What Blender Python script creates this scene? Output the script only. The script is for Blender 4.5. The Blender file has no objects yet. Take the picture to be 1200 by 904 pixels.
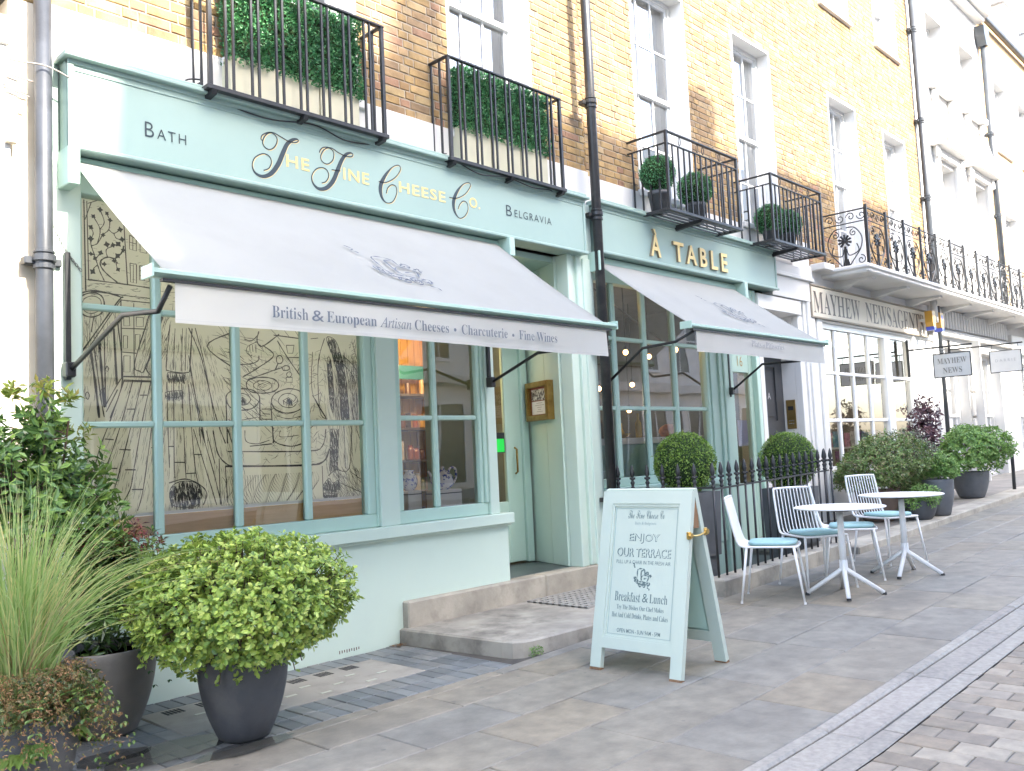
import bpy, bmesh, math, random
from math import sin, cos, pi, radians, sqrt, atan2
from mathutils import Vector, Matrix
random.seed(7)
SC = bpy.context.scene
COL = SC.collection
# ------------------------------------------------------------------ camera
CAM_H = 1.45
def camera():
    yaw, pitch, roll = radians(43.327), radians(4.395), radians(-2.693)
    f = Vector((cos(yaw)*cos(pitch), sin(yaw)*cos(pitch), sin(pitch)))
    r = Vector((sin(yaw), -cos(yaw), 0)); u = r.cross(f)
    r2 = cos(roll)*r + sin(roll)*u; u2 = -sin(roll)*r + cos(roll)*u
    m = Matrix((r2, u2, -f)).transposed().to_4x4(); m.translation = (0, 0, CAM_H)
    cd = bpy.data.cameras.new('camera'); cd.sensor_width = 36; cd.lens = 31.5
    cd.clip_start = .05; cd.clip_end = 2000
    o = bpy.data.objects.new('camera', cd); COL.objects.link(o); o.matrix_world = m
    SC.camera = o
camera()
# ------------------------------------------------------------------ light
SUN_EL, SUN_AZ = radians(40), radians(4)     # azimuth measured from -Y (across the street) towards +X
w = bpy.data.worlds.new("World"); SC.world = w; w.use_nodes = True
nt = w.node_tree; bg = nt.nodes['Background']
sky = nt.nodes.new('ShaderNodeTexSky'); sky.sky_type = 'NISHITA'; sky.sun_disc = False
sky.sun_elevation = SUN_EL; sky.sun_rotation = pi - SUN_AZ
sky.air_density = .9; sky.dust_density = 2.6; sky.ozone_density = .6
nt.links.new(sky.outputs[0], bg.inputs[0]); bg.inputs[1].default_value = .15
sl = bpy.data.lights.new('sun', 'SUN'); sl.energy = 2.0; sl.angle = radians(.6); sl.color = (1, .94, .84)
so = bpy.data.objects.new('sun', sl); COL.objects.link(so)
sd = Vector((sin(SUN_AZ)*cos(SUN_EL), -cos(SUN_AZ)*cos(SUN_EL), sin(SUN_EL)))
so.rotation_euler = sd.to_track_quat('Z', 'Y').to_euler(); so.location = sd*60
SC.view_settings.view_transform = 'Standard'; SC.view_settings.look = 'None'
SC.view_settings.exposure = 3.08; SC.view_settings.gamma = 1.0
SC.cycles.max_bounces = 8; SC.cycles.transparent_max_bounces = 16
SC.cycles.use_denoising = True
# ------------------------------------------------------------------ materials
MATS = {}
def mat(name, c, c2=None, rough=.6, scale=4.0, detail=5, metal=0, spec=.5, bump=0, bscale=60, rnd=0, ramp=None, trans=0, emit=None,
        stretch=(1, 1, 1), ramp_pos=(.35, .65), dist=.004, coat=0, stain=None, spots=None):
    """colour varied by noise between c and c2, by object and island through rnd or ramp; bump = fine relief"""
    if name in MATS: return MATS[name]
    m = bpy.data.materials.new(name); m.use_nodes = True; t = m.node_tree; N = t.nodes; L = t.links
    b = N['Principled BSDF']; b.inputs['Roughness'].default_value = rough; b.inputs['Metallic'].default_value = metal
    b.inputs['Specular IOR Level'].default_value = spec
    if coat: b.inputs['Coat Weight'].default_value = coat; b.inputs['Coat Roughness'].default_value = .15
    tc = N.new('ShaderNodeNewGeometry').outputs['Position']
    mp = N.new('ShaderNodeMapping'); mp.inputs['Scale'].default_value = stretch; L.new(tc, mp.inputs[0])
    nz = N.new('ShaderNodeTexNoise'); nz.inputs['Scale'].default_value = scale; nz.inputs['Detail'].default_value = detail
    nz.inputs['Roughness'].default_value = .6
    L.new(mp.outputs[0], nz.inputs[0])
    def rand():
        oi = N.new('ShaderNodeObjectInfo'); ge = N.new('ShaderNodeNewGeometry')
        ad = N.new('ShaderNodeMath'); ad.operation = 'ADD'; L.new(oi.outputs['Random'], ad.inputs[0]); L.new(ge.outputs['Random Per Island'], ad.inputs[1])
        fr = N.new('ShaderNodeMath'); fr.operation = 'FRACT'; L.new(ad.outputs[0], fr.inputs[0]); return fr.outputs[0]
    if ramp:
        cr = N.new('ShaderNodeValToRGB'); e = cr.color_ramp.elements
        cr.color_ramp.interpolation = 'CONSTANT'
        e[0].position = 0; e[0].color = (*ramp[0], 1); e[1].position = 1/len(ramp); e[1].color = (*ramp[1], 1)
        for i in range(2, len(ramp)): k = e.new(i/len(ramp)); k.color = (*ramp[i], 1)
        L.new(rand(), cr.inputs[0]); base = cr.outputs[0]
        mx = N.new('ShaderNodeMix'); mx.data_type = 'RGBA'; mx.blend_type = 'MULTIPLY'; mx.inputs[0].default_value = 1
        r2 = N.new('ShaderNodeValToRGB'); r2.color_ramp.elements[0].position = ramp_pos[0]; r2.color_ramp.elements[1].position = ramp_pos[1]
        r2.color_ramp.elements[0].color = (*(c2 or (.6, .6, .6)), 1); r2.color_ramp.elements[1].color = (*c, 1)
        L.new(nz.outputs[0], r2.inputs[0]); L.new(base, mx.inputs[6]); L.new(r2.outputs[0], mx.inputs[7]); col = mx.outputs[2]
    elif c2:
        r2 = N.new('ShaderNodeValToRGB'); r2.color_ramp.elements[0].position = ramp_pos[0]; r2.color_ramp.elements[1].position = ramp_pos[1]
        r2.color_ramp.elements[0].color = (*c2, 1); r2.color_ramp.elements[1].color = (*c, 1)
        L.new(nz.outputs[0], r2.inputs[0]); col = r2.outputs[0]
    else:
        rg = N.new('ShaderNodeRGB'); rg.outputs[0].default_value = (*c, 1); col = rg.outputs[0]
    if stain:      # big soft blotches of dirt: (colour, scale, amount)
        n2 = N.new('ShaderNodeTexNoise'); n2.inputs['Scale'].default_value = stain[1]; n2.inputs['Detail'].default_value = 8; n2.inputs['Roughness'].default_value = .65
        L.new(mp.outputs[0], n2.inputs[0])
        r3 = N.new('ShaderNodeMapRange'); r3.inputs[1].default_value = .5; r3.inputs[2].default_value = .72; r3.inputs[3].default_value = 0; r3.inputs[4].default_value = stain[2]
        L.new(n2.outputs[0], r3.inputs[0])
        m3 = N.new('ShaderNodeMix'); m3.data_type = 'RGBA'; L.new(r3.outputs[0], m3.inputs[0]); L.new(col, m3.inputs[6]); m3.inputs[7].default_value = (*stain[0], 1)
        col = m3.outputs[2]
    if spots:      # small round marks (old gum, drips): (colour, scale, size)
        vo = N.new('ShaderNodeTexVoronoi'); vo.inputs['Scale'].default_value = spots[1]; L.new(tc, vo.inputs[0])
        r4 = N.new('ShaderNodeMapRange'); r4.inputs[1].default_value = spots[2]; r4.inputs[2].default_value = spots[2]*1.4; r4.inputs[3].default_value = .55; r4.inputs[4].default_value = 0
        L.new(vo.outputs['Distance'], r4.inputs[0]); m4 = N.new('ShaderNodeMix'); m4.data_type = 'RGBA'; L.new(r4.outputs[0], m4.inputs[0]); L.new(col, m4.inputs[6]); m4.inputs[7].default_value = (*spots[0], 1); col = m4.outputs[2]
    if rnd:
        hs = N.new('ShaderNodeHueSaturation'); r = rand()
        a = N.new('ShaderNodeMapRange'); a.inputs[3].default_value = 1-rnd; a.inputs[4].default_value = 1+rnd
        L.new(r, a.inputs[0]); L.new(a.outputs[0], hs.inputs['Value'])
        a2 = N.new('ShaderNodeMapRange'); a2.inputs[3].default_value = .5-.06*rnd; a2.inputs[4].default_value = .5+.06*rnd
        m7 = N.new('ShaderNodeMath'); m7.operation = 'MULTIPLY'; m7.inputs[1].default_value = 7.13
        f7 = N.new('ShaderNodeMath'); f7.operation = 'FRACT'; L.new(r, m7.inputs[0]); L.new(m7.outputs[0], f7.inputs[0])
        L.new(f7.outputs[0], a2.inputs[0]); L.new(a2.outputs[0], hs.inputs['Hue'])
        L.new(col, hs.inputs['Color']); col = hs.outputs[0]
    L.new(col, b.inputs['Base Color'])
    if bump:
        n3 = N.new('ShaderNodeTexNoise'); n3.inputs['Scale'].default_value = bscale; n3.inputs['Detail'].default_value = 4
        L.new(tc, n3.inputs[0])
        bp = N.new('ShaderNodeBump'); bp.inputs['Strength'].default_value = bump; bp.inputs['Distance'].default_value = dist
        L.new(n3.outputs[0], bp.inputs['Height']); L.new(bp.outputs[0], b.inputs['Normal'])
    if emit:
        b.inputs['Emission Color'].default_value = (*emit[0], 1); b.inputs['Emission Strength'].default_value = emit[1]
    if trans:
        tr = N.new('ShaderNodeBsdfTranslucent'); L.new(col, tr.inputs[0]); ms = N.new('ShaderNodeMixShader'); ms.inputs[0].default_value = trans
        L.new(b.outputs[0], ms.inputs[1]); L.new(tr.outputs[0], ms.inputs[2]); L.new(ms.outputs[0], N['Material Output'].inputs[0])
    MATS[name] = m; return m
def glass(name, tint=(.95, .97, .96), refl=1.0):
    m = bpy.data.materials.new(name); m.use_nodes = True; t = m.node_tree; N = t.nodes; L = t.links
    N.remove(N['Principled BSDF'])
    a = N.new('ShaderNodeBsdfTransparent'); a.inputs[0].default_value = (*tint, 1)
    g = N.new('ShaderNodeBsdfGlossy'); g.inputs['Roughness'].default_value = .01
    nz = N.new('ShaderNodeTexNoise'); nz.inputs['Scale'].default_value = 1.3; nz.inputs['Detail'].default_value = 1
    ge = N.new('ShaderNodeNewGeometry'); L.new(ge.outputs['Position'], nz.inputs[0])
    bp = N.new('ShaderNodeBump'); bp.inputs['Strength'].default_value = .05; bp.inputs['Distance'].default_value = .05
    L.new(nz.outputs[0], bp.inputs['Height']); L.new(bp.outputs[0], g.inputs['Normal'])
    f = N.new('ShaderNodeFresnel'); f.inputs[0].default_value = 1.52
    k = N.new('ShaderNodeMath'); k.operation = 'MULTIPLY_ADD'; k.use_clamp = True; k.inputs[1].default_value = 1.6*refl; k.inputs[2].default_value = .03*refl
    L.new(f.outputs[0], k.inputs[0])
    ms = N.new('ShaderNodeMixShader'); L.new(k.outputs[0], ms.inputs[0]); L.new(a.outputs[0], ms.inputs[1]); L.new(g.outputs[0], ms.inputs[2])
    L.new(ms.outputs[0], N['Material Output'].inputs[0]); MATS[name] = m; return m
BOARDP = mat('board_paint', (.505, .57, .495), (.485, .55, .475), rough=.4, scale=3, bump=.06, bscale=40, stain=((.48, .56, .50), 3, .25))
FASC = mat('fascia_paint', (.30, .405, .36), (.285, .386, .342), rough=.4, scale=1.3, bump=.05, bscale=30, stain=((.27, .35, .315), 1.8, .3))
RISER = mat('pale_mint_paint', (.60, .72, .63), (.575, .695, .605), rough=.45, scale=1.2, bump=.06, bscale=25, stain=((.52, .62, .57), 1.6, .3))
MINT = mat('mint_paint', (.405, .55, .475), (.385, .53, .455), rough=.42, scale=1.4, bump=.06, bscale=25, stain=((.36, .50, .44), 1.6, .35))
MINT2 = mat('mint_trim_paint', (.48, .655, .57), (.455, .63, .545), rough=.38, scale=2, bump=.05, bscale=40)
WHITE = mat('white_paint', (.72, .71, .685), (.67, .66, .63), rough=.5, scale=1.2, bump=.08, bscale=18, stain=((.55, .52, .46), 1.1, .3))
STUCCO = mat('white_stucco', (.68, .665, .635), (.63, .615, .58), rough=.7, scale=1.0, bump=.12, bscale=30, stain=((.52, .48, .42), 1.3, .4))
GLOSSW = mat('white_gloss', (.8, .8, .79), (.76, .76, .75), rough=.35, scale=3)
IRON = mat('black_iron', (.018, .019, .021), (.03, .03, .031), rough=.42, scale=9, bump=.15, bscale=120)
PIPEB = mat('black_pipe_paint', (.022, .022, .023), (.06, .055, .05), rough=.38, scale=5, bump=.2, bscale=60, ramp_pos=(.3, .5))
PIPEG = mat('grey_pipe_paint', (.062, .068, .078), (.04, .043, .048), rough=.4, scale=5, bump=.15, bscale=50)
STONE = mat('york_stone', (.30, .275, .235), (.20, .185, .165), rough=.8, scale=2.2, bump=.35, bscale=45, rnd=.16, stain=((.12, .11, .10), 1.7, .5))
STEPST = mat('step_stone', (.47, .425, .345), (.32, .29, .235), rough=.85, scale=3, bump=.4, bscale=50, stain=((.10, .09, .08), 2.6, .6))
SLABST = mat('stained_step_stone', (.40, .365, .305), (.27, .245, .205), rough=.85, scale=3.5, bump=.45, bscale=45, stain=((.07, .064, .055), 3.2, .75))
MORTAR = mat('brick_mortar', (.40, .35, .28), (.27, .23, .18), rough=.9, scale=3, bump=.5, bscale=90)
BRICK = mat('stock_brick', (1.05, 1.03, 1.0), (.62, .58, .54), rough=.88, scale=7, bump=.6, bscale=110, ramp_pos=(.33, .6),
            ramp=[(0.357, 0.238, 0.1), (0.391, 0.268, 0.124), (0.317, 0.205, 0.0968), (0.411, 0.302, 0.154), (0.344, 0.228, 0.0968), (0.277, 0.188, 0.103), (0.378, 0.258, 0.114), (0.331, 0.191, 0.117), (0.391, 0.289, 0.16), (0.257, 0.178, 0.103), (0.371, 0.248, 0.107), (0.351, 0.235, 0.12)],
            stain=((.20, .14, .085), .8, .45))
GLASS = glass('window_glass', (.98, .985, .98), 1.35); GLASSU = glass('sash_glass', (.86, .9, .92), 2.6)
BLACKW = mat('dark_interior', (.05, .048, .045), (.035, .034, .032), rough=.8)
CREAMW = mat('cream_interior', (.36, .33, .27), (.30, .27, .22), rough=.8)
CURTAIN = mat('curtain_cloth', (.62, .58, .48), (.5, .46, .38), rough=.9, scale=2, stretch=(12, 12, .6))
INK = mat('black_ink', (.05, .047, .042), rough=.8)
NAVY = mat('dark_sign_paint', (.03, .045, .055), rough=.4)
GOLD = mat('gilt_letters', (.80, .62, .27), (.72, .52, .2), rough=.35, scale=20)
GOLDM = mat('gilt_frame', (.40, .26, .075), (.26, .155, .04), rough=.3, scale=12, metal=.75, bump=.2, bscale=80)
CANVAS = mat('awning_canvas', (.60, .605, .578), (.575, .58, .553), rough=.85, scale=2, bump=.15, bscale=400, dist=.001, trans=.58, stain=((.50, .50, .475), 1.6, .3))
VALC = mat('lightened_canvas', (.70, .695, .675), (.67, .665, .645), rough=.85, scale=2, trans=.5, stain=((.66, .65, .62), 2.2, .3))  # same cloth as the awning, its colour lightened so the valance looks better lit
OAK = mat('oak_board', (.82, .52, .25), (.72, .43, .19), rough=.45, scale=3, stretch=(1, 6, 14), bump=.1, bscale=60)
# ------------------------------------------------------------------ mesh builder
def zg(x): return .027*max(0.0, min(x, 40)-4.3)
class MB:
    def __init__(s): s.v = []; s.f = []
    def quad(s, a, b, c, d):
        n = len(s.v); s.v += [tuple(a), tuple(b), tuple(c), tuple(d)]; s.f.append((n, n+1, n+2, n+3)); return s
    def poly(s, pts):
        n = len(s.v); s.v += [tuple(p) for p in pts]; s.f.append(tuple(range(n, n+len(pts)))); return s
    def box(s, x0, y0, z0, x1, y1, z1, c=0, g=False):
        """box, with a chamfer c on its edges; g adds the ground height"""
        if x1 < x0: x0, x1 = x1, x0
        if y1 < y0: y0, y1 = y1, y0
        if z1 < z0: z0, z1 = z1, z0
        c = min(c, (x1-x0)*.45, (y1-y0)*.45, (z1-z0)*.45)
        n = len(s.v)
        if c <= 0:
            p = [(x, y, z) for z in (z0, z1) for y in (y0, y1) for x in (x0, x1)]
            fs = [(0, 2, 3, 1), (4, 5, 7, 6), (0, 1, 5, 4), (2, 6, 7, 3), (0, 4, 6, 2), (1, 3, 7, 5)]
        else:
            p = []; idx = {}
            for i, x in enumerate((x0, x1)):
                for j, y in enumerate((y0, y1)):
                    for k, z in enumerate((z0, z1)):
                        X = x+(c if i == 0 else -c); Y = y+(c if j == 0 else -c); Z = z+(c if k == 0 else -c)
                        for a, q in enumerate(((x, Y, Z), (X, y, Z), (X, Y, z))):
                            idx[(i, j, k, a)] = len(p); p.append(q)
            I = lambda *t: idx[t]
            fs = []
            for i in (0, 1):
                q = [I(i, 0, 0, 0), I(i, 1, 0, 0), I(i, 1, 1, 0), I(i, 0, 1, 0)]; fs.append(q if i else q[::-1])
                q = [I(0, i, 0, 1), I(1, i, 0, 1), I(1, i, 1, 1), I(0, i, 1, 1)]; fs.append(q if not i else q[::-1])
                q = [I(0, 0, i, 2), I(1, 0, i, 2), I(1, 1, i, 2), I(0, 1, i, 2)]; fs.append(q if i else q[::-1])
            for i in (0, 1):
                for j in (0, 1):
                    q = [I(i, j, 0, 0), I(i, j, 0, 1), I(i, j, 1, 1), I(i, j, 1, 0)]; fs.append(q if (i+j) % 2 == 0 else q[::-1])
                    q = [I(0, i, j, 1), I(0, i, j, 2), I(1, i, j, 2), I(1, i, j, 1)]; fs.append(q if (i+j) % 2 == 0 else q[::-1])
                    q = [I(i, 0, j, 2), I(i, 0, j, 0), I(i, 1, j, 0), I(i, 1, j, 2)]; fs.append(q if (i+j) % 2 == 0 else q[::-1])
                    for k in (0, 1):
                        q = [I(i, j, k, 0), I(i, j, k, 1), I(i, j, k, 2)]; fs.append(q if (i+j+k) % 2 else q[::-1])
        if g: p = [(x, y, z+zg(x)) for x, y, z in p]
        s.v += p; s.f += [tuple(n+i for i in f) for f in fs]; return s
    def tube(s, pts, r, n=8, cap=True, closed=False):
        pts = [Vector(p) for p in pts]; rs = r if isinstance(r, (list, tuple)) else [r]*len(pts)
        b = len(s.v); m = len(pts); prev = None
        for i, p in enumerate(pts):
            if closed: t = pts[(i+1) % m]-pts[i-1]
            else: t = (pts[min(i+1, m-1)]-pts[max(i-1, 0)])
            if t.length < 1e-9: t = Vector((0, 0, 1))
            t.normalize()
            if prev is None:
                a = Vector((0, 0, 1)) if abs(t.z) < .9 else Vector((1, 0, 0)); u = t.cross(a).normalized()
            else:
                u = prev-t*prev.dot(t)
                u = u.normalized() if u.length > 1e-6 else t.orthogonal().normalized()
            prev = u; w_ = t.cross(u)
            for k in range(n):
                a = 2*pi*k/n; s.v.append(tuple(p+(u*cos(a)+w_*sin(a))*rs[i]))
        for i in range(m if closed else m-1):
            for k in range(n):
                k2 = (k+1) % n; i2 = (i+1) % m
                s.f.append((b+i*n+k, b+i*n+k2, b+i2*n+k2, b+i2*n+k))
        if cap and not closed:
            s.f.append(tuple(b+k for k in range(n))[::-1]); s.f.append(tuple(b+(m-1)*n+k for k in range(n)))
        return s
    def lathe(s, prof, cx, cy, cz, n=24, sx=1, sy=1):
        b = len(s.v); m = len(prof)
        for r, z in prof:
            for k in range(n):
                a = 2*pi*k/n; s.v.append((cx+r*cos(a)*sx, cy+r*sin(a)*sy, cz+z))
        for i in range(m-1):
            for k in range(n):
                k2 = (k+1) % n; s.f.append((b+i*n+k, b+i*n+k2, b+(i+1)*n+k2, b+(i+1)*n+k))
        if prof[0][0] > 1e-5: s.f.append(tuple(b+k for k in range(n))[::-1])
        if prof[-1][0] > 1e-5: s.f.append(tuple(b+(m-1)*n+k for k in range(n)))
        return s
    def prism(s, poly, o, ux, uy, d):
        """polygon of (u,v) in the plane o+u*ux+v*uy, pushed out by the vector d"""
        o, ux, uy, d = Vector(o), Vector(ux), Vector(uy), Vector(d); m = len(poly); b = len(s.v)
        a = [o+ux*u+uy*v for u, v in poly]
        if ux.cross(uy).dot(d) < 0: a = a[::-1]
        s.v += [tuple(p) for p in a]+[tuple(p+d) for p in a]
        s.f.append(tuple(range(b, b+m))[::-1]); s.f.append(tuple(range(b+m, b+2*m)))
        for i in range(m): j = (i+1) % m; s.f.append((b+i, b+j, b+m+j, b+m+i))
        return s
    def ribbon(s, pts, ws, o, ux, uy, n):
        """flat stroke of varying width through (u,v) points"""
        o, ux, uy, n = Vector(o), Vector(ux), Vector(uy), Vector(n); b = len(s.v); m = len(pts)
        for i in range(m):
            p0 = pts[max(i-1, 0)]; p1 = pts[min(i+1, m-1)]
            tx, ty = p1[0]-p0[0], p1[1]-p0[1]; l = sqrt(tx*tx+ty*ty) or 1; nx, ny = -ty/l, tx/l; w_ = ws[i]/2
            for k in (1, -1): s.v.append(tuple(o+ux*(pts[i][0]+nx*w_*k)+uy*(pts[i][1]+ny*w_*k)+n))
        for i in range(m-1): s.f.append((b+2*i, b+2*i+1, b+2*i+3, b+2*i+2))
        return s
    def blob(s, c, r, n=10, m=7, jit=0.0):
        b = len(s.v); rx, ry, rz = r if isinstance(r, (tuple, list)) else (r, r, r)
        for i in range(m+1):
            t = pi*i/m
            for k in range(n):
                a = 2*pi*k/n; q = 1+random.uniform(-jit, jit)
                s.v.append((c[0]+rx*sin(t)*cos(a)*q, c[1]+ry*sin(t)*sin(a)*q, c[2]+rz*cos(t)*q))
        for i in range(m):
            for k in range(n):
                k2 = (k+1) % n; s.f.append((b+i*n+k, b+(i+1)*n+k, b+(i+1)*n+k2, b+i*n+k2))
        return s
    def split(s, name, m, parent=None, smooth=False):
        """each separate piece becomes an object of its own"""
        par = list(range(len(s.v)))
        def find(a):
            while par[a] != a: par[a] = par[par[a]]; a = par[a]
            return a
        for f in s.f:
            for b in f[1:]: par[find(b)] = find(f[0])
        groups = {}
        for f in s.f: groups.setdefault(find(f[0]), []).append(f)
        out = []
        for fs in groups.values():
            ids = sorted({i for f in fs for i in f}); mp = {i: k for k, i in enumerate(ids)}
            q = MB(); q.v = [s.v[i] for i in ids]; q.f = [tuple(mp[i] for i in f) for f in fs]; out.append(q.build(name, m, parent, smooth))
        return out
    def build(s, name, m, parent=None, smooth=False, kind=None, label=None):
        off = Vector((0, 0, 0)); p = parent
        while p is not None: off += p.location; p = p.parent
        me = bpy.data.meshes.new(name)
        me.from_pydata([(x-off.x, y-off.y, z-off.z) for x, y, z in s.v] if off.length > 0 else s.v, [], s.f)
        if m: me.materials.append(m)
        if smooth: me.polygons.foreach_set('use_smooth', [True]*len(me.polygons))
        o = bpy.data.objects.new(name, me); COL.objects.link(o); o.parent = parent
        if kind: o['kind'] = kind
        if label: o['label'] = label
        return o
def tag(o, label, cat, group=None):
    o['label'] = label; o['category'] = cat
    if group: o['group'] = group
    return o
def thing(name, label, cat, loc=(0, 0, 0), group=None):
    o = bpy.data.objects.new(name, None); COL.objects.link(o); o.location = loc; o.empty_display_size = .1
    return tag(o, label, cat, group)
def struct(name, mb, m): return mb.build(name, m, kind='structure')
def inst(o, name, loc, parent, rotz=0, scale=None):
    """another object on the same mesh"""
    c = bpy.data.objects.new(name, o.data); COL.objects.link(c); c.parent = parent; c.location = loc; c.rotation_euler = (0, 0, rotz)
    if scale: c.scale = scale
    return c
def dup(root, loc, rotz, label, group=None):
    r = root.copy(); COL.objects.link(r); r.location = loc; r.rotation_euler = (0, 0, rotz); r['label'] = label
    if group: r['group'] = group
    for ch in list(root.children):
        c = ch.copy(); COL.objects.link(c); c.parent = r
        for g in list(ch.children):
            d = g.copy(); COL.objects.link(d); d.parent = c
    return r
def sm(pts, n=6, closed=False):
    """Catmull-Rom through points of any dimension"""
    P = [tuple(p) for p in pts]; out = []
    m = len(P)
    for i in range(m if closed else m-1):
        p0 = P[(i-1) % m] if closed or i > 0 else P[0]; p1 = P[i]; p2 = P[(i+1) % m]; p3 = P[(i+2) % m] if closed or i+2 < m else P[-1]
        for k in range(n):
            t = k/n; t2 = t*t; t3 = t2*t
            out.append(tuple(.5*(2*b+(c-a)*t+(2*a-5*b+4*c-d)*t2+(3*b-a-3*c+d)*t3) for a, b, c, d in zip(p0, p1, p2, p3)))
    if not closed: out.append(P[-1])
    return out
# ------------------------------------------------------------------ lettering
def mathal(s, U, l, fix={}):
    return ''.join(fix.get(c) or (chr(U+ord(c)-65) if 'A' <= c <= 'Z' else chr(l+ord(c)-97) if 'a' <= c <= 'z' else c) for c in s)
def serif(s): return mathal(s, 0x1d400, 0x1d41a)
def italic(s): return mathal(s, 0x1d434, 0x1d44e, {'h': '\u210e'})
def script(s): return mathal(s, 0x1d4d0, 0x1d4ea)
def text(name, body, parent, m, o, ux, uy, wid=None, hei=None, off=0.0, depth=.002, align='C', space=1.0):
    """lettering as a mesh in the plane o+ux+uy; wid and hei are its size; o is the middle of its foot (align C) or its left end"""
    c = bpy.data.curves.new('lettering', 'FONT'); c.body = body; c.offset = off; c.extrude = 0; c.space_character = space; c.resolution_u = 3
    t = bpy.data.objects.new('lettering', c)
    me = bpy.data.meshes.new_from_object(t)
    vs = [v.co.copy() for v in me.vertices]; fs = [tuple(p.vertices) for p in me.polygons]
    bpy.data.objects.remove(t); bpy.data.meshes.remove(me); bpy.data.curves.remove(c)
    if not vs: return None
    x0 = min(v.x for v in vs); x1 = max(v.x for v in vs); y0 = min(v.y for v in vs); y1 = max(v.y for v in vs)
    sy = hei/(y1-y0) if hei else None; sx = wid/(x1-x0) if wid else None
    if sx is None: sx = sy
    if sy is None: sy = sx
    o, ux, uy = Vector(o), Vector(ux).normalized(), Vector(uy).normalized(); n = ux.cross(uy)
    xo = (x0+x1)/2 if align == 'C' else x0
    mb = MB(); k = len(vs)
    mb.v = [tuple(o+ux*((v.x-xo)*sx)+uy*((v.y-y0)*sy)+n*depth) for v in vs]
    mb.f = fs
    if depth > .004:      # cut-out letters: give them their sides
        from collections import Counter
        mb.v += [tuple(o+ux*((v.x-xo)*sx)+uy*((v.y-y0)*sy)) for v in vs]
        ed = {}
        for f in fs:
            for i in range(len(f)):
                e = (f[i], f[(i+1) % len(f)]); ed[tuple(sorted(e))] = ed.get(tuple(sorted(e)), [])+[e]
        for e, l in ed.items():
            if len(l) == 1: a, b = l[0]; mb.f.append((b, a, a+k, b+k))
    return mb.build(name, m, parent)
FX, FZ = (1, 0, 0), (0, 0, 1)      # lettering that faces the street
# ================================================================== the ground
ASPH = mat('road_bed', (.26, .245, .225), (.19, .18, .165), rough=.9, bump=.4, bscale=80)
JOINT = mat('joint_mortar', (.11, .10, .088), (.06, .056, .05), rough=.95, bump=.4, bscale=60)
FLAG = mat('paving_flag', (.93, .875, .775), (.56, .535, .49), rough=.6, scale=6.5, detail=14, bump=.5, bscale=55, ramp_pos=(.3, .7),
           ramp=[(.30, .285, .255), (.335, .31, .27), (.305, .30, .285), (.32, .305, .27), (.335, .32, .29), (.295, .29, .275), (.34, .31, .26), (.31, .30, .28)],
           stain=((.13, .12, .105), 1.1, .6), spots=((.12, .115, .105), 4.5, .055))
GRANITE = mat('kerb_granite', (.36, .332, .29), (.27, .25, .22), rough=.75, scale=26, bump=.35, bscale=70, rnd=.12, stain=((.13, .125, .12), 1.5, .45))
BLUEB = mat('blue_paver', (1, 1, 1), (.72, .73, .74), rough=.5, scale=5, bump=.3, bscale=50, ramp=[(.17, .185, .19), (.205, .215, .215), (.15, .16, .165), (.225, .225, .215), (.185, .195, .20)], stain=((.055, .055, .055), 1.1, .5))
SETT = mat('road_sett', (1.03, .97, .89), (.76, .73, .68), rough=.72, scale=12, bump=.35, bscale=60,
           ramp=[(.31, .27, .22), (.36, .325, .275), (.27, .24, .20), (.335, .305, .265), (.31, .28, .235), (.38, .35, .30), (.26, .235, .205)], stain=((.10, .095, .09), 1.4, .4))
CONC = mat('cover_concrete', (.36, .335, .29), (.27, .25, .215), rough=.85, scale=6, bump=.3, bscale=60, stain=((.15, .145, .13), 3, .5))
struct('ground', MB().quad((-400, -400, -1.3), (400, -400, -1.3), (400, 400, -1.3), (-400, 400, -1.3)), ASPH)
XS = [-40, 0, 4.3, 8, 12, 16, 20, 26, 34, 42, 120]
def sheet(name, m, y0, y1, dz, xs=XS, thick=.3):
    mb = MB()
    for a, b in zip(xs, xs[1:]):
        p = lambda x, y, q: (x, y, zg(x)+q)
        mb.quad(p(a, y0, dz), p(b, y0, dz), p(b, y1, dz), p(a, y1, dz))
        mb.quad(p(a, y0, dz-thick), p(b, y0, dz-thick), p(b, y0, dz), p(a, y0, dz))
        mb.quad(p(a, y1, dz), p(b, y1, dz), p(b, y1, dz-thick), p(a, y1, dz-thick))
    return mb
road = struct('road', sheet('road', ASPH, -5.4, 1.758, -.021), ASPH)
pave = struct('pavement', sheet('pavement', JOINT, 1.755, 4.46, -.012), JOINT)
back = MB()
for a, b in ((-40, 7.26), (9.95, 120)):
    back.v += []
    m2 = sheet('x', None, 4.46, 8.4, -.012, [a]+[x for x in XS if a < x < b]+[b]); k = len(back.v)
    back.v += m2.v; back.f += [tuple(k+i for i in f) for f in m2.f]
rear = struct('pavement', back, JOINT); rear.name = 'terrace_ground'
well = MB().quad((7.26, 4.46, -.75), (9.95, 4.46, -.75), (9.95, 5.7, -.75), (7.26, 5.7, -.75))
for a, b in (((7.26, 4.46), (9.95, 4.46)), ((9.95, 4.46), (9.95, 5.7)), ((7.26, 5.7), (7.26, 4.46))):
    well.quad((*a, -.75), (*b, -.75), (*b, .1), (*a, .1))
struct('area_floor', well, mat('area_wall', (.35, .36, .33), (.2, .2, .19), rough=.85, scale=2))
struct('opposite_pavement', sheet('x', None, -8.6, -5.4, .1, thick=.5), mat('far_pavement', (.25, .24, .21), (.19, .18, .165), rough=.85, scale=1.5))

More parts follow.
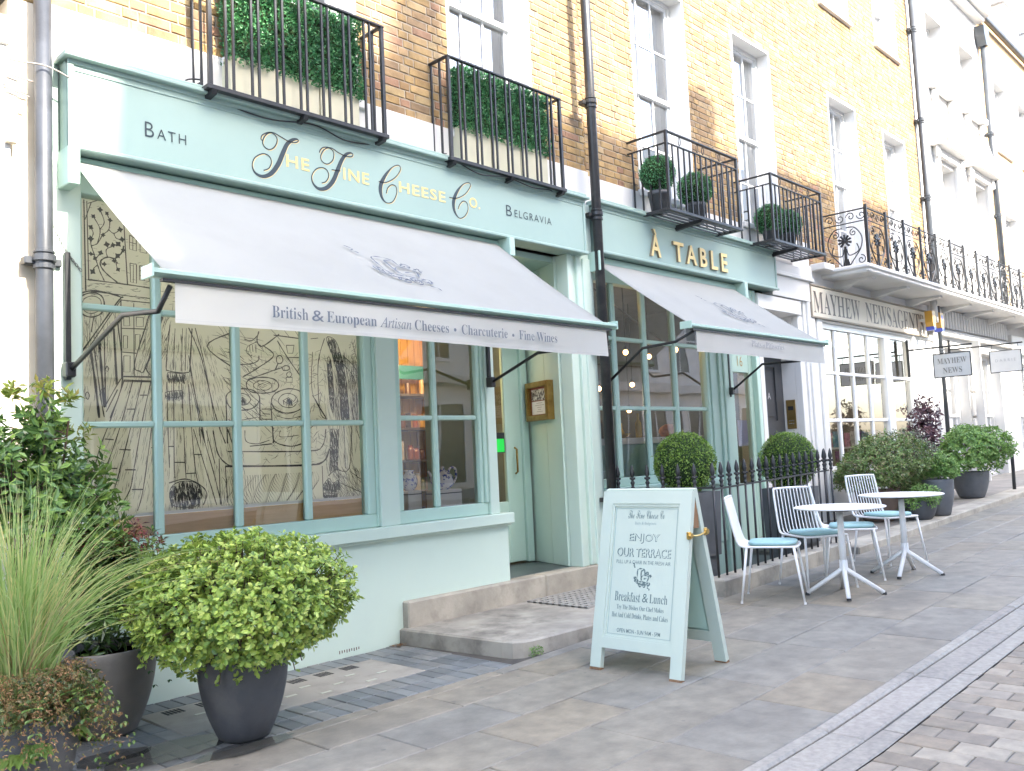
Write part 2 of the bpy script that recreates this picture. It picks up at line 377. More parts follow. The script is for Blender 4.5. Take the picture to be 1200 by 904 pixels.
def slab(mb, x0, x1, y0, y1, top, th, c, wob=.0):
    """a stone that follows the slope of the pavement"""
    z = lambda x: zg(x)+top
    dz = [random.uniform(-wob, wob) for _ in range(4)]
    k = len(mb.v)
    P = [(x0, y0), (x1, y0), (x1, y1), (x0, y1)]; Q = [(x0+c, y0+c), (x1-c, y0+c), (x1-c, y1-c), (x0+c, y1-c)]
    mb.v += [(x, y, z(x)-th) for x, y in P]+[(x, y, z(x)-c+d) for (x, y), d in zip(P, dz)]+[(x, y, z(x)+d) for (x, y), d in zip(Q, dz)]
    for i in range(4):
        j = (i+1) % 4
        mb.f += [(k+i, k+j, k+4+j, k+4+i), (k+4+i, k+4+j, k+8+j, k+8+i)]
    mb.f.append((k+8, k+9, k+10, k+11)); return mb
# York stone flags in courses along the street
rows = [2.135, 2.63, 3.10, 3.54, 3.95, 4.29]
rnd = random.Random(3)
for r, (y0, y1) in enumerate(zip(rows, rows[1:])):
    x = -1.6+rnd.uniform(0, .6)
    while x < 26:
        l = rnd.uniform(.55, 1.25)
        slab(MB(), x+.004, x+l-.004, y0+.004, y1-.004, rnd.uniform(-.002, .0025), .05, .005, .0015).build('paving_stone', FLAG, pave)
        x += l
x = -1.5
while x < 7.2:      # the last course, up against the blue pavers and the step
    l = rnd.uniform(.7, 1.3); l = min(l, 7.25-x)
    slab(MB(), x+.004, x+l-.004, 4.294, 4.395, 0, .05, .004, .001).build('paving_stone', FLAG, pave); x += l
# kerb: a raised arris, the wide granite kerb, a groove and a channel
x = 1.2
while x < 22:
    l = rnd.uniform(.85, 1.3)
    slab(MB(), x+.004, x+l-.004, 2.055, 2.13, .012, .2, .012, .001).build('kerb_stone', GRANITE, pave)
    slab(MB(), x+.004, x+l-.004, 1.874, 2.05, .0, .2, .008, .001).build('kerb_stone', GRANITE, pave)
    slab(MB(), x+.203, x+l+.197, 1.755, 1.868, -.008, .2, .008, .001).build('channel_stone', GRANITE, pave)
    x += l
# setts: long side across the street
far = MB(); r = 0; x = 3.2
n_sett = 0
while x < 24:
    y = 1.752-(.12 if r % 2 else 0); first = True
    lo = .25*x-.35 if x < 9.6 else .2*x-1
    if r % 2: slab(MB() if x < 9 else far, x+.003, x+.150, y+.004, 1.752, rnd.uniform(-.013, -.009), .1, .0045, .0015) if x >= 9 else slab(MB(), x+.003, x+.150, y+.004, 1.752, rnd.uniform(-.013, -.009), .1, .0045, .0015).build('sett', SETT, road)
    while y > max(lo, -.6):
        l = .237+rnd.uniform(-.012, .012)
        if x < 9 and n_sett < 300:
            slab(MB(), x+.003, x+.150, y-l+.004, y-.004, rnd.uniform(-.013, -.009), .1, .0045, .0015).build('sett', SETT, road); n_sett += 1
        else: slab(far, x+.003, x+.150, y-l+.004, y-.004, rnd.uniform(-.013, -.009), .1, .0045, .0015)
        y -= l
    x += .153; r += 1
far.build('sett_field', SETT, road, kind='stuff')
# blue pavers along the shop wall, round a pale cellar cover
PX0, PX1, PY0, PY1 = 2.376, 4.110, 4.815, 5.43
row = 0; n = 0
y = 4.405
while y < 5.64:
    yl = .205 if row not in (1, ) else .205
    x = 1.05
    while x < 4.53:
        l = .102
        x1 = min(x+l, 4.545)
        if not (x1 > PX0+.02 and x < PX1-.02 and y+yl > PY0+.02 and y < PY1-.02):
            y1 = y+yl
            if n < 300: slab(MB(), x+.003, x1-.003, y+.003, min(y1, 5.655)-.003, rnd.uniform(-.004, .001), .05, .004, .0015).build('paver', BLUEB, pave); n += 1
        x += l
    y += yl; row += 1
cc = slab(MB(), PX0, PX1, PY0, PY1, .001, .06, .006).build('cellar_cover', CONC, pave)
gb = MB()
for i in range(7):
    cx = 2.55+i*.215
    for a in range(5):
        for b in range(4): gb.box(cx-.05+a*.024, 5.29+b*.024, .001, cx-.034+a*.024, 5.316+b*.024, .0022)
gb.build('vent_holes', mat('drain_black', (.02, .02, .02), rough=.9), cc)
lb = MB()
for i in range(8):
    for j in range(3):
        if (i+j) % 2 == 0: lb.box(2.6+i*.18, 4.9+j*.12, .001, 2.68+i*.18, 4.93+j*.12, .003)
lb.build('glass_lens', mat('cloudy_lens', (.38, .37, .30), rough=.3), cc)
# ------------------------------------------------------------------ step up to the door
step = thing('entrance_step', 'low worn stone step slab in front of the cheese shop door', 'step', (4.6, 4.5, 0))
c = [(4.575, 5.66), (4.66, 4.62), (4.68, 4.53), (4.73, 4.475), (4.82, 4.445), (5.4, 4.415), (7.27, 4.37), (7.27, 5.66)]
sb = MB(); top = .118
b0 = len(sb.v); cc2 = (6, 5.2); ins = lambda p, d: (p[0]+(d if p[0] < cc2[0] else -d), p[1]+(d if p[1] < cc2[1] else -d))
sb.v += [(x, y, -.1) for x, y in c]+[(x, y, top-.014+zg(x)*.25) for x, y in c]+[(*ins(p, .012), top+zg(p[0])*.25) for p in c]
m = len(c)
for i in range(m):
    j = (i+1) % m; sb.f += [(b0+i, b0+j, b0+m+j, b0+m+i), (b0+m+i, b0+m+j, b0+2*m+j, b0+2*m+i)]
sb.f.append(tuple(b0+2*m+i for i in range(m)))
sb.build('step_slab', SLABST, step)
zt = top+.028*.5
gp = MB()
gx0, gx1, gy0, gy1 = 5.95, 7.1, 4.86, 5.52
nx, ny = 15, 9
for i in range(nx+1):
    xx = gx0+(gx1-gx0)*i/nx; gp.box(xx-.018, gy0, zt-.004, xx+.018, gy1, zt+.012)
for j in range(ny+1):
    yy = gy0+(gy1-gy0)*j/ny; gp.box(gx0-.018, yy-.017, zt-.004, gx1+.018, yy+.017, zt+.0135)
gp.build('cast_grating', mat('grating_metal', (.36, .34, .30), (.26, .25, .23), rough=.6, scale=8), step)
MB().box(gx0, gy0, zt-.003, gx1, gy1, zt+.003).build('grating_pit', mat('drain_black', (.02, .02, .02)), step)
th = thing('threshold_stone', 'long pale stone threshold between the cheese shop wall and its step', 'step', (4.62, 5.6, .1))
for a, b in ((4.62, 6.27), (6.274, 7.25)):
    MB().box(a, 5.595, .10, b, 5.76, .325, .012).build('threshold_block', STEPST, th)
MB().box(5.88, 5.765, .12, 7.05, 6.6, .322).build('recess_floor', mat('wet_slate', (.075, .09, .09), (.05, .06, .06), rough=.35, scale=5), th)

wp_ = MB(); rw = random.Random(8)
for cx, cy, a_, b_ in ((2.45, 4.33, .30, .10), (2.2, 4.62, .34, .16), (1.95, 4.78, .2, .12)):
    n = 26; ph = [rw.uniform(.7, 1.25) for _ in range(n)]
    wp_.poly([(cx+a_*((ph[i]+ph[(i+1) % n]+ph[i-1])/3)*cos(2*pi*i/n), cy+b_*((ph[i]+ph[(i+1) % n]+ph[i-1])/3)*sin(2*pi*i/n), .0045) for i in range(n)])
    for k in range(3): wp_.v[-1-k] = wp_.v[-1-k]
WET = mat('water_film', (.05, .05, .048), rough=.06, spec=.6); WET.node_tree.nodes['Principled BSDF'].inputs['Alpha'].default_value = .62
for k, o in enumerate(wp_.split('wet_patch', WET)): tag(o, ('long dark wet patch on the paving in front of the charcoal pot', 'dark wet patch on the blue pavers between the two big pots', 'small dark wet patch beside the bronze grey pot')[k], 'puddle')
# ================================================================== houses: walls of single bricks, sash windows
def sub_rects(x0, x1, z0, z1, holes):
    xs = sorted({x0, x1, *[min(max(h[0], x0), x1) for h in holes], *[min(max(h[1], x0), x1) for h in holes]})
    zs = sorted({z0, z1, *[min(max(h[2], z0), z1) for h in holes], *[min(max(h[3], z0), z1) for h in holes]})
    for a, b in zip(xs, xs[1:]):
        for c, d in zip(zs, zs[1:]):
            mx, mz = (a+b)/2, (c+d)/2
            if not any(h[0] < mx < h[1] and h[2] < mz < h[3] for h in holes): yield a, b, c, d
def pierced(mb, x0, x1, z0, z1, y, holes, depth=.24):
    for a, b, c, d in sub_rects(x0, x1, z0, z1, holes): mb.quad((a, y, c), (b, y, c), (b, y, d), (a, y, d))
    for h in holes:
        a, b, c, d = h[:4]; yb = y+depth
        mb.quad((a, y, c), (a, y, d), (a, yb, d), (a, yb, c)); mb.quad((b, y, c), (b, yb, c), (b, yb, d), (b, y, d))
        mb.quad((a, y, d), (b, y, d), (b, yb, d), (a, yb, d)); mb.quad((a, y, c), (a, yb, c), (b, yb, c), (b, y, c))
    return mb
def brick_shape(rn, l):
    """front of a worn brick, 5 faces with a chamfer"""
    h = .066; d = .035; j = lambda s=.0025: rn.uniform(-s, s)
    P = [(-l/2, -h/2), (l/2, -h/2), (l/2, h/2), (-l/2, h/2)]
    o = [(x+j(), z+j()) for x, z in P]; i = [(x*(1-.012/l)+j(.002), z*.84+j(.002)) for x, z in P]
    mb = MB(); t = j(.002)
    mb.v = [(x, d, z) for x, z in o]+[(x, .004, z) for x, z in o]+[(x, -.002+t+j(.001), z) for x, z in i]
    for k in range(4):
        q = (k+1) % 4; mb.f += [(k, q, 4+q, 4+k), (4+k, 4+q, 8+q, 8+k)]
    mb.f.append((8, 9, 10, 11)); return mb
_rn = random.Random(11)
STR = []; HED = []
def brick_meshes():
    for L, l, n in ((STR, .2155, 5), (HED, .1025, 4)):
        for k in range(n):
            s = brick_shape(_rn, l); me = bpy.data.meshes.new('brick'); me.from_pydata(s.v, [], s.f); me.materials.append(BRICK); L.append((me, s))
brick_meshes()
def brick_wall(house, x0, x1, z0, z1, y, holes, n_single, seed=1):
    """mortar bed, then Flemish bond: the nearest bricks in view are objects, the others one field"""
    rn = random.Random(seed); pitch_s, pitch_h, course = .2255, .1125, .0762
    mort = pierced(MB(), x0, x1, z0, z1, y+.006, holes)
    mort.build('mortar_bed', MORTAR, house)
    full = []; rest = MB(); k = 0; z = z0
    while z+course <= z1+1e-6:
        x = x0-(.168 if k % 2 else 0); st = k % 2 == 0
        while x < x1:
            l = .2155 if st else .1025
            a, b = max(x, x0), min(x+l, x1); cut = a > x+1e-6 or b < x+l-1e-6
            segs = [(a, b)] if b-a > .02 else []
            for h in holes:
                if h[2] < z+course*.6 and h[3] > z+course*.4:
                    nx = []
                    for p, q in segs:
                        if h[1] <= p or h[0] >= q: nx.append((p, q)); continue
                        if h[0]-p > .02: nx.append((p, h[0]))
                        if q-h[1] > .02: nx.append((h[1], q))
                        cut = True
                    segs = nx
            for p, q in segs:
                zc = z+course/2
                if cut or abs(q-p-l) > 1e-4:
                    s = brick_shape(rn, q-p)
                    n = len(rest.v); rest.v += [(vx+(p+q)/2, vy+y, vz+zc) for vx, vy, vz in s.v]; rest.f += [tuple(n+i for i in f) for f in s.f]
                else: full.append(((p+q)/2, zc, st))
            x += pitch_s if st else pitch_h; st = not st
        z += course; k += 1
    def key(b):      # largest in the picture first
        dx, dz = b[0], b[1]-CAM_H
        dist = sqrt(dx*dx+y*y+dz*dz)
        d = b[0]*cos(radians(43.3))+y*sin(radians(43.3))
        up = (dz/d)*1050; side = (y*cos(radians(43.3))-b[0]*sin(radians(43.3)))/d*1050
        inside = (-.047*-side*0+up) < 545-.047*(-side) and side < 640
        return (0 if inside else 1, dist*(1.6 if not b[2] else 1))
    full.sort(key=key)
    for i, (bx, bz, st) in enumerate(full):
        if i < n_single:
            o = bpy.data.objects.new('brick', rn.choice(STR if st else HED)[0]); COL.objects.link(o); o.parent = house; o.location = Vector((bx, y, bz))-house.location
        else:
            s = rn.choice(STR if st else HED)[1]; n = len(rest.v)
            rest.v += [(vx+bx, vy+y, vz+bz) for vx, vy, vz in s.v]; rest.f += [tuple(n+i for i in f) for f in s.f]
    rest.build('brick_field', BRICK, house, kind='stuff')
def sash(house, x0, x1, z0, z1, y, cols=3, rows=2, meet=None, singles=True, curtain=True, reveal=.17, surround=True, sill=True, pane_m=None):
    """a sash window in the hole x0..x1, z0..z1 of a wall whose face is at y"""
    w = MB(); s = .05; yb = y+reveal
    if surround:      # painted reveal lining, standing a little proud of the brick
        w.box(x0-.0, y-.006, z0, x0+.035, yb+.1, z1); w.box(x1-.035, y-.006, z0, x1, yb+.1, z1); w.box(x0+.035, y-.006, z1-.035, x1-.035, yb+.1, z1)
        x0 += .035; x1 -= .035; z1 -= .035
    if sill: w.box(x0-.08, y-.06, z0-.075, x1+.08, yb+.1, z0, .008)
    w.box(x0, yb, z0, x0+s, yb+.11, z1); w.box(x1-s, yb, z0, x1, yb+.11, z1); w.box(x0+s, yb, z1-s, x1-s, yb+.11, z1); w.box(x0+s, yb, z0, x1-s, yb+.11, z0+.045)
    win = w.build('window', WHITE, house)
    mz = meet if meet else (z0+z1)/2
    g = MB(); xa, xb = x0+s, x1-s
    panes = []
    for (a, b, yy) in ((mz-.02, z1-s, yb+.025), (z0+.045, mz+.02, yb+.06)):
        t = .04
        g.box(xa, yy, a, xa+t, yy+.035, b); g.box(xb-t, yy, a, xb, yy+.035, b); g.box(xa+t, yy, b-t, xb-t, yy+.035, b); g.box(xa+t, yy, a, xb-t, yy+.035, a+t+.01)
        W, H = (xb-xa-2*t), (b-a-2*t-.01)
        for i in range(1, cols): g.box(xa+t+W*i/cols-.011, yy+.004, a+t, xa+t+W*i/cols+.011, yy+.031, b-t)
        for j in range(1, rows): g.box(xa+t, yy+.006, a+t+H*j/rows-.011, xb-t, yy+.029, a+t+H*j/rows+.011)
        for i in range(cols):
            for j in range(rows): panes.append((xa+t+W*i/cols, xa+t+W*(i+1)/cols, a+t+.01+H*j/rows, a+t+.01+H*(j+1)/rows, yy+.018))
    g.split('glazing_bar', GLOSSW, win)
    pm = pane_m or GLASSU
    if singles:
        for a, b, c, d, yy in panes:
            t1 = random.uniform(-.0035, .0035)
            MB().quad((a, yy+t1, c), (b, yy-t1, c), (b, yy-t1, d), (a, yy+t1, d)).build('pane', pm, win)
    else:
        q = MB()
        for a, b, c, d, yy in panes: q.quad((a, yy, c), (b, yy, c), (b, yy, d), (a, yy, d))
        q.build('pane', pm, win)
    # the room behind: a dark box, and cloth drawn to the sides
    rm = MB(); yr = yb+.12; D = 1.6
    rm.quad((x0-.3, yr+D, z0-.3), (x1+.3, yr+D, z0-.3), (x1+.3, yr+D, z1+.2), (x0-.3, yr+D, z1+.2))
    rm.quad((x0-.3, yr, z0-.3), (x0-.3, yr+D, z0-.3), (x0-.3, yr+D, z1+.2), (x0-.3, yr, z1+.2))
    rm.quad((x1+.3, yr+D, z0-.3), (x1+.3, yr, z0-.3), (x1+.3, yr, z1+.2), (x1+.3, yr+D, z1+.2))
    rm.quad((x0-.3, yr, z1+.2), (x0-.3, yr+D, z1+.2), (x1+.3, yr+D, z1+.2), (x1+.3, yr, z1+.2)); rm.quad((x0-.3, yr, z0-.3), (x1+.3, yr, z0-.3), (x1+.3, yr+D, z0-.3), (x0-.3, yr+D, z0-.3))
    rm.build('room', CREAMW, win)
    if curtain:
        c = MB(); W = (x1-x0)
        for (a, b) in ((x0, x0+W*.22), (x1-W*.36, x1)):
            n = 24; P = [(a+(b-a)*i/n, yr+.10+.03*sin(i*1.9)+random.uniform(-.006, .006)) for i in range(n+1)]
            for (p, q) in zip(P, P[1:]): c.quad((*p, z0), (*q, z0), (*q, z1), (*p, z1))
        c.build('curtain', CURTAIN, win)
    return win
YW = 5.667; YB = 5.70
MURAL=[(9,0,[(2438,2680),(2375,2725),(2336,2769),(2333,2809),(2376,2839),(2424,2837),(2465,2876),(2482,2928)]),(7,0,[(2354,2682),(2328,2736),(2313,2782),(2293,2845),(2275,2899),(2271,2939)]),(6,0,[(2275,2899),(2314,2921),(2346,2982)]),(6,0,[(2271,2939),(2288,2982),(2273,3020)]),(6,0,[(2314,2921),(2331,3013),(2289,3093)]),(6,0,[(2328,3012),(2358,3066),(2332,3144)]),(6,0,[(2346,2982),(2386,3021),(2392,3083),(2372,3126)]),(6,0,[(2386,3021),(2418,3001),(2459,3032)]),(6,0,[(2376,2839),(2369,2887),(2417,2919),(2441,2930)]),(6,0,[(2424,2837),(2440,2806),(2419,2820)]),(6,0,[(2424,2837),(2432,2797),(2439,2765)]),(6,0,[(2313,2782),(2289,2755),(2281,2730)]),(6,0,[(2333,2809),(2344,2786),(2355,2791)]),(6,0,[(2298,2845),(2274,2842)]),(6,0,[(2305,2822),(2329,2858)]),(6,0,[(2465,2876),(2478,2899)]),(6,0,[(2418,3001),(2434,2971),(2469,2967)]),(8,0,[(2232,3192),(2238,2605)]),(6,0,[(2250,3187),(2257,2679)]),(7,0,[(2484,3086),(2503,2670)]),(8,0,[(2251,2679),(2503,2673),(2695,2663)]),(6,0,[(2249,2606),(2461,2600),(2711,2594)]),(5,0,[(2255,3171),(2333,3210)]),(5,0,[(2238,3063),(2278,3184)]),(6,1,[(2521,3005),(2565,2985),(2564,2904),(2519,2911)]),(6,1,[(2590,2968),(2635,2941),(2634,2898),(2589,2901)]),(6,1,[(2521,2818),(2564,2814),(2562,2688),(2523,2692)]),(6,1,[(2584,2809),(2648,2804),(2647,2709),(2583,2712)]),(4,0,[(2616,2806),(2615,2710)]),(4,0,[(2584,2776),(2648,2771)]),(4,0,[(2583,2742),(2647,2739)]),(4,0,[(2542,2995),(2541,2907)]),(4,0,[(2520,2958),(2565,2951)]),(6,0,[(2656,2893),(2658,2673)]),(4,0,[(2543,2811),(2541,2691)]),(6,0,[(2698,2847),(2699,2669)]),(9,1,[(2198,2514),(2210,2566),(2272,2596),(2334,2583),(2352,2528),(2332,2469),(2270,2440),(2212,2459)]),(5,1,[(2216,2515),(2228,2552),(2271,2575),(2321,2564),(2333,2526),(2317,2486),(2270,2463),(2228,2477)]),(10,0,[(2198,2585),(2303,2612),(2458,2586),(2436,2552),(2192,2190)]),(6,0,[(2458,2567),(2206,2170)]),(6,0,[(2285,2442),(2269,2345)]),(16,0,[(2265,2217),(2293,1996),(2312,1801)]),(8,0,[(2286,2242),(2323,1934),(2343,1807)]),(16,0,[(2318,2292),(2328,2125),(2344,1870)]),(8,0,[(2349,2318),(2353,1870)]),(7,0,[(2344,1867),(2438,2032),(2467,2065)]),(14,0,[(2410,2378),(2425,2015)]),(8,0,[(2435,2421),(2462,2049),(2379,1800)]),(7,0,[(2356,1839),(2429,1983)]),(6,1,[(2242,1964),(2253,1945),(2246,1920),(2234,1926),(2231,1951)]),(6,1,[(2363,2134),(2375,2118),(2369,2097),(2353,2106)]),(8,0,[(2458,2570),(2457,2057)]),(6,0,[(2542,2553),(2538,2075)]),(6,0,[(2458,2567),(2677,2565)]),(6,0,[(2462,2382),(2623,2388)]),(6,0,[(2463,2227),(2554,2224)]),(8,0,[(2467,2068),(2694,2069)]),(6,0,[(2466,2036),(2693,2039)]),(5,1,[(2475,2457),(2511,2460),(2514,2402),(2475,2399)]),(5,1,[(2557,2463),(2604,2464),(2603,2404),(2556,2400)]),(5,1,[(2471,2334),(2498,2335),(2497,2254),(2469,2252)]),(5,1,[(2549,2347),(2581,2349),(2574,2249),(2548,2248)]),(5,1,[(2472,2203),(2513,2205),(2511,2099),(2471,2098)]),(8,1,[(2659,2505),(2606,2367),(2540,2149),(2572,2108),(2616,2136),(2736,2511)]),(8,0,[(2735,2477),(2654,2220),(2616,2136),(2652,2079),(2694,2080)]),(7,0,[(2786,2430),(2755,2158),(2775,2115),(2895,2109),(2923,2148),(2941,2416)]),(4,0,[(2821,2407),(2803,2123)]),(4,0,[(2874,2411),(2860,2120)]),(4,0,[(2901,2413),(2888,2121)]),(5,2,[(2763,2104),(2895,2099),(2876,2057),(2757,2060)]),(5,2,[(2650,1991),(2693,2002),(2700,1952),(2656,1961)]),(5,2,[(2752,1973),(2857,1984),(2865,1955),(2812,1937),(2755,1943)]),(8,0,[(2918,2418),(3001,2231),(3051,2027),(3108,1796),(3173,1620)]),(6,0,[(2965,2421),(3021,2206),(3064,1976),(3094,1784)]),(6,0,[(2944,2413),(2925,2125),(2992,1797),(3022,1624)]),(6,0,[(2914,2227),(2973,1847),(2988,1625)]),(5,0,[(2923,2043),(3022,1624)]),(9,0,[(3243,2408),(3050,2298),(3251,2150)]),(8,0,[(3222,2426),(3224,2215),(3251,2183),(3375,2187),(3443,2214),(3452,2252)]),(9,0,[(3321,2093),(3434,2157),(3574,2258),(3484,2329)]),(9,0,[(3457,2429),(3440,2360),(3484,2322),(3625,2420)]),(7,0,[(3336,2367),(3395,2357),(3448,2401)]),(5,0,[(3440,2353),(3379,2323),(3356,2301),(3355,2268),(3380,2249),(3399,2253)]),(5,0,[(3379,2323),(3381,2283)]),(5,0,[(3401,2328),(3405,2277)]),(5,0,[(3424,2332),(3430,2272)]),(9,0,[(3608,2370),(3699,2237),(3814,2094)]),(8,0,[(3578,2410),(3825,2397)]),(7,0,[(3699,2250),(3820,2253)]),(7,1,[(3683,2340),(3750,2344),(3738,2283),(3694,2281)]),(7,0,[(3809,2410),(3804,2269)]),(8,1,[(3596,2225),(3605,2253),(3636,2259),(3651,2228),(3634,2203),(3606,2202)]),(9,0,[(3611,2205),(3586,2156)]),(8,0,[(3358,2074),(3509,2126),(3633,2168),(3652,2152),(3696,2156),(3705,2179),(3673,2187),(3633,2168)]),(6,1,[(3679,2125),(3703,2142),(3724,2126),(3710,2105),(3688,2105)]),(6,1,[(3675,2100),(3726,2102),(3728,2064),(3674,2063)]),(9,1,[(3345,2034),(3372,2075),(3477,2094),(3576,2081),(3610,2034),(3566,1992),(3474,1978),(3377,1988)]),(6,1,[(3401,2036),(3431,2060),(3477,2070),(3530,2059),(3552,2032),(3520,2005),(3475,2000),(3422,2009)]),(5,1,[(3438,2036),(3476,2048),(3514,2036),(3475,2017)]),(9,1,[(3184,1939),(3218,1985),(3312,2007),(3407,1993),(3450,1940),(3404,1875),(3308,1854),(3215,1874)]),(6,1,[(3245,1932),(3267,1964),(3311,1973),(3362,1957),(3376,1926),(3345,1896),(3309,1891),(3263,1901)]),(5,2,[(3288,1927),(3313,1947),(3342,1925),(3312,1908)]),(9,1,[(3545,1917),(3581,1979),(3691,2015),(3795,1996),(3833,1934),(3790,1864),(3686,1833),(3585,1856)]),(6,1,[(3602,1924),(3635,1966),(3690,1980),(3746,1963),(3768,1926),(3735,1884),(3687,1874),(3628,1888)]),(5,2,[(3641,1925),(3689,1949),(3733,1922),(3688,1902)]),(9,0,[(3184,1939),(3188,1620)]),(9,0,[(3450,1940),(3447,1782)]),(8,0,[(3540,1903),(3554,1612)]),(8,0,[(3830,1920),(3810,1642)]),(6,0,[(3463,1862),(3539,1863)]),(6,0,[(3457,1789),(3541,1788)]),(5,0,[(3470,1829),(3530,1825)]),(5,0,[(3199,1790),(3241,1776),(3424,1802)]),(5,0,[(3584,1815),(3684,1792),(3813,1815)]),(6,2,[(4043,2414),(4120,2408),(4176,2287),(4220,2055),(4227,1793),(4157,1793),(4150,2054),(4105,2255)]),(6,2,[(4045,2252),(4079,2239),(4096,1995),(4082,1865),(4058,1908),(4047,2080)]),(7,0,[(4025,2413),(3959,2206),(3963,1850),(4028,1787)]),(5,0,[(3912,2303),(3898,2132),(3908,1963),(4019,1787)]),(7,0,[(4194,2288),(4340,2132),(4343,1763)]),(7,0,[(4183,2229),(4302,2087),(4310,1763)]),(6,0,[(4288,2396),(4327,2265)]),(5,0,[(4274,2056),(4271,1764)]),(5,0,[(3899,2402),(3966,2412)]),(7,0,[(3900,1970),(4020,1794)]),(9,0,[(3081,1713),(3114,1551),(3186,1472),(3261,1457)]),(14,0,[(3167,1461),(3805,1442),(3981,1464),(4040,1560)]),(9,0,[(4012,1711),(3974,1580),(3830,1547),(3188,1563)]),(7,0,[(3167,1461),(3180,1209)]),(7,0,[(3968,1431),(3971,1197)]),(7,0,[(3122,1517),(3124,1199)]),(9,0,[(3192,1720),(3227,1617),(3264,1581)]),(8,0,[(3361,1596),(3540,1609)]),(9,0,[(3553,1725),(3561,1627),(3704,1587),(3844,1620)]),(5,0,[(3614,1706),(3613,1658),(3770,1668)]),(6,0,[(3325,1710),(3333,1632),(3420,1612),(3520,1636)]),(6,2,[(3974,1282),(4025,1332),(4064,1296),(4110,1312),(4120,1259),(4062,1240),(3984,1254)]),(5,2,[(3972,1227),(4106,1209),(4094,1189),(3971,1197)]),(7,0,[(4021,1354),(4102,1397),(4122,1311)]),(7,0,[(4102,1397),(4218,1402),(4254,1708)]),(6,2,[(4057,1710),(4130,1709),(4109,1406),(4034,1391)]),(5,0,[(4183,1709),(4183,1403)]),(5,0,[(4132,1292),(4363,1192)]),(5,0,[(4217,1383),(4379,1278)]),(6,0,[(4301,1707),(4387,1472)]),(6,2,[(2766,1319),(2809,1365),(2896,1373),(2974,1339),(2985,1272),(2944,1201),(2823,1205),(2770,1238)]),(8,0,[(2759,1368),(2878,1388),(2983,1339),(3026,1278),(2998,1205)]),(7,0,[(2991,1723),(3075,1435),(3133,1199)]),(6,0,[(2938,1723),(3097,1198)]),(6,0,[(3030,1714),(3090,1484)]),(7,0,[(2473,2048),(2380,1785),(2301,1572),(2243,1293)]),(7,0,[(2529,2049),(2459,1799),(2392,1598),(2319,1401),(2269,1208)]),(7,0,[(2589,2048),(2525,1799),(2456,1538),(2389,1312),(2338,1202)]),(7,0,[(2649,2045),(2587,1784),(2528,1477),(2497,1334),(2416,1210)]),(7,0,[(2695,2042),(2644,1709),(2585,1336),(2546,1200)]),(7,0,[(2757,2040),(2759,1707),(2765,1467)]),(7,0,[(2804,2042),(2797,1465),(2802,1405)]),(7,0,[(2860,2035),(2876,1462),(2879,1401)]),(7,0,[(2908,2029),(2945,1459),(2998,1257)]),(7,0,[(2485,1857),(2538,1858)]),(7,0,[(2572,1949),(2620,1950)]),(7,0,[(2435,1599),(2508,1594)]),(7,0,[(2355,1482),(2419,1479)]),(8,0,[(2469,1468),(2538,1465)]),(8,0,[(2511,1340),(2585,1336)]),(7,0,[(2642,1605),(2687,1604)]),(7,0,[(2797,1503),(2877,1500)]),(7,0,[(2880,1424),(2953,1425)]),(7,0,[(2942,1551),(2996,1549)]),(7,0,[(2757,1610),(2796,1609)]),(6,0,[(2338,1237),(2402,1233)]),(7,0,[(2344,1668),(2400,1662)]),(7,0,[(2470,2070),(2688,2072)]),(7,0,[(2470,2045),(2664,2044)])]
SCRIPT=[([(3382,3771),(3370,3781),(3386,3816),(3453,3848),(3501,3814),(3485,3755),(3441,3718),(3398,3728),(3383,3764),(3409,3818),(3462,3850),(3532,3834),(3594,3815),(3652,3817),(3682,3836),(3667,3846),(3627,3830),(3584,3788),(3546,3713),(3504,3622),(3444,3542),(3374,3507),(3315,3524),(3295,3574),(3318,3633),(3379,3674),(3430,3669),(3450,3629),(3428,3578),(3384,3553)],(14,23)),([(3867,3787),(3872,3808),(3902,3836),(3954,3845),(3994,3818),(3986,3758),(3936,3714),(3888,3724),(3876,3765),(3911,3822),(3970,3848),(4038,3826),(4101,3813),(4158,3818),(4177,3839),(4153,3848),(4108,3824),(4065,3766),(4026,3683),(3980,3590),(3919,3526),(3851,3506),(3802,3536),(3790,3591),(3828,3651),(3886,3676),(3930,3663),(3942,3619),(3915,3574),(3878,3556)],(14,23)),([(3971,3677),(4052,3683)],(9,9)),([(4423,3672),(4499,3680),(4596,3741),(4653,3818),(4632,3848),(4566,3817),(4490,3733),(4441,3641),(4444,3558),(4491,3512),(4558,3532),(4601,3604),(4599,3662),(4555,3671),(4512,3635),(4495,3588)],(5,9)),([(5185,3680),(5273,3688),(5378,3745),(5448,3831),(5424,3855),(5357,3826),(5284,3751),(5236,3657),(5241,3570),(5293,3516),(5359,3542),(5404,3607),(5394,3668),(5349,3675),(5306,3637),(5285,3594)],(5,9))]
LEAFPTS=[(2289,3093),(2332,3144),(2375,3126),(2459,3032),(2273,3020),(2349,2980),(2271,2944),(2372,2921),(2445,2934),(2412,2923),(2478,2899),(2271,2847),(2332,2861),(2297,2821),(2355,2791),(2281,2733),(2416,2820),(2442,2766),(2471,2968),(2395,3084),(2440,2856)]
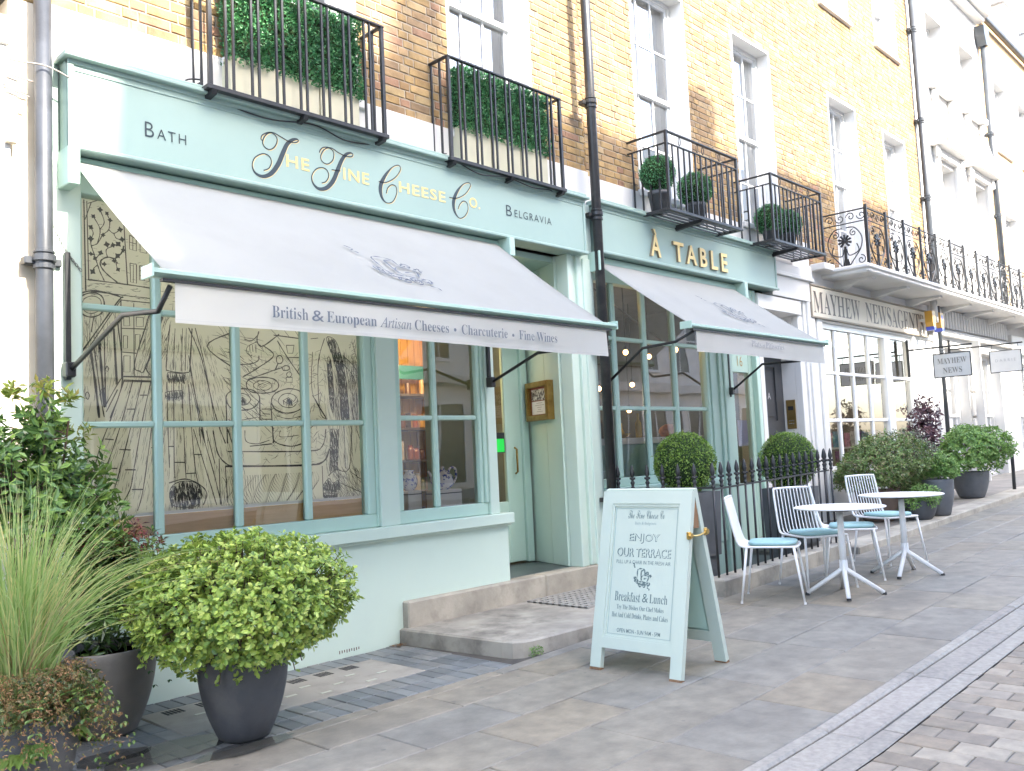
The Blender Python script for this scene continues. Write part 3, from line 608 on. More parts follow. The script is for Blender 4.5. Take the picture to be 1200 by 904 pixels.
# ================================================================== the cheese shop
shop = thing('cheese_shop', 'yellow brick house over the pale mint cheese shop front with gilt and black lettered fascia', 'shop', (1.95, YB, 0))
H1 = [(3.2, 4.38, 4.37, 7.05), (5.40, 6.53, 4.37, 7.05), (3.2, 4.38, 8.43, 10.1), (5.40, 6.53, 8.43, 10.1)]
brick_wall(shop, 1.955, 7.33, 4.372, 10.8, YB, H1, 300, 5)
for i, h in enumerate(H1): sash(shop, *h, YB, meet=5.72 if i < 2 else None, singles=i < 2)
sbm = MB()
for a, b, c, d in sub_rects(1.955, 7.33, 3.9, 4.37, []): sbm.box(a, 5.672, c, b, 5.76, d, .006)
sbm.build('stucco_band', STUCCO, shop)
MB().box(1.955, 5.73, 0, 7.33, 5.77, .1).box(1.96, 5.72, 10.8, 7.33, 6.05, 11.0, .01).build('parapet_coping', STEPST, shop)
MB().box(1.98, 5.85, 10.2, 7.3, 9.0, 10.3).box(1.96, 9.0, 0, 7.33, 9.1, 10.8).build('rear_wall', CREAMW, shop)
# fascia
fa = MB().box(2.05, 5.53, 3.425, 7.055, 5.72, 3.985, .004).build('fascia', FASC, shop)
mo = MB()
mo.box(2.05, 5.518, 3.955, 7.055, 5.56, 3.985, .003).box(2.02, 5.475, 3.985, 7.085, 5.74, 4.012, .006).box(2.035, 5.50, 4.012, 7.07, 5.74, 4.045, .01)
mo.box(2.05, 5.52, 3.425, 2.085, 5.545, 3.955, .004).box(7.02, 5.52, 3.425, 7.055, 5.545, 3.955, .004)
mo.box(2.09, 5.524, 3.915, 7.02, 5.54, 3.926, .002)
mo.box(2.05, 5.495, 3.418, 7.055, 5.53, 3.45, .008)
mo.build('fascia_moulding', FASC, fa)
MB().box(1.958, 5.66, 3.19, 2.045, 5.76, 3.98, .003).build('corner_board', FASC, shop)
for s, w_, x, z, h in (('B', .06, 2.555, 3.605, .10), ('ATH', .20, 2.705, 3.607, .068)):
    text('lettering', s, fa, NAVY, (x, 5.529, z), FX, FZ, wid=w_, hei=h, space=1.25, off=-.006)
text('lettering', 'B', fa, NAVY, (5.93, 5.529, 3.638), FX, FZ, wid=.075, hei=.10, off=-.006)
text('lettering', 'ELGRAVIA', fa, NAVY, (6.265, 5.529, 3.642), FX, FZ, wid=.52, hei=.07, space=1.2, off=-.006)
for pts, (a, b) in SCRIPT:
    P = [(x/1000, z/1000) for x, z in pts]; n = len(P)
    ws = []
    for i in range(n):
        w_ = .0095
        if a < b and a <= i <= b:
            t = (i-a)/(b-a); w_ += .027*sin(pi*t)**1.3
        ws.append(w_)
    Q = sm([(p[0], p[1], w_) for p, w_ in zip(P, ws)], 6)
    MB().ribbon([q[:2] for q in Q], [q[2] for q in Q], (0, 5.5285, 0), FX, FZ, (0, 0, 0)).build('lettering', NAVY, fa)
    # a pale hairline edge, as gilders leave it
    MB().ribbon([(q[0]+.004, q[1]-.003) for q in Q], [q[2]*.95 for q in Q], (0, 5.5292, 0), FX, FZ, (0, 0, 0)).build('gilt_shade', GOLD, fa)
for s, x0, x1, z, h in (('HE', 3.573, 3.771, 3.622, .092), ('INE', 4.078, 4.326, 3.624, .092), ('HEESE', 4.630, 5.14, 3.624, .092), ('O.', 5.425, 5.555, 3.636, .092)):
    text('lettering', s, fa, GOLD, ((x0+x1)/2, 5.529, z), FX, FZ, wid=x1-x0, hei=h, off=.012, space=1.12)
# housing under the fascia that the awning rolls out of
hp = [(0, 0), (.0, .097), (-.015, .097), (-.04, .085), (-.055, .05), (-.057, .02), (-.045, 0)]
MB().prism([(u, v) for u, v in hp], (2.10, 5.66, 3.325), (0, 1, 0), (0, 0, 1), (3.76, 0, 0)).build('awning_housing', MINT2, shop, smooth=False)
MB().box(2.03, 5.47, 3.19, 2.10, 5.72, 3.425, .006).box(5.86, 5.47, 3.25, 5.93, 5.72, 3.425, .006).split('housing_end', MINT, shop)
# stall riser, sill, posts
sr = MB().box(1.98, YW, -.1, 5.87, 5.80, .834, .003).box(4.56, YW-.002, .83, 5.86, 5.70, .8345)
sro = sr.build('stall_riser', RISER, shop)
vb = MB()
for i in range(9): vb.box(4.0+i*.022, YW-.0015, .028+(i % 3)*.003, 4.007+i*.022, YW+.001, .052)
vb.build('air_holes', mat('rusty_hole', (.12, .06, .05), rough=.9), sro)
MB().box(1.97, 5.60, .838, 5.895, 5.74, .93, .006).box(1.97, 5.635, .815, 5.885, 5.70, .838, .004).build('window_sill', RISER, shop)
ps = MB().box(1.975, 5.64, .93, 2.165, 5.80, 3.42, .005).box(1.96, 5.655, -.05, 2.0, 5.8, .83)
ps.box(4.425, 5.645, .93, 4.615, 5.80, 3.42, .005).box(5.645, 5.645, .93, 5.755, 5.80, 3.42, .005)
ps.split('pilaster', RISER, shop)
dw = MB()      # frame of the big window
dw.box(2.165, 5.675, .932, 4.425, 5.76, 1.035, .006).box(2.165, 5.668, 3.2, 4.425, 5.78, 3.42, .006).box(4.325, 5.672, 1.035, 4.40, 5.77, 3.2, .008).box(4.40, 5.66, .94, 4.425, 5.78, 3.2, .004).box(2.165, 5.672, 1.035, 2.18, 5.77, 3.2)
dwo = dw.build('display_window', MINT2, shop)
g = MB()
for x in (2.665, 3.235, 3.80): g.box(x-.028, 5.688, 1.035, x+.028, 5.752, 3.2, .012)
g.split('mullion', MINT2, dwo)
g = MB(); xs = [2.18, 2.637, 2.693, 3.207, 3.263, 3.772, 3.828, 4.325]
for z in (1.755, 2.495):
    for a, b in zip(xs[::2], xs[1::2]): g.box(a, 5.694, z-.02, b, 5.748, z+.02, .009)
g.split('glazing_bar', MINT2, dwo)
zs = [1.035, 1.735, 1.775, 2.475, 2.515, 3.2]
for a, b in zip(xs[::2], xs[1::2]):
    for c, d in zip(zs[::2], zs[1::2]):
        t = random.uniform(-.002, .002); MB().quad((a, 5.722+t, c), (b, 5.722-t, c), (b, 5.722-t, d), (a, 5.722+t, d)).build('pane', GLASS, dwo)
sw = MB()      # the small window beside the door
sw.box(4.615, 5.675, .932, 5.645, 5.76, 1.035, .006).box(4.615, 5.668, 3.2, 5.645, 5.78, 3.42, .006).box(4.615, 5.662, 1.035, 4.64, 5.78, 3.2, .004).box(4.64, 5.675, 1.035, 4.685, 5.77, 3.2, .008)
sw.box(5.56, 5.675, 1.035, 5.60, 5.77, 3.2, .008).box(5.60, 5.66, 1.035, 5.645, 5.78, 3.2, .006)
swo = sw.build('corner_window', MINT2, shop)
g = MB().box(5.045, 5.688, 1.035, 5.10, 5.752, 3.2, .012)
g.split('mullion', MINT2, swo)
g = MB()
for z in (1.79, 2.50):
    for a, b in ((4.685, 5.045), (5.10, 5.56)): g.box(a, 5.694, z-.02, b, 5.748, z+.02, .009)
g.split('glazing_bar', MINT2, swo)
for a, b in ((4.685, 5.045), (5.10, 5.56)):
    for c, d in ((1.035, 1.77), (1.81, 2.48), (2.52, 3.2)): MB().quad((a, 5.722, c), (b, 5.722, c), (b, 5.722, d), (a, 5.722, d)).build('pane', GLASS, swo)
# recess, door, right-hand pilaster
rc = MB()
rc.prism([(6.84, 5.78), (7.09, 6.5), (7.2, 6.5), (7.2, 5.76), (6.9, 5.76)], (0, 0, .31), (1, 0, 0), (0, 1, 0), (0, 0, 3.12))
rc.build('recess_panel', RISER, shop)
rb = MB()
d_ = Vector((.25, .72, 0)).normalized(); n_ = Vector((-.72, .25, 0)).normalized()*-1
def splay(mb, t0, t1, z0, z1, th):
    a = Vector((6.84, 5.78, 0)); p, q = a+d_*t0, a+d_*t1; nn = Vector((-.944, .328, 0))*th
    mb.prism([(t0, z0), (t1, z0), (t1, z1), (t0, z1)], (a.x, a.y, 0), tuple(d_), (0, 0, 1), tuple(nn)); return mb
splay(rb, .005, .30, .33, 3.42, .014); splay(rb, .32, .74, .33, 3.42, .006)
rb.split('recess_board', RISER, shop)  # recess gets the paler mint to lift its shade by colour
MB().box(5.70, 5.8, 3.362, 7.2, 6.6, 3.42).box(5.70, 5.82, .3, 5.755, 6.55, 3.36).split('recess_lining', MINT, shop)
MB().box(6.1, 5.9, 3.335, 6.42, 6.05, 3.362, .006).build('soffit_vent', mat('vent_grey', (.3, .36, .34), rough=.5), shop)
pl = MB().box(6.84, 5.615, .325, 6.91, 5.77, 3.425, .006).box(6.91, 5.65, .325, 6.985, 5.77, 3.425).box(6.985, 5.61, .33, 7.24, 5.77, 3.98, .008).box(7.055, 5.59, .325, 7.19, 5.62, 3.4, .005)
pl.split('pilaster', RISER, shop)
dr = MB().box(6.70, 6.44, .345, 6.93, 6.49, 3.0, .006).box(5.93, 6.44, .345, 6.70, 6.49, .97, .006).box(5.93, 6.44, 2.62, 6.70, 6.49, 2.78, .006).box(5.90, 6.44, .345, 5.97, 6.49, 3.0)
dr.box(6.93, 6.41, .33, 7.03, 6.52, 3.4, .006).box(5.9, 6.43, 3.0, 6.93, 6.52, 3.4, .006)
dro = dr.build('door', MINT2, shop)
MB().quad((5.97, 6.465, .97), (6.70, 6.465, .97), (6.70, 6.465, 2.62), (5.97, 6.465, 2.62)).build('pane', GLASS, dro)
MB().tube([(6.78, 6.40, 1.25), (6.78, 6.37, 1.27), (6.78, 6.37, 1.5), (6.78, 6.40, 1.52)], .011).build('door_handle', GOLDM, dro)
# inside
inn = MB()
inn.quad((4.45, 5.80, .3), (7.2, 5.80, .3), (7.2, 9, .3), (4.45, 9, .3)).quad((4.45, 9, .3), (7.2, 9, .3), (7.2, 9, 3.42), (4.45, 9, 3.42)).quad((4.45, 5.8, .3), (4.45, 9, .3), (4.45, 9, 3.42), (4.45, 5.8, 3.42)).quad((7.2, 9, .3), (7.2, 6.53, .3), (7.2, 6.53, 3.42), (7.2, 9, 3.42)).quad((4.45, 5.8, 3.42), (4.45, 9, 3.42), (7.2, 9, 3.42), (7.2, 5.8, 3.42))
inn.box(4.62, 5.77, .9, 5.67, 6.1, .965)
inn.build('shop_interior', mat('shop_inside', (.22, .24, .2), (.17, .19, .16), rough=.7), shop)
st_ = MB()      # white room and glowing panels, added to brighten the drawing from behind
st_.quad((2.1, 5.82, .3), (4.44, 5.82, .3), (4.44, 8.2, .3), (2.1, 8.2, .3)).quad((2.1, 8.2, .3), (4.44, 8.2, .3), (4.44, 8.2, 3.4), (2.1, 8.2, 3.4)).quad((2.1, 5.82, .3), (2.1, 8.2, .3), (2.1, 8.2, 3.4), (2.1, 5.82, 3.4)).quad((4.44, 5.82, .3), (4.44, 5.82, 3.4), (4.44, 8.2, 3.4), (4.44, 8.2, .3)).quad((2.1, 5.82, 3.4), (2.1, 8.2, 3.4), (4.44, 8.2, 3.4), (4.44, 5.82, 3.4))
st_.build('added_light_room', mat('light_room_white', (.8, .79, .75), rough=.8), shop)
for a in (2.35, 3.35): MB().box(a, 6.6, 3.34, a+.75, 7.8, 3.37).build('added_light_panel', mat('added_panel_glow', (1, .97, .92), emit=((1, .97, .92), 1.55)), shop)
# vases etc. in the small window
BW = mat('blue_white_china', (.75, .76, .8), (.07, .11, .42), rough=.2, scale=28, detail=3, ramp_pos=(.44, .5))
BOXW = mat('white_card', (.72, .71, .68), (.66, .65, .62), rough=.6)
bx = thing('gift_box', 'white card box with a dark ribbon line under the blue and white vase', 'box', (4.95, 5.93, .966))
MB().box(4.88, 5.86, .966, 5.03, 6.0, 1.185, .004).build('carton', BOXW, bx); MB().box(4.878, 5.858, 1.15, 5.032, 6.002, 1.158).build('ribbon', NAVY, bx)
vs = MB().lathe([(.035, 0), (.062, .03), (.074, .075), (.064, .12), (.034, .145), (.034, .155), (.05, .17), (.046, .172), (.03, .157)], 4.955, 5.93, 1.185, 20).build('vase', BW, None, True)
tag(vs, 'bulbous blue and white china vase on a white box in the small shop window', 'vase')
bx = thing('gift_box', 'long white card box with a dark ribbon line under the teapot', 'box', (5.37, 5.93, .966))
MB().box(5.20, 5.86, .966, 5.50, 6.0, 1.17, .004).build('carton', BOXW, bx); MB().box(5.198, 5.858, 1.135, 5.502, 6.002, 1.143).build('ribbon', NAVY, bx)
tp = thing('teapot', 'blue and white china teapot with a looped handle in the small shop window', 'teapot', (5.35, 5.93, 1.170))
MB().lathe([(.05, 0), (.085, .03), (.098, .075), (.085, .125), (.055, .15), (.05, .155), (.02, .175), (.014, .19), (.018, .2), (0, .207)], 5.34, 5.93, 1.170, 22).build('pot_body', BW, tp, True)
MB().tube(sm([(5.40, 5.93, 1.300), (5.43, 5.93, 1.355), (5.49, 5.93, 1.350), (5.50, 5.93, 1.280), (5.46, 5.93, 1.220), (5.42, 5.93, 1.210)], 5), .011).build('handle', BW, tp, True)
MB().tube(sm([(5.26, 5.93, 1.220), (5.22, 5.93, 1.240), (5.2, 5.93, 1.300), (5.17, 5.93, 1.335)], 5), [.02]*5+[.016]*5+[.012]*6).build('spout', BW, tp, True)
sh = thing('wall_shelf', 'warm lit wooden shelf unit of jars and packets inside the cheese shop', 'shelf', (5.9, 7.3, .3))
WOODW = mat('warm_wood', (.62, .36, .10), (.5, .27, .07), rough=.5, scale=3, stretch=(10, 1, 1))
s_ = MB().box(5.35, 7.46, .3, 6.45, 7.5, 2.95)
for i in range(12): s_.box(5.352+i*.0915, 7.445, .3, 5.437+i*.0915, 7.462, 2.95)
s_.box(5.33, 7.1, .3, 5.36, 7.5, 2.95).box(6.44, 7.1, .3, 6.47, 7.5, 2.95).build('back_boards', WOODW, sh)
s_ = MB()
for z in (.75, 1.1, 1.42, 1.75, 2.1): s_.box(5.36, 7.1, z, 6.44, 7.445, z+.025)
s_.split('shelf_board', mat('dark_shelf', (.08, .06, .04), rough=.5), sh)
MB().box(5.36, 7.14, 2.28, 6.44, 7.16, 2.42).build('sign_strip', mat('teal_strip', (.04, .19, .17), rough=.5), sh)
MB().box(5.40, 7.16, 2.86, 6.40, 7.2, 2.88).split('lamp_strip', mat('warm_lamp', (1, .7, .35), emit=((1, .62, .25), 2.2)), sh)
JAR = mat('jar_goods', (1, 1, 1), (.7, .7, .7), rough=.35, ramp=[(.35, .10, .04), (.06, .05, .05), (.55, .30, .08), (.6, .55, .45), (.12, .05, .03), (.42, .2, .05), (.7, .62, .5), (.2, .22, .1)])
jm = []
for k in range(2):
    q = MB().lathe([(.034, 0), (.036, .004), (.036, .085), (.028, .1), (.028, .12), (.0, .12)] if k == 0 else [(.03, 0), (.03, .13), (0, .13)], 0, 0, 0, 10); me = bpy.data.meshes.new('jar'); me.from_pydata(q.v, [], q.f); me.materials.append(JAR); jm.append(me)
for z in (.775, 1.125, 1.445, 1.775, 2.125):
    for x in range(12):
        if random.random() < .88:
            o = bpy.data.objects.new('jar', random.choice(jm)); COL.objects.link(o); o.location = (5.42+x*.088, 7.2+random.uniform(-.03, .03), z); s = random.uniform(.85, 1.5); o.scale = (1, 1, s)
            lv_ = {.775: 'lowest', 1.125: 'second', 1.445: 'middle', 1.775: 'fourth', 2.125: 'topmost'}[z]; tag(o, 'small jar on the %s board of the warm lit shop shelf' % lv_, 'jar', 'jars on the %s lit board' % lv_)
os_ = MB().box(6.40, 6.425, 1.47, 6.66, 6.437, 1.68).build('shop_sign', mat('sign_black', (.03, .035, .04), rough=.4))
tag(os_, 'small black and green notice stuck inside the glass of the shop door', 'sign')
MB().box(6.41, 6.421, 1.48, 6.65, 6.427, 1.615).build('green_panel', mat('lit_green', (.02, .55, .08), rough=.4, emit=((.02, .8, .08), .05)), os_)
# ------------------------------------------------------------------ drawing in the big window
PAPER = mat('mural_paper', (.80, .795, .70), (.75, .745, .65), rough=.7, scale=1.3, trans=.4)
mu = thing('window_drawing', 'black line drawing of a farmhouse kitchen on cream board behind the big shop window', 'poster', (3.25, 5.78, 1.18))
MB().box(2.15, 5.77, 1.185, 4.36, 5.785, 3.3).build('drawing_board', PAPER, mu)
MB().box(2.15, 5.765, 1.165, 4.36, 5.79, 1.185).build('white_edge', GLOSSW, mu)
ln = MB(); yy = 5.7685
def inside(p, poly):
    c = False; j = len(poly)-1
    for i in range(len(poly)):
        a, b = poly[i], poly[j]
        if (a[1] > p[1]) != (b[1] > p[1]) and p[0] < (b[0]-a[0])*(p[1]-a[1])/(b[1]-a[1])+a[0]: c = not c
        j = i
    return c
ny_ = 0
for w_, k, pts in MURAL:
    P = [(x/1000, z/1000) for x, z in pts]
    if k: P = sm(P, 4, True) if len(P) > 4 else [*P]
    elif len(P) > 2: P = sm(P, 5)
    if k: P = P+[P[0]]
    ny_ += 1; yl = yy-.00001*ny_
    ln.ribbon(P, [w_*.00092*(1+.25*sin(i*1.7)) for i in range(len(P))], (0, yl, 0), FX, FZ, (0, 0, 0))
    if k == 2:      # hatched solid
        x0, x1 = min(p[0] for p in P), max(p[0] for p in P); z0, z1 = min(p[1] for p in P), max(p[1] for p in P)
        for q in range(int((x1-x0)*(z1-z0)*13000)+14):
            a = (random.uniform(x0, x1), random.uniform(z0, z1))
            if inside(a, P): ln.ribbon([a, (a[0]+.004, a[1]-.03)], [.0045, .003], (0, yl-.0001-q*1e-7, 0), FX, FZ, (0, 0, 0))
for x, z in LEAFPTS:
    x /= 1000; z /= 1000; r = random.uniform(.016, .024); a = random.uniform(0, 6)
    ln.poly([(x+r*cos(a+t)*(1 if i % 2 == 0 else .55), yy-.002, z+r*sin(a+t)*(1 if i % 2 == 0 else .55)) for i, t in enumerate([k*pi/4 for k in range(8)])][::-1])
def hatch(poly, n, l, w_, ang, wob=.25):
    x0, x1 = min(p[0] for p in poly), max(p[0] for p in poly); z0, z1 = min(p[1] for p in poly), max(p[1] for p in poly)
    for q in range(n):
        a = (random.uniform(x0, x1), random.uniform(z0, z1))
        if not inside(a, poly): continue
        t = ang+random.uniform(-wob, wob); L = l*random.uniform(.4, 1.2); b = random.uniform(-.25, .25)
        P = [(a[0]+cos(t)*L*s+sin(t)*L*b*s*(1-s), a[1]+sin(t)*L*s-cos(t)*L*b*s*(1-s)) for s in (0, .35, .7, 1)]
        ln.ribbon(P, [w_*.5, w_, w_, w_*.4], (0, yy-.0025-q*1e-6, 0), FX, FZ, (0, 0, 0))
for k in range(950):      # grain along the floor boards, which run to a vanishing point
    u = random.random(); z1 = random.uniform(1.22, 2.38); z0 = z1-random.uniform(.02, .09); X = lambda z: 2.84+(u-.5)*(.42+(2.42-z)*.68)-.05*(2.42-z)
    ln.ribbon([(X(z1), z1), ((X(z0)+X(z1))/2+.003, (z0+z1)/2), (X(z0), z0)], [.0008, .0024, .0008], (0, yy-.0025-k*1e-6, 0), FX, FZ, (0, 0, 0))
for k in range(56):      # wavy grain of the table front
    x0 = 3.14+.78*k/56; P = [(x0+.012*sin(k*.9+t*.9)+.02*sin(t*.5+k*.13), 1.39-.2*t/9) for t in range(10)]
    ln.ribbon(P, [.0022+.0016*sin(t+k) for t in range(10)], (0, yy-.0025-k*1e-6, 0), FX, FZ, (0, 0, 0))
hatch([(4.05, 1.42), (4.33, 1.42), (4.33, 1.19), (4.05, 1.19)], 135, 0.080, 0.0025, radians(-55), .3)
hatch([(3.06, 2.28), (3.36, 2.3), (3.55, 1.75), (3.3, 1.75)], 60, 0.128, 0.0043, radians(-35), .5)
hatch([(3.8, 2.3), (4.02, 2.0), (4.0, 1.5), (3.6, 1.5)], 60, 0.080, 0.0037, radians(60), .7)
hatch([(2.2, 3.15), (2.42, 3.15), (2.42, 2.55), (2.2, 2.55)], 15, 0.016, 0.0019, 0)
hatch([(2.2, 2.68), (2.85, 2.68), (2.85, 2.58), (2.2, 2.58)], 60, 0.040, 0.0025, .1, .3)
hatch([(2.19, 2.5), (2.45, 2.5), (2.3, 2.2), (2.19, 2.1)], 105, 0.056, 0.0025, radians(-80), .3)
hatch([(2.6, 2.5), (2.8, 2.5), (2.72, 2.05), (2.55, 2.05)], 105, 0.080, 0.0025, radians(72), .2)
hatch([(4.1, 2.32), (4.32, 2.32), (4.32, 1.8), (4.08, 1.8)], 180, 0.128, 0.0037, radians(-84), .12)
hatch([(4.25, 2.4), (4.34, 2.4), (4.34, 2.1), (4.25, 2.1)], 75, 0.040, 0.0025, .8, .8)
hatch([(2.9, 2.45), (4.3, 2.45), (4.3, 2.9), (2.9, 2.9)], 180, 0.160, 0.0037, .6, 1.5)
hatch([(3.05, 2.45), (3.45, 2.45), (3.6, 1.75), (3.35, 1.75)], 120, .11, .0028, radians(-30), .5)
hatch([(3.35, 2.3), (4.0, 2.3), (4.0, 1.45), (3.4, 1.45)], 260, .06, .0022, .4, 1.4)
hatch([(4.0, 2.35), (4.33, 2.35), (4.33, 1.2), (4.0, 1.2)], 260, .12, .0024, radians(-82), .15)
hatch([(2.19, 3.2), (2.9, 3.2), (2.9, 2.55), (2.19, 2.55)], 120, .03, .002, 0, .4)
hatch([(2.2, 2.4), (2.45, 2.4), (2.4, 1.9), (2.2, 1.6)], 120, .1, .0022, radians(82), .15)
ln.build('line_drawing', INK, mu)
wb = MB()
for a, b in ((2.17, 2.665), (2.667, 3.235), (3.237, 3.80), (3.802, 4.36)): wb.box(a, 5.765, 1.03, b, 5.79, 1.163)
tag(wb.build('plinth_board', OAK), 'oak coloured board along the foot of the window drawing', 'board')
# ================================================================== awnings
def awning(x0, x1, xr0, xr1, yt, zt, yf, zf, vz, lab, arms, draw):
    t = thing('awning', lab, 'awning', ((x0+x1)/2, yt, zt), 'white roller awnings over the shop windows')
    mb = MB(); nx, ny = 26, 14
    def P(i, j, d=0):
        u, v = i/nx, j/ny
        s = -.03*sin(pi*v)*(.6+.4*sin(pi*u))+.004*sin(u*17+v*3)*v
        return (x0+(x1-x0)*u, yt+(yf-yt)*v, zt+(zf-zt)*v+s+d)
    for d in (0, .004):
        k = len(mb.v)
        for j in range(ny+1):
            for i in range(nx+1): mb.v.append(P(i, j, d))
        for j in range(ny):
            for i in range(nx):
                a = k+j*(nx+1)+i; q = (a, a+1, a+nx+2, a+nx+1)
                mb.f.append(q if d == 0 else q[::-1])
    k2 = (nx+1)*(ny+1)
    for j in range(ny):
        a = j*(nx+1); mb.f.append((a, a+nx+1, a+nx+1+k2, a+k2)); a += nx; mb.f.append((a, a+k2, a+nx+1+k2, a+nx+1))
    cv = mb.build('canvas', CANVAS, t, True)
    # front rail: a shallow mint trough with a dark slot under it
    prof = [(-.05, .0), (-.05, .025), (-.035, .036), (.02, .04), (.055, .028), (.055, .01), (.02, -.006)]
    rl = MB().prism([(-u, v) for u, v in prof][::-1], (xr0, yf, zf-.025), (0, 1, 0), (0, 0, 1), (xr1-xr0, 0, 0)).build('front_rail', MINT, t)
    MB().box(xr0+.06, yf-.035, zf-.052, xr1-.05, yf+.0, zf-.037).build('rail_slot', IRON, rl)
    for xe in (xr0, xr1): MB().box(xe-.006, yf-.06, zf-.04, xe+.006, yf+.07, zf+.03, .004).build('rail_end', MINT, rl)
    # hanging valance
    mb = MB(); n = 60; va = zf-.045; yv = yf-.022
    for i in range(n+1):
        u = i/n; x = x0+.04+(x1-x0-.07)*u
        for j in range(5):
            v = j/4; y = yv-.004*v+.009*v*sin(u*9+1)+.004*v*sin(u*31); mb.v.append((x, y, va+(vz-va)*v+.004*v*sin(u*5)))
    for i in range(n):
        for j in range(4): a = i*5+j; mb.f.append((a, a+1, a+6, a+5))
    val = mb.build('valance', VALC, t, True)
    hm = MB()
    for i in range(n):
        a, b = mb.v[i*5+4], mb.v[i*5+9]; hm.quad((a[0], a[1]-.002, a[2]+.016), (a[0], a[1]-.002, a[2]+.019), (b[0], b[1]-.002, b[2]+.019), (b[0], b[1]-.002, b[2]+.016))
    hm.build('hem_stitch', mat('stitch_thread', (.6, .6, .59)), val)
    for (bx, bz0, bz1, pts) in arms:
        a = MB().tube(sm([pts[0], pts[0]]+[], 1)+[Vector(p) for p in pts[1:]] if False else [Vector(p) for p in pts], .0145, 8).build('arm', IRON, t, True)
        MB().box(bx-.016, 5.60, bz0, bx+.016, 5.632, bz1, .004).box(bx-.03, 5.56, pts[0][2]-.045, bx+.03, 5.632, pts[0][2]+.045, .008).build('wall_bar', IRON, a)
    draw(t, cv, val, P, nx, ny)
    return t
INKB = mat('canvas_ink', (.10, .12, .16), rough=.9)
def cheese_mark(o, ux, uy, s, parent, m, sc=1.0):
    """the little drawing of a cut cheese with nuts and leaves"""
    mb = MB(); w_ = .024/sc
    L = [[(-.30, .36), (-.22, .44), (0, .46), (.16, .40)], [(-.30, .36), (-.30, -.10)], [(-.30, -.10), (-.16, -.20), (.02, -.22), (.06, -.20)], [(.16, .40), (.16, .12)],
         [(-.06, .34), (-.06, -.16)], [(-.06, .34), (.16, .40)], [(-.06, -.02), (.10, .14), (.34, .10), (.44, .04)], [(-.06, -.02), (.06, -.20), (.30, -.22), (.44, .04)], [(.12, -.06), (.3, -.02)],
         [(-.36, -.02), (-.48, .02), (-.46, -.12), (-.34, -.14)], [(-.48, -.16), (-.34, -.28), (-.16, -.30)], [(-.2, -.32), (-.04, -.30), (.0, -.44), (-.16, -.46), (-.2, -.32)],
         [(.06, -.30), (.2, -.28), (.26, -.42), (.12, -.48), (.06, -.30)], [(.3, -.3), (.48, -.24), (.5, -.36), (.36, -.42)], [(.2, .2), (.3, .3), (.42, .24), (.34, .14)], [(.44, .1), (.54, .16), (.52, .0)],
         [(-.46, .50), (-.56, .58), (-.5, .64), (-.62, .74)], [(.36, -.5), (.48, -.54), (.5, -.64)]]
    for pts in L:
        q = sm(pts, 5); mb.ribbon([(x*s, y*s) for x, y in q], [w_*s*(1.3+.9*sin(i*1.1)) for i in range(len(q))], o, ux, uy, (0, 0, 0))
    rr = random.Random(4)
    for cx, cy in ((-.41, -.07), (-.1, -.38), (.16, -.38), (.42, -.33), (.3, .22), (-.3, -.25), (.5, .08)):
        for k in range(9):
            x, y = cx+rr.uniform(-.07, .07), cy+rr.uniform(-.06, .06); a = rr.uniform(0, 3); mb.ribbon([(x*s, y*s), ((x+.06*cos(a))*s, (y+.06*sin(a))*s)], [w_*s*1.6, w_*s*.6], o, ux, uy, (0, 0, 0))
    for k in range(14): y = .3-k*.03; mb.ribbon([(-.06*s, y*s), (-.035*s, (y-.01)*s)], [w_*s, w_*s], o, ux, uy, (0, 0, 0))
    return mb.build('cheese_drawing', m, parent)
def draw1(t, cv, val, P, nx, ny):
    a, b = Vector(P(13, 10)), Vector(P(13, 6)); uy = (b-a).normalized(); n = Vector((1, 0, 0)).cross(uy)
    cheese_mark(tuple(Vector(P(13.2, 9.0))+n*.022), (1, 0, 0), tuple(uy), .43, cv, INKB, 1.6)
    y = 4.345; z0 = 2.272
    xs = {'British': (2.69, 2.925), '&': (2.95, 3.033), 'European': (3.053, 3.42), 'Artisan': (3.443, 3.697), 'Cheeses': (3.725, 4.02), 'Charcuterie': (4.137, 4.584), 'Fine Wines': (4.705, 5.124)}
    hz = {'British': (.068, 0), '&': (.064, 0), 'European': (.084, -.018), 'Artisan': (.066, 0), 'Cheeses': (.068, 0), 'Charcuterie': (.068, 0), 'Fine Wines': (.068, 0)}
    for wd, (a, b) in xs.items():
        h, dz = hz[wd]; f = italic if wd == 'Artisan' else serif
        text('lettering', wd if wd == '&' else f(wd), val, INKB, (a, y, z0+dz), FX, FZ, wid=b-a, hei=h, off=0 if wd in ('&', 'Artisan') else -.006, align='L')
    for x in (4.078, 4.643): MB().poly([(x+.012*cos(k*pi/5), y-.001, z0+.026+.012*sin(k*pi/5)) for k in range(10)]).build('lettering', INKB, val)
awning(2.10, 5.80, 2.01, 5.88, 5.585, 3.365, 4.39, 2.465, 2.205, 'large white awning with mint rail and long lettered valance over the cheese shop window',
       [(2.07, 2.02, 2.80, [(2.075, 5.58, 2.08), (2.09, 4.88, 2.315), (2.11, 4.50, 2.28), (2.13, 4.40, 2.40)]),
        (5.66, 2.06, 2.9, [(5.66, 5.58, 2.10), (5.67, 5.03, 2.30), (5.68, 4.62, 2.30), (5.69, 4.42, 2.40)])], draw1)
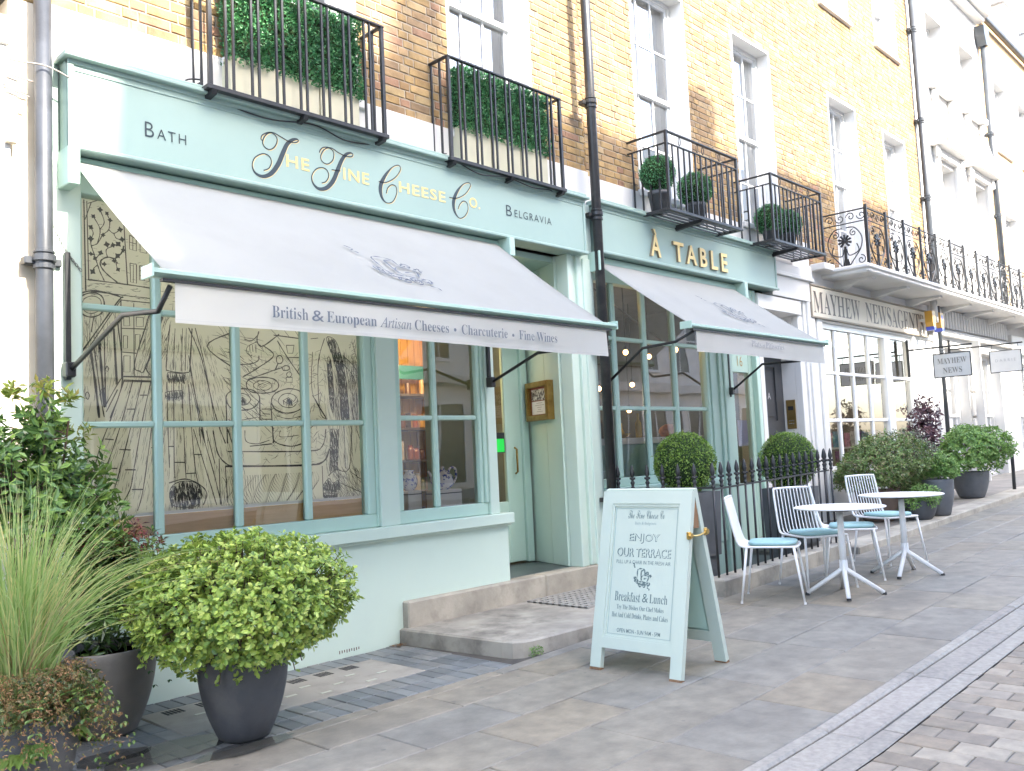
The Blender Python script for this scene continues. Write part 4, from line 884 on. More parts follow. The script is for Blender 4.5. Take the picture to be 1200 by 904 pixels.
def draw2(t, cv, val, P, nx, ny):
    a, b = Vector(P(13, 10)), Vector(P(13, 6)); uy = (b-a).normalized(); n = Vector((1, 0, 0)).cross(uy)
    cheese_mark(tuple(Vector(P(14.5, 8.3))+n*.022), (1, 0, 0), tuple(uy), .48, cv, INKB, 1.6)
    for wd, a, b in (('Plats', 8.33, 8.535), ('et', 8.56, 8.61), ('P\u00e2tisseries', 8.636, 9.038)):
        text('lettering', serif(wd), val, mat('faded_ink', (.34, .34, .36), rough=.9), (a, 4.463, 2.435), FX, FZ, wid=b-a, hei=.062 if wd != 'et' else .04, off=-.008, align='L')
awning(7.27, 10.08, 7.18, 10.14, 5.585, 3.38, 4.50, 2.585, 2.335, 'smaller white awning with faint lettering over the restaurant window',
       [(7.33, 2.04, 2.2, [(7.335, 5.60, 2.11), (7.34, 5.12, 2.44), (7.35, 4.74, 2.46), (7.36, 4.53, 2.54)]),
        (9.86, 2.03, 2.56, [(9.87, 5.60, 2.10), (9.88, 5.17, 2.39), (9.9, 4.70, 2.38), (9.91, 4.53, 2.52)])], draw2)
# ------------------------------------------------------------------ menu box, pipes, cables
mn = thing('menu_frame', 'deep gilt menu frame hung on the mint doorway of the cheese shop', 'menu frame', (6.90, 5.92, 1.785))
a = Vector((6.84, 5.78, 0))
def onsplay(mb, t0, t1, z0, z1, h0, h1):
    nn = Vector((-.944, .328, 0)); o = a+nn*h0
    return mb.prism([(t0, z0), (t1, z0), (t1, z1), (t0, z1)], (o.x, o.y, 0), tuple(d_), (0, 0, 1), tuple(nn*(h1-h0)))
fr = MB(); T0, T1, Z0, Z1, t_ = .13, .60, 1.785, 2.185, .055
for q in ((T0, T1, Z0, Z0+t_), (T0, T1, Z1-t_, Z1), (T0, T0+t_, Z0+t_, Z1-t_), (T1-t_, T1, Z0+t_, Z1-t_)): onsplay(fr, *q, .014, .088)
for q in ((T0+.012, T1-.012, Z0+.012, Z0+t_-.008), (T0+.012, T1-.012, Z1-t_+.008, Z1-.012), (T0+.012, T0+t_-.008, Z0+t_, Z1-t_), (T1-t_+.008, T1-.012, Z0+t_, Z1-t_)): onsplay(fr, *q, .088, .094)
fr.build('frame', GOLDM, mn)
onsplay(MB(), T0+t_-.004, T1-t_+.004, Z0+t_-.004, Z1-t_+.004, .014, .05).build('backing', mat('menu_red', (.20, .05, .04), rough=.5), mn)
pp = onsplay(MB(), T0+.075, T1-.075, Z0+.065, Z0+.20, .05, .052).build('menu_sheet', mat('menu_paper', (.72, .73, .76), rough=.5), mn)
ml = MB()
for i, (u0, u1) in enumerate(((.3, .7), (.2, .8), (.35, .65), (.4, .6), (.3, .7))): onsplay(ml, T0+.08+u0*.31, T0+.08+u1*.31, Z0+.178-i*.022, Z0+.183-i*.022, .052, .053)
ml.build('print_lines', mat('grey_ink', (.3, .3, .33)), pp)
ph = mat('menu_photo', (.62, .62, .62), (.05, .04, .05), rough=.4, scale=38, detail=3, ramp_pos=(.42, .6))
onsplay(MB(), T0+.085, T1-.07, Z0+.21, Z1-.075, .05, .052).build('menu_picture', ph, mn)
def pipe(name, label, m, x, y, r, z0, z1, collars, foot=None):
    t = thing(name, label, 'drainpipe', (x, y, z0))
    MB().tube([(x, y, z0), (x, y, z1)], r, 16).build('pipe', m, t, True)
    for z in collars:
        mb = MB()
        for dz, k, h in ((-.045, 1.22, .03), (.0, 1.30, .045), (.05, 1.18, .02)): mb.lathe([(r*1.0, dz), (r*k, dz+.004), (r*k, dz+h-.004), (r, dz+h)], x, y, z, 16)
        mb.box(x-r*2.1, y+r*.2, z-.015, x+r*2.1, y+r*1.7, z+.03, .005)
        mb.build('collar', m, t)
    return t
pipe('drainpipe', 'grey painted drainpipe at the left end of the cheese shop', PIPEG, 1.935, 5.60, .05, 0, 5.2, (2.72,))
bp_ = pipe('drainpipe', 'tall black drainpipe between the two mint shop fronts', PIPEB, 7.215, 5.50, .05, .13, 10.5, (5.02, 3.84, 2.45, .95))
mb = MB().lathe([(.09, 0), (.09, .05), (.065, .09), (.075, .12), (.065, .16), (.05, .2)], 7.215, 5.50, .12, 16); mb.build('foot_shoe', PIPEB, bp_, True)
CABLE = mat('black_cable', (.02, .02, .022), rough=.5)
def cable(pts, r, label, n=8): return tag(MB().tube(sm(pts, n), r, 5).build('cable', CABLE, None, True), label, 'cable')
cable([(2.35, 5.64, 4.06), (2.6, 5.63, 4.03), (2.85, 5.62, 4.05), (2.97, 5.60, 4.12), (2.86, 5.60, 4.10), (2.80, 5.60, 4.02), (2.84, 5.60, 3.955), (2.95, 5.58, 4.0), (3.4, 5.50, 3.93), (3.8, 5.5, 3.98), (4.1, 5.5, 3.925), (4.5, 5.55, 3.99)], .006, 'thin black cable looping under the first iron balcony')
cable([(4.45, 5.55, 4.0), (4.6, 5.6, 3.97), (4.9, 5.6, 4.0), (5.2, 5.52, 4.02), (5.5, 5.46, 3.93), (5.85, 5.46, 3.97), (6.2, 5.46, 3.94), (6.5, 5.5, 3.98), (6.68, 5.6, 3.98), (6.78, 5.62, 3.9)], .006, 'thin black cable running from the first iron balcony under the second')
cable([(4.45, 5.58, 4.04), (4.75, 5.6, 3.99), (5.15, 5.5, 4.05)], .005, 'short second black cable between the two nearest balconies')
WIRE = mat('dull_wire', (.30, .26, .22), rough=.6)
for pts, lab in (([(1.2, 5.57, 3.97), (1.7, 5.565, 3.90), (1.92, 5.53, 3.90), (2.06, 5.52, 3.86)], 'thin wire running past the grey drainpipe to the fascia corner'),
                 ([(1.2, 5.6, 3.93), (1.7, 5.6, 3.83), (1.88, 5.6, 3.81)], 'thin sagging middle wire across the white wall'),
                 ([(1.2, 5.6, 3.82), (1.7, 5.6, 3.74), (1.86, 5.6, 3.71)], 'lowest thin wire across the white wall')):
    tag(MB().tube(sm(pts, 6), .005, 5).build('wire', WIRE, None, True), lab, 'wire')
# chain from the shop corner
ch = MB(); p0, p1 = Vector((1.99, 5.635, 2.98)), Vector((2.16, 5.63, 2.70))
for i in range(15):
    u = (i+.5)/15; c = p0.lerp(p1, u)-Vector((0, 0, .03*sin(pi*u))); d = (p1-p0).normalized()
    e = Vector((0, -1, 0)) if i % 2 else d.cross(Vector((0, 1, 0))).normalized()
    ch.tube([c+d*.013*cos(a)+e*.007*sin(a) for a in [k*pi/4 for k in range(8)]], .0022, 4, closed=True)
tag(ch.build('chain', mat('steel_chain', (.25, .25, .24), rough=.4, metal=.8), None, True), 'slack metal chain hung beside the grey drainpipe', 'chain')
# ================================================================== iron balconies
def balcony(x0, x1, y0, z0, z1, n, label, kind, yb=YB, group='black iron balconies over the shops'):
    t = thing('balcony', label, 'balcony', ((x0+x1)/2, yb, z0), group)
    r = MB(); s = .011
    def rail(z, h=.009, wd=.018):
        r.box(x0-wd, y0-wd, z-h, x1+wd, y0+wd, z+h, .003); r.box(x0-wd, y0+wd, z-h, x0+wd, yb, z+h, .003); r.box(x1-wd, y0+wd, z-h, x1+wd, yb, z+h, .003)
    rail(z1); top = z1
    if kind == 'b':
        rail(z1-.13, .007, .013); top = z1-.13
        for k, x in enumerate((.18, .42, .5, .74)):
            cx = x0+(x1-x0)*x; r.tube([(cx+.022*cos(a), y0, z1-.065+.045*sin(a)) for a in [i*pi/5 for i in range(10)]], .005, 4, closed=True)
    r.build('top_rail', IRON, t)
    f = MB()
    f.box(x0-.03, y0-.025, z0-.02, x1+.03, y0+.025, z0+.012, .003); f.box(x0-.03, y0+.025, z0-.02, x0+.02, yb, z0+.012, .003); f.box(x1-.02, y0+.025, z0-.02, x1+.03, yb, z0+.012, .003)
    if kind == 'b':
        for k in range(1, 7): yy = y0+(yb-y0)*k/7; f.box(x0+.02, yy-.012, z0-.012, x1-.02, yy+.012, z0+.004)
    else: f.box(x0+.02, y0+.08, z0-.016, x1-.02, y0+.12, z0+.004)
    f.build('floor_frame', IRON, t)
    for x in ((x0+.02, (x0+x1)/2, x1-.02) if kind == 'a' else (x0+(x1-x0)*.42,)):
        b = MB(); h = .07 if kind == 'a' else .10
        b.prism([(0, 0), (yb-y0+.03, 0), (yb-y0+.03, -h*1.0), (yb-y0-.05, -h*.7), (.02, -.03)], (x-.02, y0-.03, z0-.02), (0, 1, 0), (0, 0, 1), (.04, 0, 0)).build('bracket', IRON, t)
    k = 0
    for i in range(n+1):
        x = x0+(x1-x0)*i/n; q = .006 if i in (0, n) else 0
        if kind == 'a' and 0 < i < n: x += (.022 if i % 2 else -.022)
        o = MB().box(x-s+.003-q, y0-s+.003-q, z0, x+s-.003+q, y0+s-.003+q, (z1 if i in (0, n) else top)).build('baluster', IRON, t)
    ns = 2 if kind == 'a' else 4
    for xx in (x0, x1):
        for i in range(1, ns+1):
            y = y0+(yb-y0)*i/(ns+.6 if kind == 'b' else ns+.2); MB().box(xx-s+.003, y-s+.003, z0, xx+s-.003, y+s-.003, top).build('baluster', IRON, t)
    return t
balcony(2.94, 4.43, 5.44, 4.02, 4.92, 15, 'first black iron balcony with close bars in front of the longer hedge', 'a')
balcony(5.17, 6.65, 5.46, 4.0, 4.91, 15, 'second black iron balcony with close bars in front of the shorter hedge', 'a')
balcony(8.10, 9.60, 5.19, 4.0, 4.86, 13, 'iron balcony with a ringed double rail holding two potted box balls above the restaurant sign', 'b')
balcony(10.46, 11.90, 5.19, 4.0, 4.86, 13, 'iron balcony with a double rail holding two box balls near the newsagent', 'b')
# ================================================================== the restaurant next door
rest = thing('restaurant', 'yellow brick house over the mint restaurant front with tall panes and gold raised letters', 'shop', (9.9, YB, 0))
H2 = [(8.30, 9.46, 4.36, 7.0), (10.62, 11.70, 4.36, 7.0), (8.30, 9.46, 8.43, 10.2), (10.62, 11.70, 8.43, 10.2)]
brick_wall(rest, 7.334, 12.49, 4.33, 11.2, YB, H2, 300, 8)
for i, h in enumerate(H2): sash(rest, *h, YB, meet=5.68 if i < 2 else None, singles=i < 2)
MB().box(7.334, 5.672, 3.9, 12.47, 5.76, 4.33, .006).build('stucco_band', STUCCO, rest)
MB().box(7.335, 5.72, 11.2, 12.49, 6.05, 11.4, .01).build('parapet_coping', STEPST, rest)
MB().box(7.335, 9.0, 0, 12.49, 9.1, 11.2).box(7.335, 5.85, 10.6, 12.48, 9.0, 10.7).build('rear_wall', CREAMW, rest)
fa = MB().box(7.285, 5.53, 3.475, 11.13, 5.72, 3.985, .004).build('fascia', FASC, rest)
mo = MB()
mo.box(7.285, 5.518, 3.955, 11.13, 5.56, 3.985, .003).box(7.26, 5.475, 3.985, 11.16, 5.74, 4.012, .006).box(7.27, 5.50, 4.012, 11.15, 5.74, 4.045, .01)
mo.box(7.285, 5.52, 3.475, 7.32, 5.545, 3.955, .004).box(11.095, 5.52, 3.475, 11.13, 5.545, 3.955, .004).box(7.325, 5.522, 3.92, 11.09, 5.54, 3.93, .002).box(7.285, 5.495, 3.468, 11.13, 5.53, 3.50, .008)
mo.build('fascia_moulding', FASC, fa)
GDARK = mat('letter_edge', (.25, .2, .13), rough=.5)
for s, a, b in (('\u00c0', 8.164, 8.361), ('T', 8.617, 8.829), ('A', 8.883, 9.102), ('B', 9.179, 9.33), ('L', 9.426, 9.575), ('E', 9.664, 9.806)):
    h = .228 if s != '\u00c0' else .31
    text('lettering', s, fa, GDARK, ((a+b)/2, 5.53, 3.556), FX, FZ, wid=b-a, hei=h, off=.02, depth=.026)
    text('lettering', s, fa, GOLD, ((a+b)/2, 5.5035, 3.556), FX, FZ, wid=b-a, hei=h, off=.02, depth=.001)
MB().prism([(u, v) for u, v in hp], (7.25, 5.66, 3.372), (0, 1, 0), (0, 0, 1), (2.9, 0, 0)).build('awning_housing', MINT2, rest)
MB().box(7.17, 5.46, 3.27, 7.25, 5.72, 3.475, .006).split('housing_end', MINT, rest)
MB().box(10.15, 5.47, 3.27, 10.22, 5.72, 3.475, .006).split('housing_end', MINT, rest)
# window
fw = MB().box(7.29, 5.675, 1.06, 9.50, 5.77, 1.15, .006).box(7.25, 5.60, .985, 9.56, 5.76, 1.06, .008).box(7.29, 5.668, 3.22, 9.50, 5.78, 3.42, .006).box(7.25, 5.668, 1.06, 7.30, 5.78, 3.22).box(9.44, 5.672, 1.15, 9.50, 5.77, 3.22, .008)
rwo = fw.build('display_window', MINT2, rest)
g = MB()
for x in (7.66, 8.22, 8.80): g.box(x-.033, 5.685, 1.15, x+.033, 5.755, 3.22, .014)
g.split('mullion', MINT2, rwo)
xs = [7.30, 7.627, 7.693, 8.187, 8.253, 8.767, 8.833, 9.44]
g = MB()
for z in (1.885, 2.63):
    for a, b in zip(xs[::2], xs[1::2]): g.box(a, 5.692, z-.022, b, 5.75, z+.022, .009)
g.split('glazing_bar', MINT2, rwo)
zs = [1.15, 1.863, 1.907, 2.608, 2.652, 3.22]
for a, b in zip(xs[::2], xs[1::2]):
    for c, d in zip(zs[::2], zs[1::2]):
        t = random.uniform(-.002, .002); MB().quad((a, 5.72+t, c), (b, 5.72-t, c), (b, 5.72-t, d), (a, 5.72+t, d)).build('pane', GLASS, rwo)
MB().box(7.25, YW, -.75, 9.95, 5.80, .984).box(7.3, 5.655, .30, 9.9, 5.668, .42, .003).build('stall_riser', MINT, rest)
pl = MB().box(9.50, 5.655, .99, 9.66, 5.79, 3.45, .006).box(9.66, 5.63, -.1, 9.74, 5.79, 3.45, .006).box(9.74, 5.61, -.1, 9.96, 5.79, 3.45, .01)
pl.split('pilaster', MINT, rest)
# glazed mint door with its number
df = MB().box(9.96, 5.66, .1, 10.04, 5.86, 3.45, .006).box(10.66, 5.66, .1, 10.745, 5.86, 3.45, .006).box(10.04, 5.67, 3.2, 10.66, 5.86, 3.45)
dfo = df.build('door_frame', MINT2, rest)
do = MB().box(10.04, 5.73, .16, 10.12, 5.78, 2.62, .006).box(10.57, 5.73, .16, 10.66, 5.78, 2.62, .006).box(10.12, 5.73, 2.36, 10.57, 5.78, 2.62, .006).box(10.12, 5.73, .16, 10.57, 5.78, .95, .006).box(10.04, 5.725, 2.62, 10.66, 5.80, 2.70, .008)
doo = do.build('door', MINT, rest)
MB().quad((10.12, 5.755, .95), (10.57, 5.755, .95), (10.57, 5.755, 2.36), (10.12, 5.755, 2.36)).build('pane', GLASS, doo)
MB().quad((10.04, 5.755, 2.70), (10.66, 5.755, 2.70), (10.66, 5.755, 3.2), (10.04, 5.755, 3.2)).build('pane', GLASS, dfo)
text('lettering', '16', doo, GOLDM, (10.35, 5.728, 2.44), FX, FZ, wid=.13, hei=.13, off=-.01)
MB().box(10.28, 5.775, 1.42, 10.52, 5.782, 1.75).build('door_notice', mat('lilac_paper', (.55, .5, .62), rough=.6), doo)
# white doorway with a dark door to the flats
wd = MB().box(10.745, 5.655, .1, 10.86, 6.0, 3.18, .006).box(10.745, 5.62, 3.22, 12.0, 6.0, 3.42, .008).box(11.14, 5.60, 3.43, 12.30, 5.76, 3.72, .006).box(10.86, 5.70, 2.72, 11.95, 6.0, 2.80, .004)
wd.box(11.10, 5.56, 3.72, 12.36, 5.76, 3.775, .008).box(11.12, 5.58, 3.775, 12.34, 5.76, 3.9, .006).box(11.95, 5.76, .1, 12.02, 6.0, 3.22)
wd.box(11.95, 5.665, .1, 12.10, 5.76, 3.22, .006).box(12.10, 5.64, .1, 12.18, 5.76, 3.9, .006).box(12.18, 5.61, .1, 12.40, 5.76, 3.9, .01).box(12.40, 5.65, .1, 12.49, 5.76, 3.97, .006)
wd.build('doorway_surround', WHITE, rest)
GD = mat('dark_grey_door', (.06, .064, .07), (.05, .053, .058), rough=.35)
fd = MB().box(10.86, 5.96, .16, 11.06, 6.0, 2.72).box(11.74, 5.96, .16, 11.95, 6.0, 2.72).box(11.06, 5.96, 2.5, 11.74, 6.0, 2.72).box(11.06, 5.96, 1.55, 11.74, 6.0, 1.75).box(11.06, 5.96, .16, 11.74, 6.0, .5).box(11.06, 5.985, .4, 11.74, 6.0, 2.6)
fdo = fd.build('flats_door', GD, rest)
MB().box(11.12, 5.975, 1.80, 11.68, 5.99, 2.45, .008).build('door_panel', GD, fdo); MB().box(11.12, 5.972, .56, 11.68, 5.986, 1.5, .008).build('door_panel', mat('dull_brass', (.25, .19, .08), (.16, .12, .05), rough=.4, metal=.6), fdo)
MB().lathe([(0, 0), (.03, 0), (.035, .01), (.035, .02), (0, .025)], 11.5, 5.94, 1.12, 14).build('door_knob', mat('chrome', (.7, .7, .7), rough=.15, metal=1), fdo, True)
MB().box(11.12, 5.94, 1.3, 11.16, 5.96, 1.56, .008).build('door_knocker', MATS['chrome'], fdo)
text('lettering', 'A', fdo, mat('pale_letter', (.6, .6, .6)), (11.55, 5.9745, 2.05), FX, FZ, hei=.09)
MB().quad((10.86, 5.98, 2.8), (11.95, 5.98, 2.8), (11.95, 5.98, 3.22), (10.86, 5.98, 3.22)).build('fanlight', GLASS, rest)
ic = thing('intercom_panel', 'tall brass entry phone panel on the white wall beside the dark door', 'intercom', (11.95, 5.85, 1.62))
MB().box(11.935, 5.785, 1.625, 11.9495, 5.925, 2.035, .004).build('plate', mat('antique_brass', (.30, .21, .08), (.22, .15, .05), rough=.35, metal=.7), ic)
q = MB().box(11.932, 5.815, 1.89, 11.936, 5.895, 1.945)
q.build('slot', MATS['drain_black'], ic)
for i in range(3):
    for j in range(2): MB().tube([(11.936, 5.825+i*.028, 1.70+j*.04), (11.930, 5.825+i*.028, 1.70+j*.04)], .009, 8).build('button', MATS['chrome'], ic)
# inside the restaurant
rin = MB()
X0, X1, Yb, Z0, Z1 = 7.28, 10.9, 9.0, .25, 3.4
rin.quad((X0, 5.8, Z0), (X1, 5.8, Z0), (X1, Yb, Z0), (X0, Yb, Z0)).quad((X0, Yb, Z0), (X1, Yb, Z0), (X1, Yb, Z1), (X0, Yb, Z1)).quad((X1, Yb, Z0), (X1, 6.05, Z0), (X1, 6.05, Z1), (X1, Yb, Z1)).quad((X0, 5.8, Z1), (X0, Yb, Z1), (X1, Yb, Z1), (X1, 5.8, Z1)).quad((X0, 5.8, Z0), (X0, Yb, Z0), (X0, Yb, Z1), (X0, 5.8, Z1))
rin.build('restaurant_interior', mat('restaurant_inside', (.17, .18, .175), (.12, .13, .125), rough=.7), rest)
MB().box(7.3, 5.86, .25, 9.6, 5.93, 1.50, .005).build('bench_back', MINT, rest)
MB().box(7.3, 5.82, 1.50, 9.6, 6.24, 1.57, .005).build('bench_ledge', WHITE, rest)
ct = thing('serving_counter', 'long pale counter with bottles and plates inside the restaurant', 'counter', (8.9, 7.6, .25))
MB().box(7.6, 7.4, .25, 10.6, 7.9, 1.45, .01).build('counter_front', mat('counter_stone', (.38, .36, .32), (.3, .28, .25), rough=.4), ct); MB().box(7.55, 7.35, 1.45, 10.65, 7.95, 1.50, .008).build('counter_top', WHITE, ct)
SP = mat('bottle_glass', (1, 1, 1), (.6, .6, .6), rough=.15, ramp=[(.05, .08, .03), (.3, .22, .08), (.55, .55, .5), (.35, .12, .05), (.1, .1, .09), (.6, .45, .15)])
q = MB().lathe([(.036, 0), (.038, .01), (.038, .17), (.014, .22), (.013, .29), (0, .29)], 0, 0, 0, 10); bm_ = bpy.data.meshes.new('bottle'); bm_.from_pydata(q.v, [], q.f); bm_.materials.append(SP)
q = MB().lathe([(.02, 0), (.025, .004), (.075, .035), (.08, .05), (.07, .045), (0, .02)], 0, 0, 0, 14); pm_ = bpy.data.meshes.new('bowl'); pm_.from_pydata(q.v, [], q.f); pm_.materials.append(SP)
for z, y, n in ((1.50, 7.55, 22), (1.95, 8.85, 26), (2.35, 8.85, 26), (1.57, 6.12, 9)):
    for i in range(n):
        if random.random() < .2: continue
        b_ = random.random() < (.75 if y > 8 else .45); o = bpy.data.objects.new('bottle' if b_ else 'bowl', bm_ if b_ else pm_); COL.objects.link(o); wdt = 2.9 if y > 7 else 2.1
        o.location = (7.5+wdt*(i+.5)/n+random.uniform(-.02, .02), y+random.uniform(-.05, .05), z); k = random.uniform(.8, 1.15) if b_ else random.uniform(.8, 1.3); o.scale = (k, k, k)
        tag(o, ('bottle' if b_ else 'shallow bowl')+' standing '+('on the restaurant window ledge' if y < 7 else 'on the pale restaurant counter' if y < 8 else 'on the %s shelf behind the counter' % ('lower' if z < 2.2 else 'upper')), 'bottle' if b_ else 'bowl', ('bottles' if b_ else 'bowls')+(' on the window ledge' if y < 7 else ' on the counter' if y < 8 else ' on the %s back shelf' % ('lower' if z < 2.2 else 'upper')))
bs = thing('wall_shelf', 'dark shelves of bottles on the back wall of the restaurant', 'shelf', (9, 8.9, 1.9))
for z in (1.925, 2.325): MB().box(7.4, 8.7, z, 10.6, 8.99, z+.02).split('shelf_board', MATS['dark_shelf'], bs)
# bread on the ledge
lf = MB().blob((9.25, 6.13, 1.64), (.17, .1, .09), 16, 10, .03).build('bread_loaf', mat('bread_crust', (.42, .18, .07), (.25, .09, .03), rough=.8, scale=20), None, True)
tag(lf, 'round brown bread loaf on the restaurant window ledge', 'bread')
# lit bulbs: a string under the awning and pendants
BULB = mat('lit_bulb', (1, .75, .4), emit=((1, .52, .17), 2.4))
sl_ = thing('string_light', 'string of bulbs strung across the top of the restaurant window inside', 'string light', (8.3, 5.95, 3.1))
cb = [(7.35, 5.95, 3.33), (7.7, 5.95, 3.2), (8.0, 5.96, 3.08), (8.6, 5.98, 2.86), (9.3, 6.0, 2.62)]
MB().tube(sm(cb, 6), .011, 5).build('flex', CABLE, sl_, True)
for x, z in ((7.97, 3.05), (9.2, 2.62)):
    MB().tube([(x, 5.95, z+.07), (x, 5.95, z+.03)], .016, 8).build('socket', CABLE, sl_); MB().blob((x, 5.95, z), .042, 10, 8).build('bulb', BULB, sl_, True)
for k, (x, y, z) in enumerate(((8.68, 6.3, 2.6), (9.23, 6.35, 2.58), (8.35, 6.9, 2.3), (8.9, 6.9, 2.22), (9.3, 6.95, 2.28), (9.75, 7.0, 2.3), (8.2, 7.9, 2.15), (8.6, 7.95, 2.1), (9.0, 8.0, 2.12), (9.4, 8.0, 2.08), (9.9, 8.1, 2.14), (10.3, 8.1, 2.1), (9.1, 6.6, 1.93))):
    p = thing('pendant_lamp', 'small lit bulb hanging on a dark cord inside the restaurant', 'lamp', (x, y, z), 'hanging bulbs in the restaurant')
    MB().tube([(x, y, z+.05), (x, y, 3.39)], .006, 5).build('cord', CABLE, p); MB().blob((x, y, z), .032, 10, 8).build('bulb', BULB, p, True); MB().tube([(x, y, z+.07), (x, y, z+.03)], .02, 8).build('socket', CABLE, p)
for x, y, z in ((8.8, 7.0, 2.1), (9.6, 7.9, 2.0)):
    l = bpy.data.lights.new('bulb_light', 'POINT'); l.energy = 1.6; l.color = (1, .84, .62); l.shadow_soft_size = .06; o = bpy.data.objects.new('bulb_light', l); COL.objects.link(o); o.location = (x, y-.1, z)
l = bpy.data.lights.new('shelf_light', 'POINT'); l.energy = 5; l.color = (1, .68, .36); l.shadow_soft_size = .05; o = bpy.data.objects.new('shelf_light', l); COL.objects.link(o); o.location = (5.75, 6.6, 2.35)
# ================================================================== the newsagent
news = thing('newsagent_shop', 'yellow brick house over a white newsagent shop front with a cream carved sign', 'shop', (15, YB, 0))
H3 = [(13.60, 14.70, 4.05, 6.93), (15.84, 16.92, 4.05, 6.86), (13.58, 14.72, 8.43, 10.2), (15.84, 16.94, 8.43, 10.2)]
brick_wall(news, 12.494, 17.6, 4.0, 11.4, YB, H3, 0, 12)
for i, h in enumerate(H3): sash(news, *h, YB, meet=5.62 if i < 2 else None, singles=i < 2, sill=i > 1)
MB().box(12.494, 5.74, 11.4, 17.6, 6.05, 11.6, .01).build('parapet_coping', STEPST, news)
MB().box(12.494, 9.0, 0, 17.6, 9.1, 11.4).box(12.494, 5.85, 10.8, 17.6, 9.0, 10.9).build('rear_wall', CREAMW, news)
wf = MB().box(12.49, 5.62, .1, 12.66, 5.80, 3.28, .01).box(16.30, 5.62, .1, 16.42, 5.80, 3.28, .01).box(16.42, 5.66, .1, 17.35, 5.80, 3.28).box(17.35, 5.60, .1, 17.60, 5.80, 3.98, .01).box(12.49, 5.67, 3.7, 17.35, 5.80, 4.0, .004).box(12.49, 5.63, 3.18, 17.35, 5.80, 3.28, .006)
wf.build('white_shopfront', WHITE, news)
MB().box(12.66, YW, .1, 16.30, 5.80, .92).box(12.64, 5.60, .92, 16.32, 5.76, .99, .008).build('stall_riser', WHITE, news)
nw = MB().box(12.66, 5.68, .99, 16.30, 5.76, 1.05).box(12.66, 5.68, 3.10, 16.30, 5.76, 3.18).box(15.08, 5.66, 1.05, 15.34, 5.77, 3.10, .01)
nwo = nw.build('display_window', GLOSSW, news)
g = MB(); xs = [12.66, 13.19, 13.25, 13.80, 13.86, 14.43, 14.49, 15.08, 15.34, 16.24]
for x in (13.22, 13.83, 14.46): g.box(x-.03, 5.69, 1.05, x+.03, 5.75, 3.10, .01)
g.box(16.24, 5.69, 1.05, 16.30, 5.75, 3.10)
for z in (1.73, 2.44):
    for a, b in zip(xs[::2], xs[1::2]): g.box(a, 5.695, z-.025, b, 5.745, z+.025, .008)
g.split('glazing_bar', GLOSSW, nwo)
for a, b in zip(xs[::2], xs[1::2]):
    for c, d in ((1.05, 1.705), (1.755, 2.415), (2.465, 3.10)): MB().quad((a, 5.72, c), (b, 5.72, c), (b, 5.72, d), (a, 5.72, d)).build('pane', GLASS, nwo)
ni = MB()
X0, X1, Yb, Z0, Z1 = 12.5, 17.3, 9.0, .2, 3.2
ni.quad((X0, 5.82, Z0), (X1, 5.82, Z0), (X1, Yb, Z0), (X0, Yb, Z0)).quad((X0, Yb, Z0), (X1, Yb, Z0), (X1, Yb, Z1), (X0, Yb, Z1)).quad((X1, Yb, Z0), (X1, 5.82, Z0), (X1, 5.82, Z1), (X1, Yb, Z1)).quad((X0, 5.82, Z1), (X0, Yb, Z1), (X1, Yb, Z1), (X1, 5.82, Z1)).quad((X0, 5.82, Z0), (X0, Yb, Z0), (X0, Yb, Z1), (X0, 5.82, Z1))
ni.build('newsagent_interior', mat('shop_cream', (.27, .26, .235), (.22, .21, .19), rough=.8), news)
for k, y in enumerate((6.6, 7.4)):
    t = tag(MB().box(12.9, y, 3.08, 15.9, y+.12, 3.14).build('tube_lamp', mat('tube_light', (1, .95, .8), emit=((1, .9, .66), 2.4))), ('nearer' if k == 0 else 'farther')+' lit ceiling tube inside the newsagent', 'lamp')
MAG = mat('magazine_cover', (1, 1, 1), (.45, .45, .45), rough=.3, scale=14, ramp=[(.55, .08, .07), (.6, .55, .5), (.10, .16, .42), (.65, .3, .4), (.1, .35, .5), (.62, .5, .12), (.3, .08, .3), (.65, .65, .65)])
rk = thing('magazine_rack', 'low rack of bright magazines behind the newsagent window', 'rack', (14.4, 6.1, .9))
for z, y in ((1.0, 5.98), (1.32, 6.1)): MB().box(12.75, y, z-.03, 16.1, y+.09, z).split('shelf_board', WHITE, rk)
for z, y in ((1.0, 5.98), (1.32, 6.1)):
    for i in range(15):
        if random.random() < .1: continue
        x = 12.8+i*.22; o = MB().box(x, y+.03, z, x+.19, y+.045, z+random.uniform(.22, .28)).build('magazine', MAG)
        tag(o, 'bright magazine standing on the '+('front' if z < 1.2 else 'rear')+' step of the rack in the newsagent window', 'magazine', 'magazines on the '+('front' if z < 1.2 else 'rear')+' step')
sgm = mat('cream_sign', (.74, .68, .56), (.68, .62, .51), rough=.6, scale=3)
sg = thing('shop_sign', 'long cream sign board with tall dark serif capitals reading MAYHEW NEWSAGENTS', 'sign', (14.8, 5.6, 3.28))
MB().box(12.29, 5.60, 3.235, 17.02, 5.64, 3.68, .008).build('board', sgm, sg)
q = MB()
for (a, b, c, d) in ((12.27, 17.04, 3.68, 3.705), (12.27, 17.04, 3.212, 3.235), (12.27, 12.295, 3.235, 3.68), (17.015, 17.04, 3.235, 3.68)): q.box(a, 5.585, c, b, 5.65, d, .004)
q.build('board_edge', mat('sign_edge', (.30, .26, .20), rough=.6), sg)
SGI = mat('sign_letter', (.12, .10, .085), rough=.5)
text('lettering', serif('MAYHEW'), sg, SGI, (13.19, 5.599, 3.285), FX, FZ, wid=1.67, hei=.33, off=-.004)
text('lettering', serif('NEWSAGENTS'), sg, SGI, (15.54, 5.599, 3.285), FX, FZ, wid=2.6, hei=.33, off=-.004)
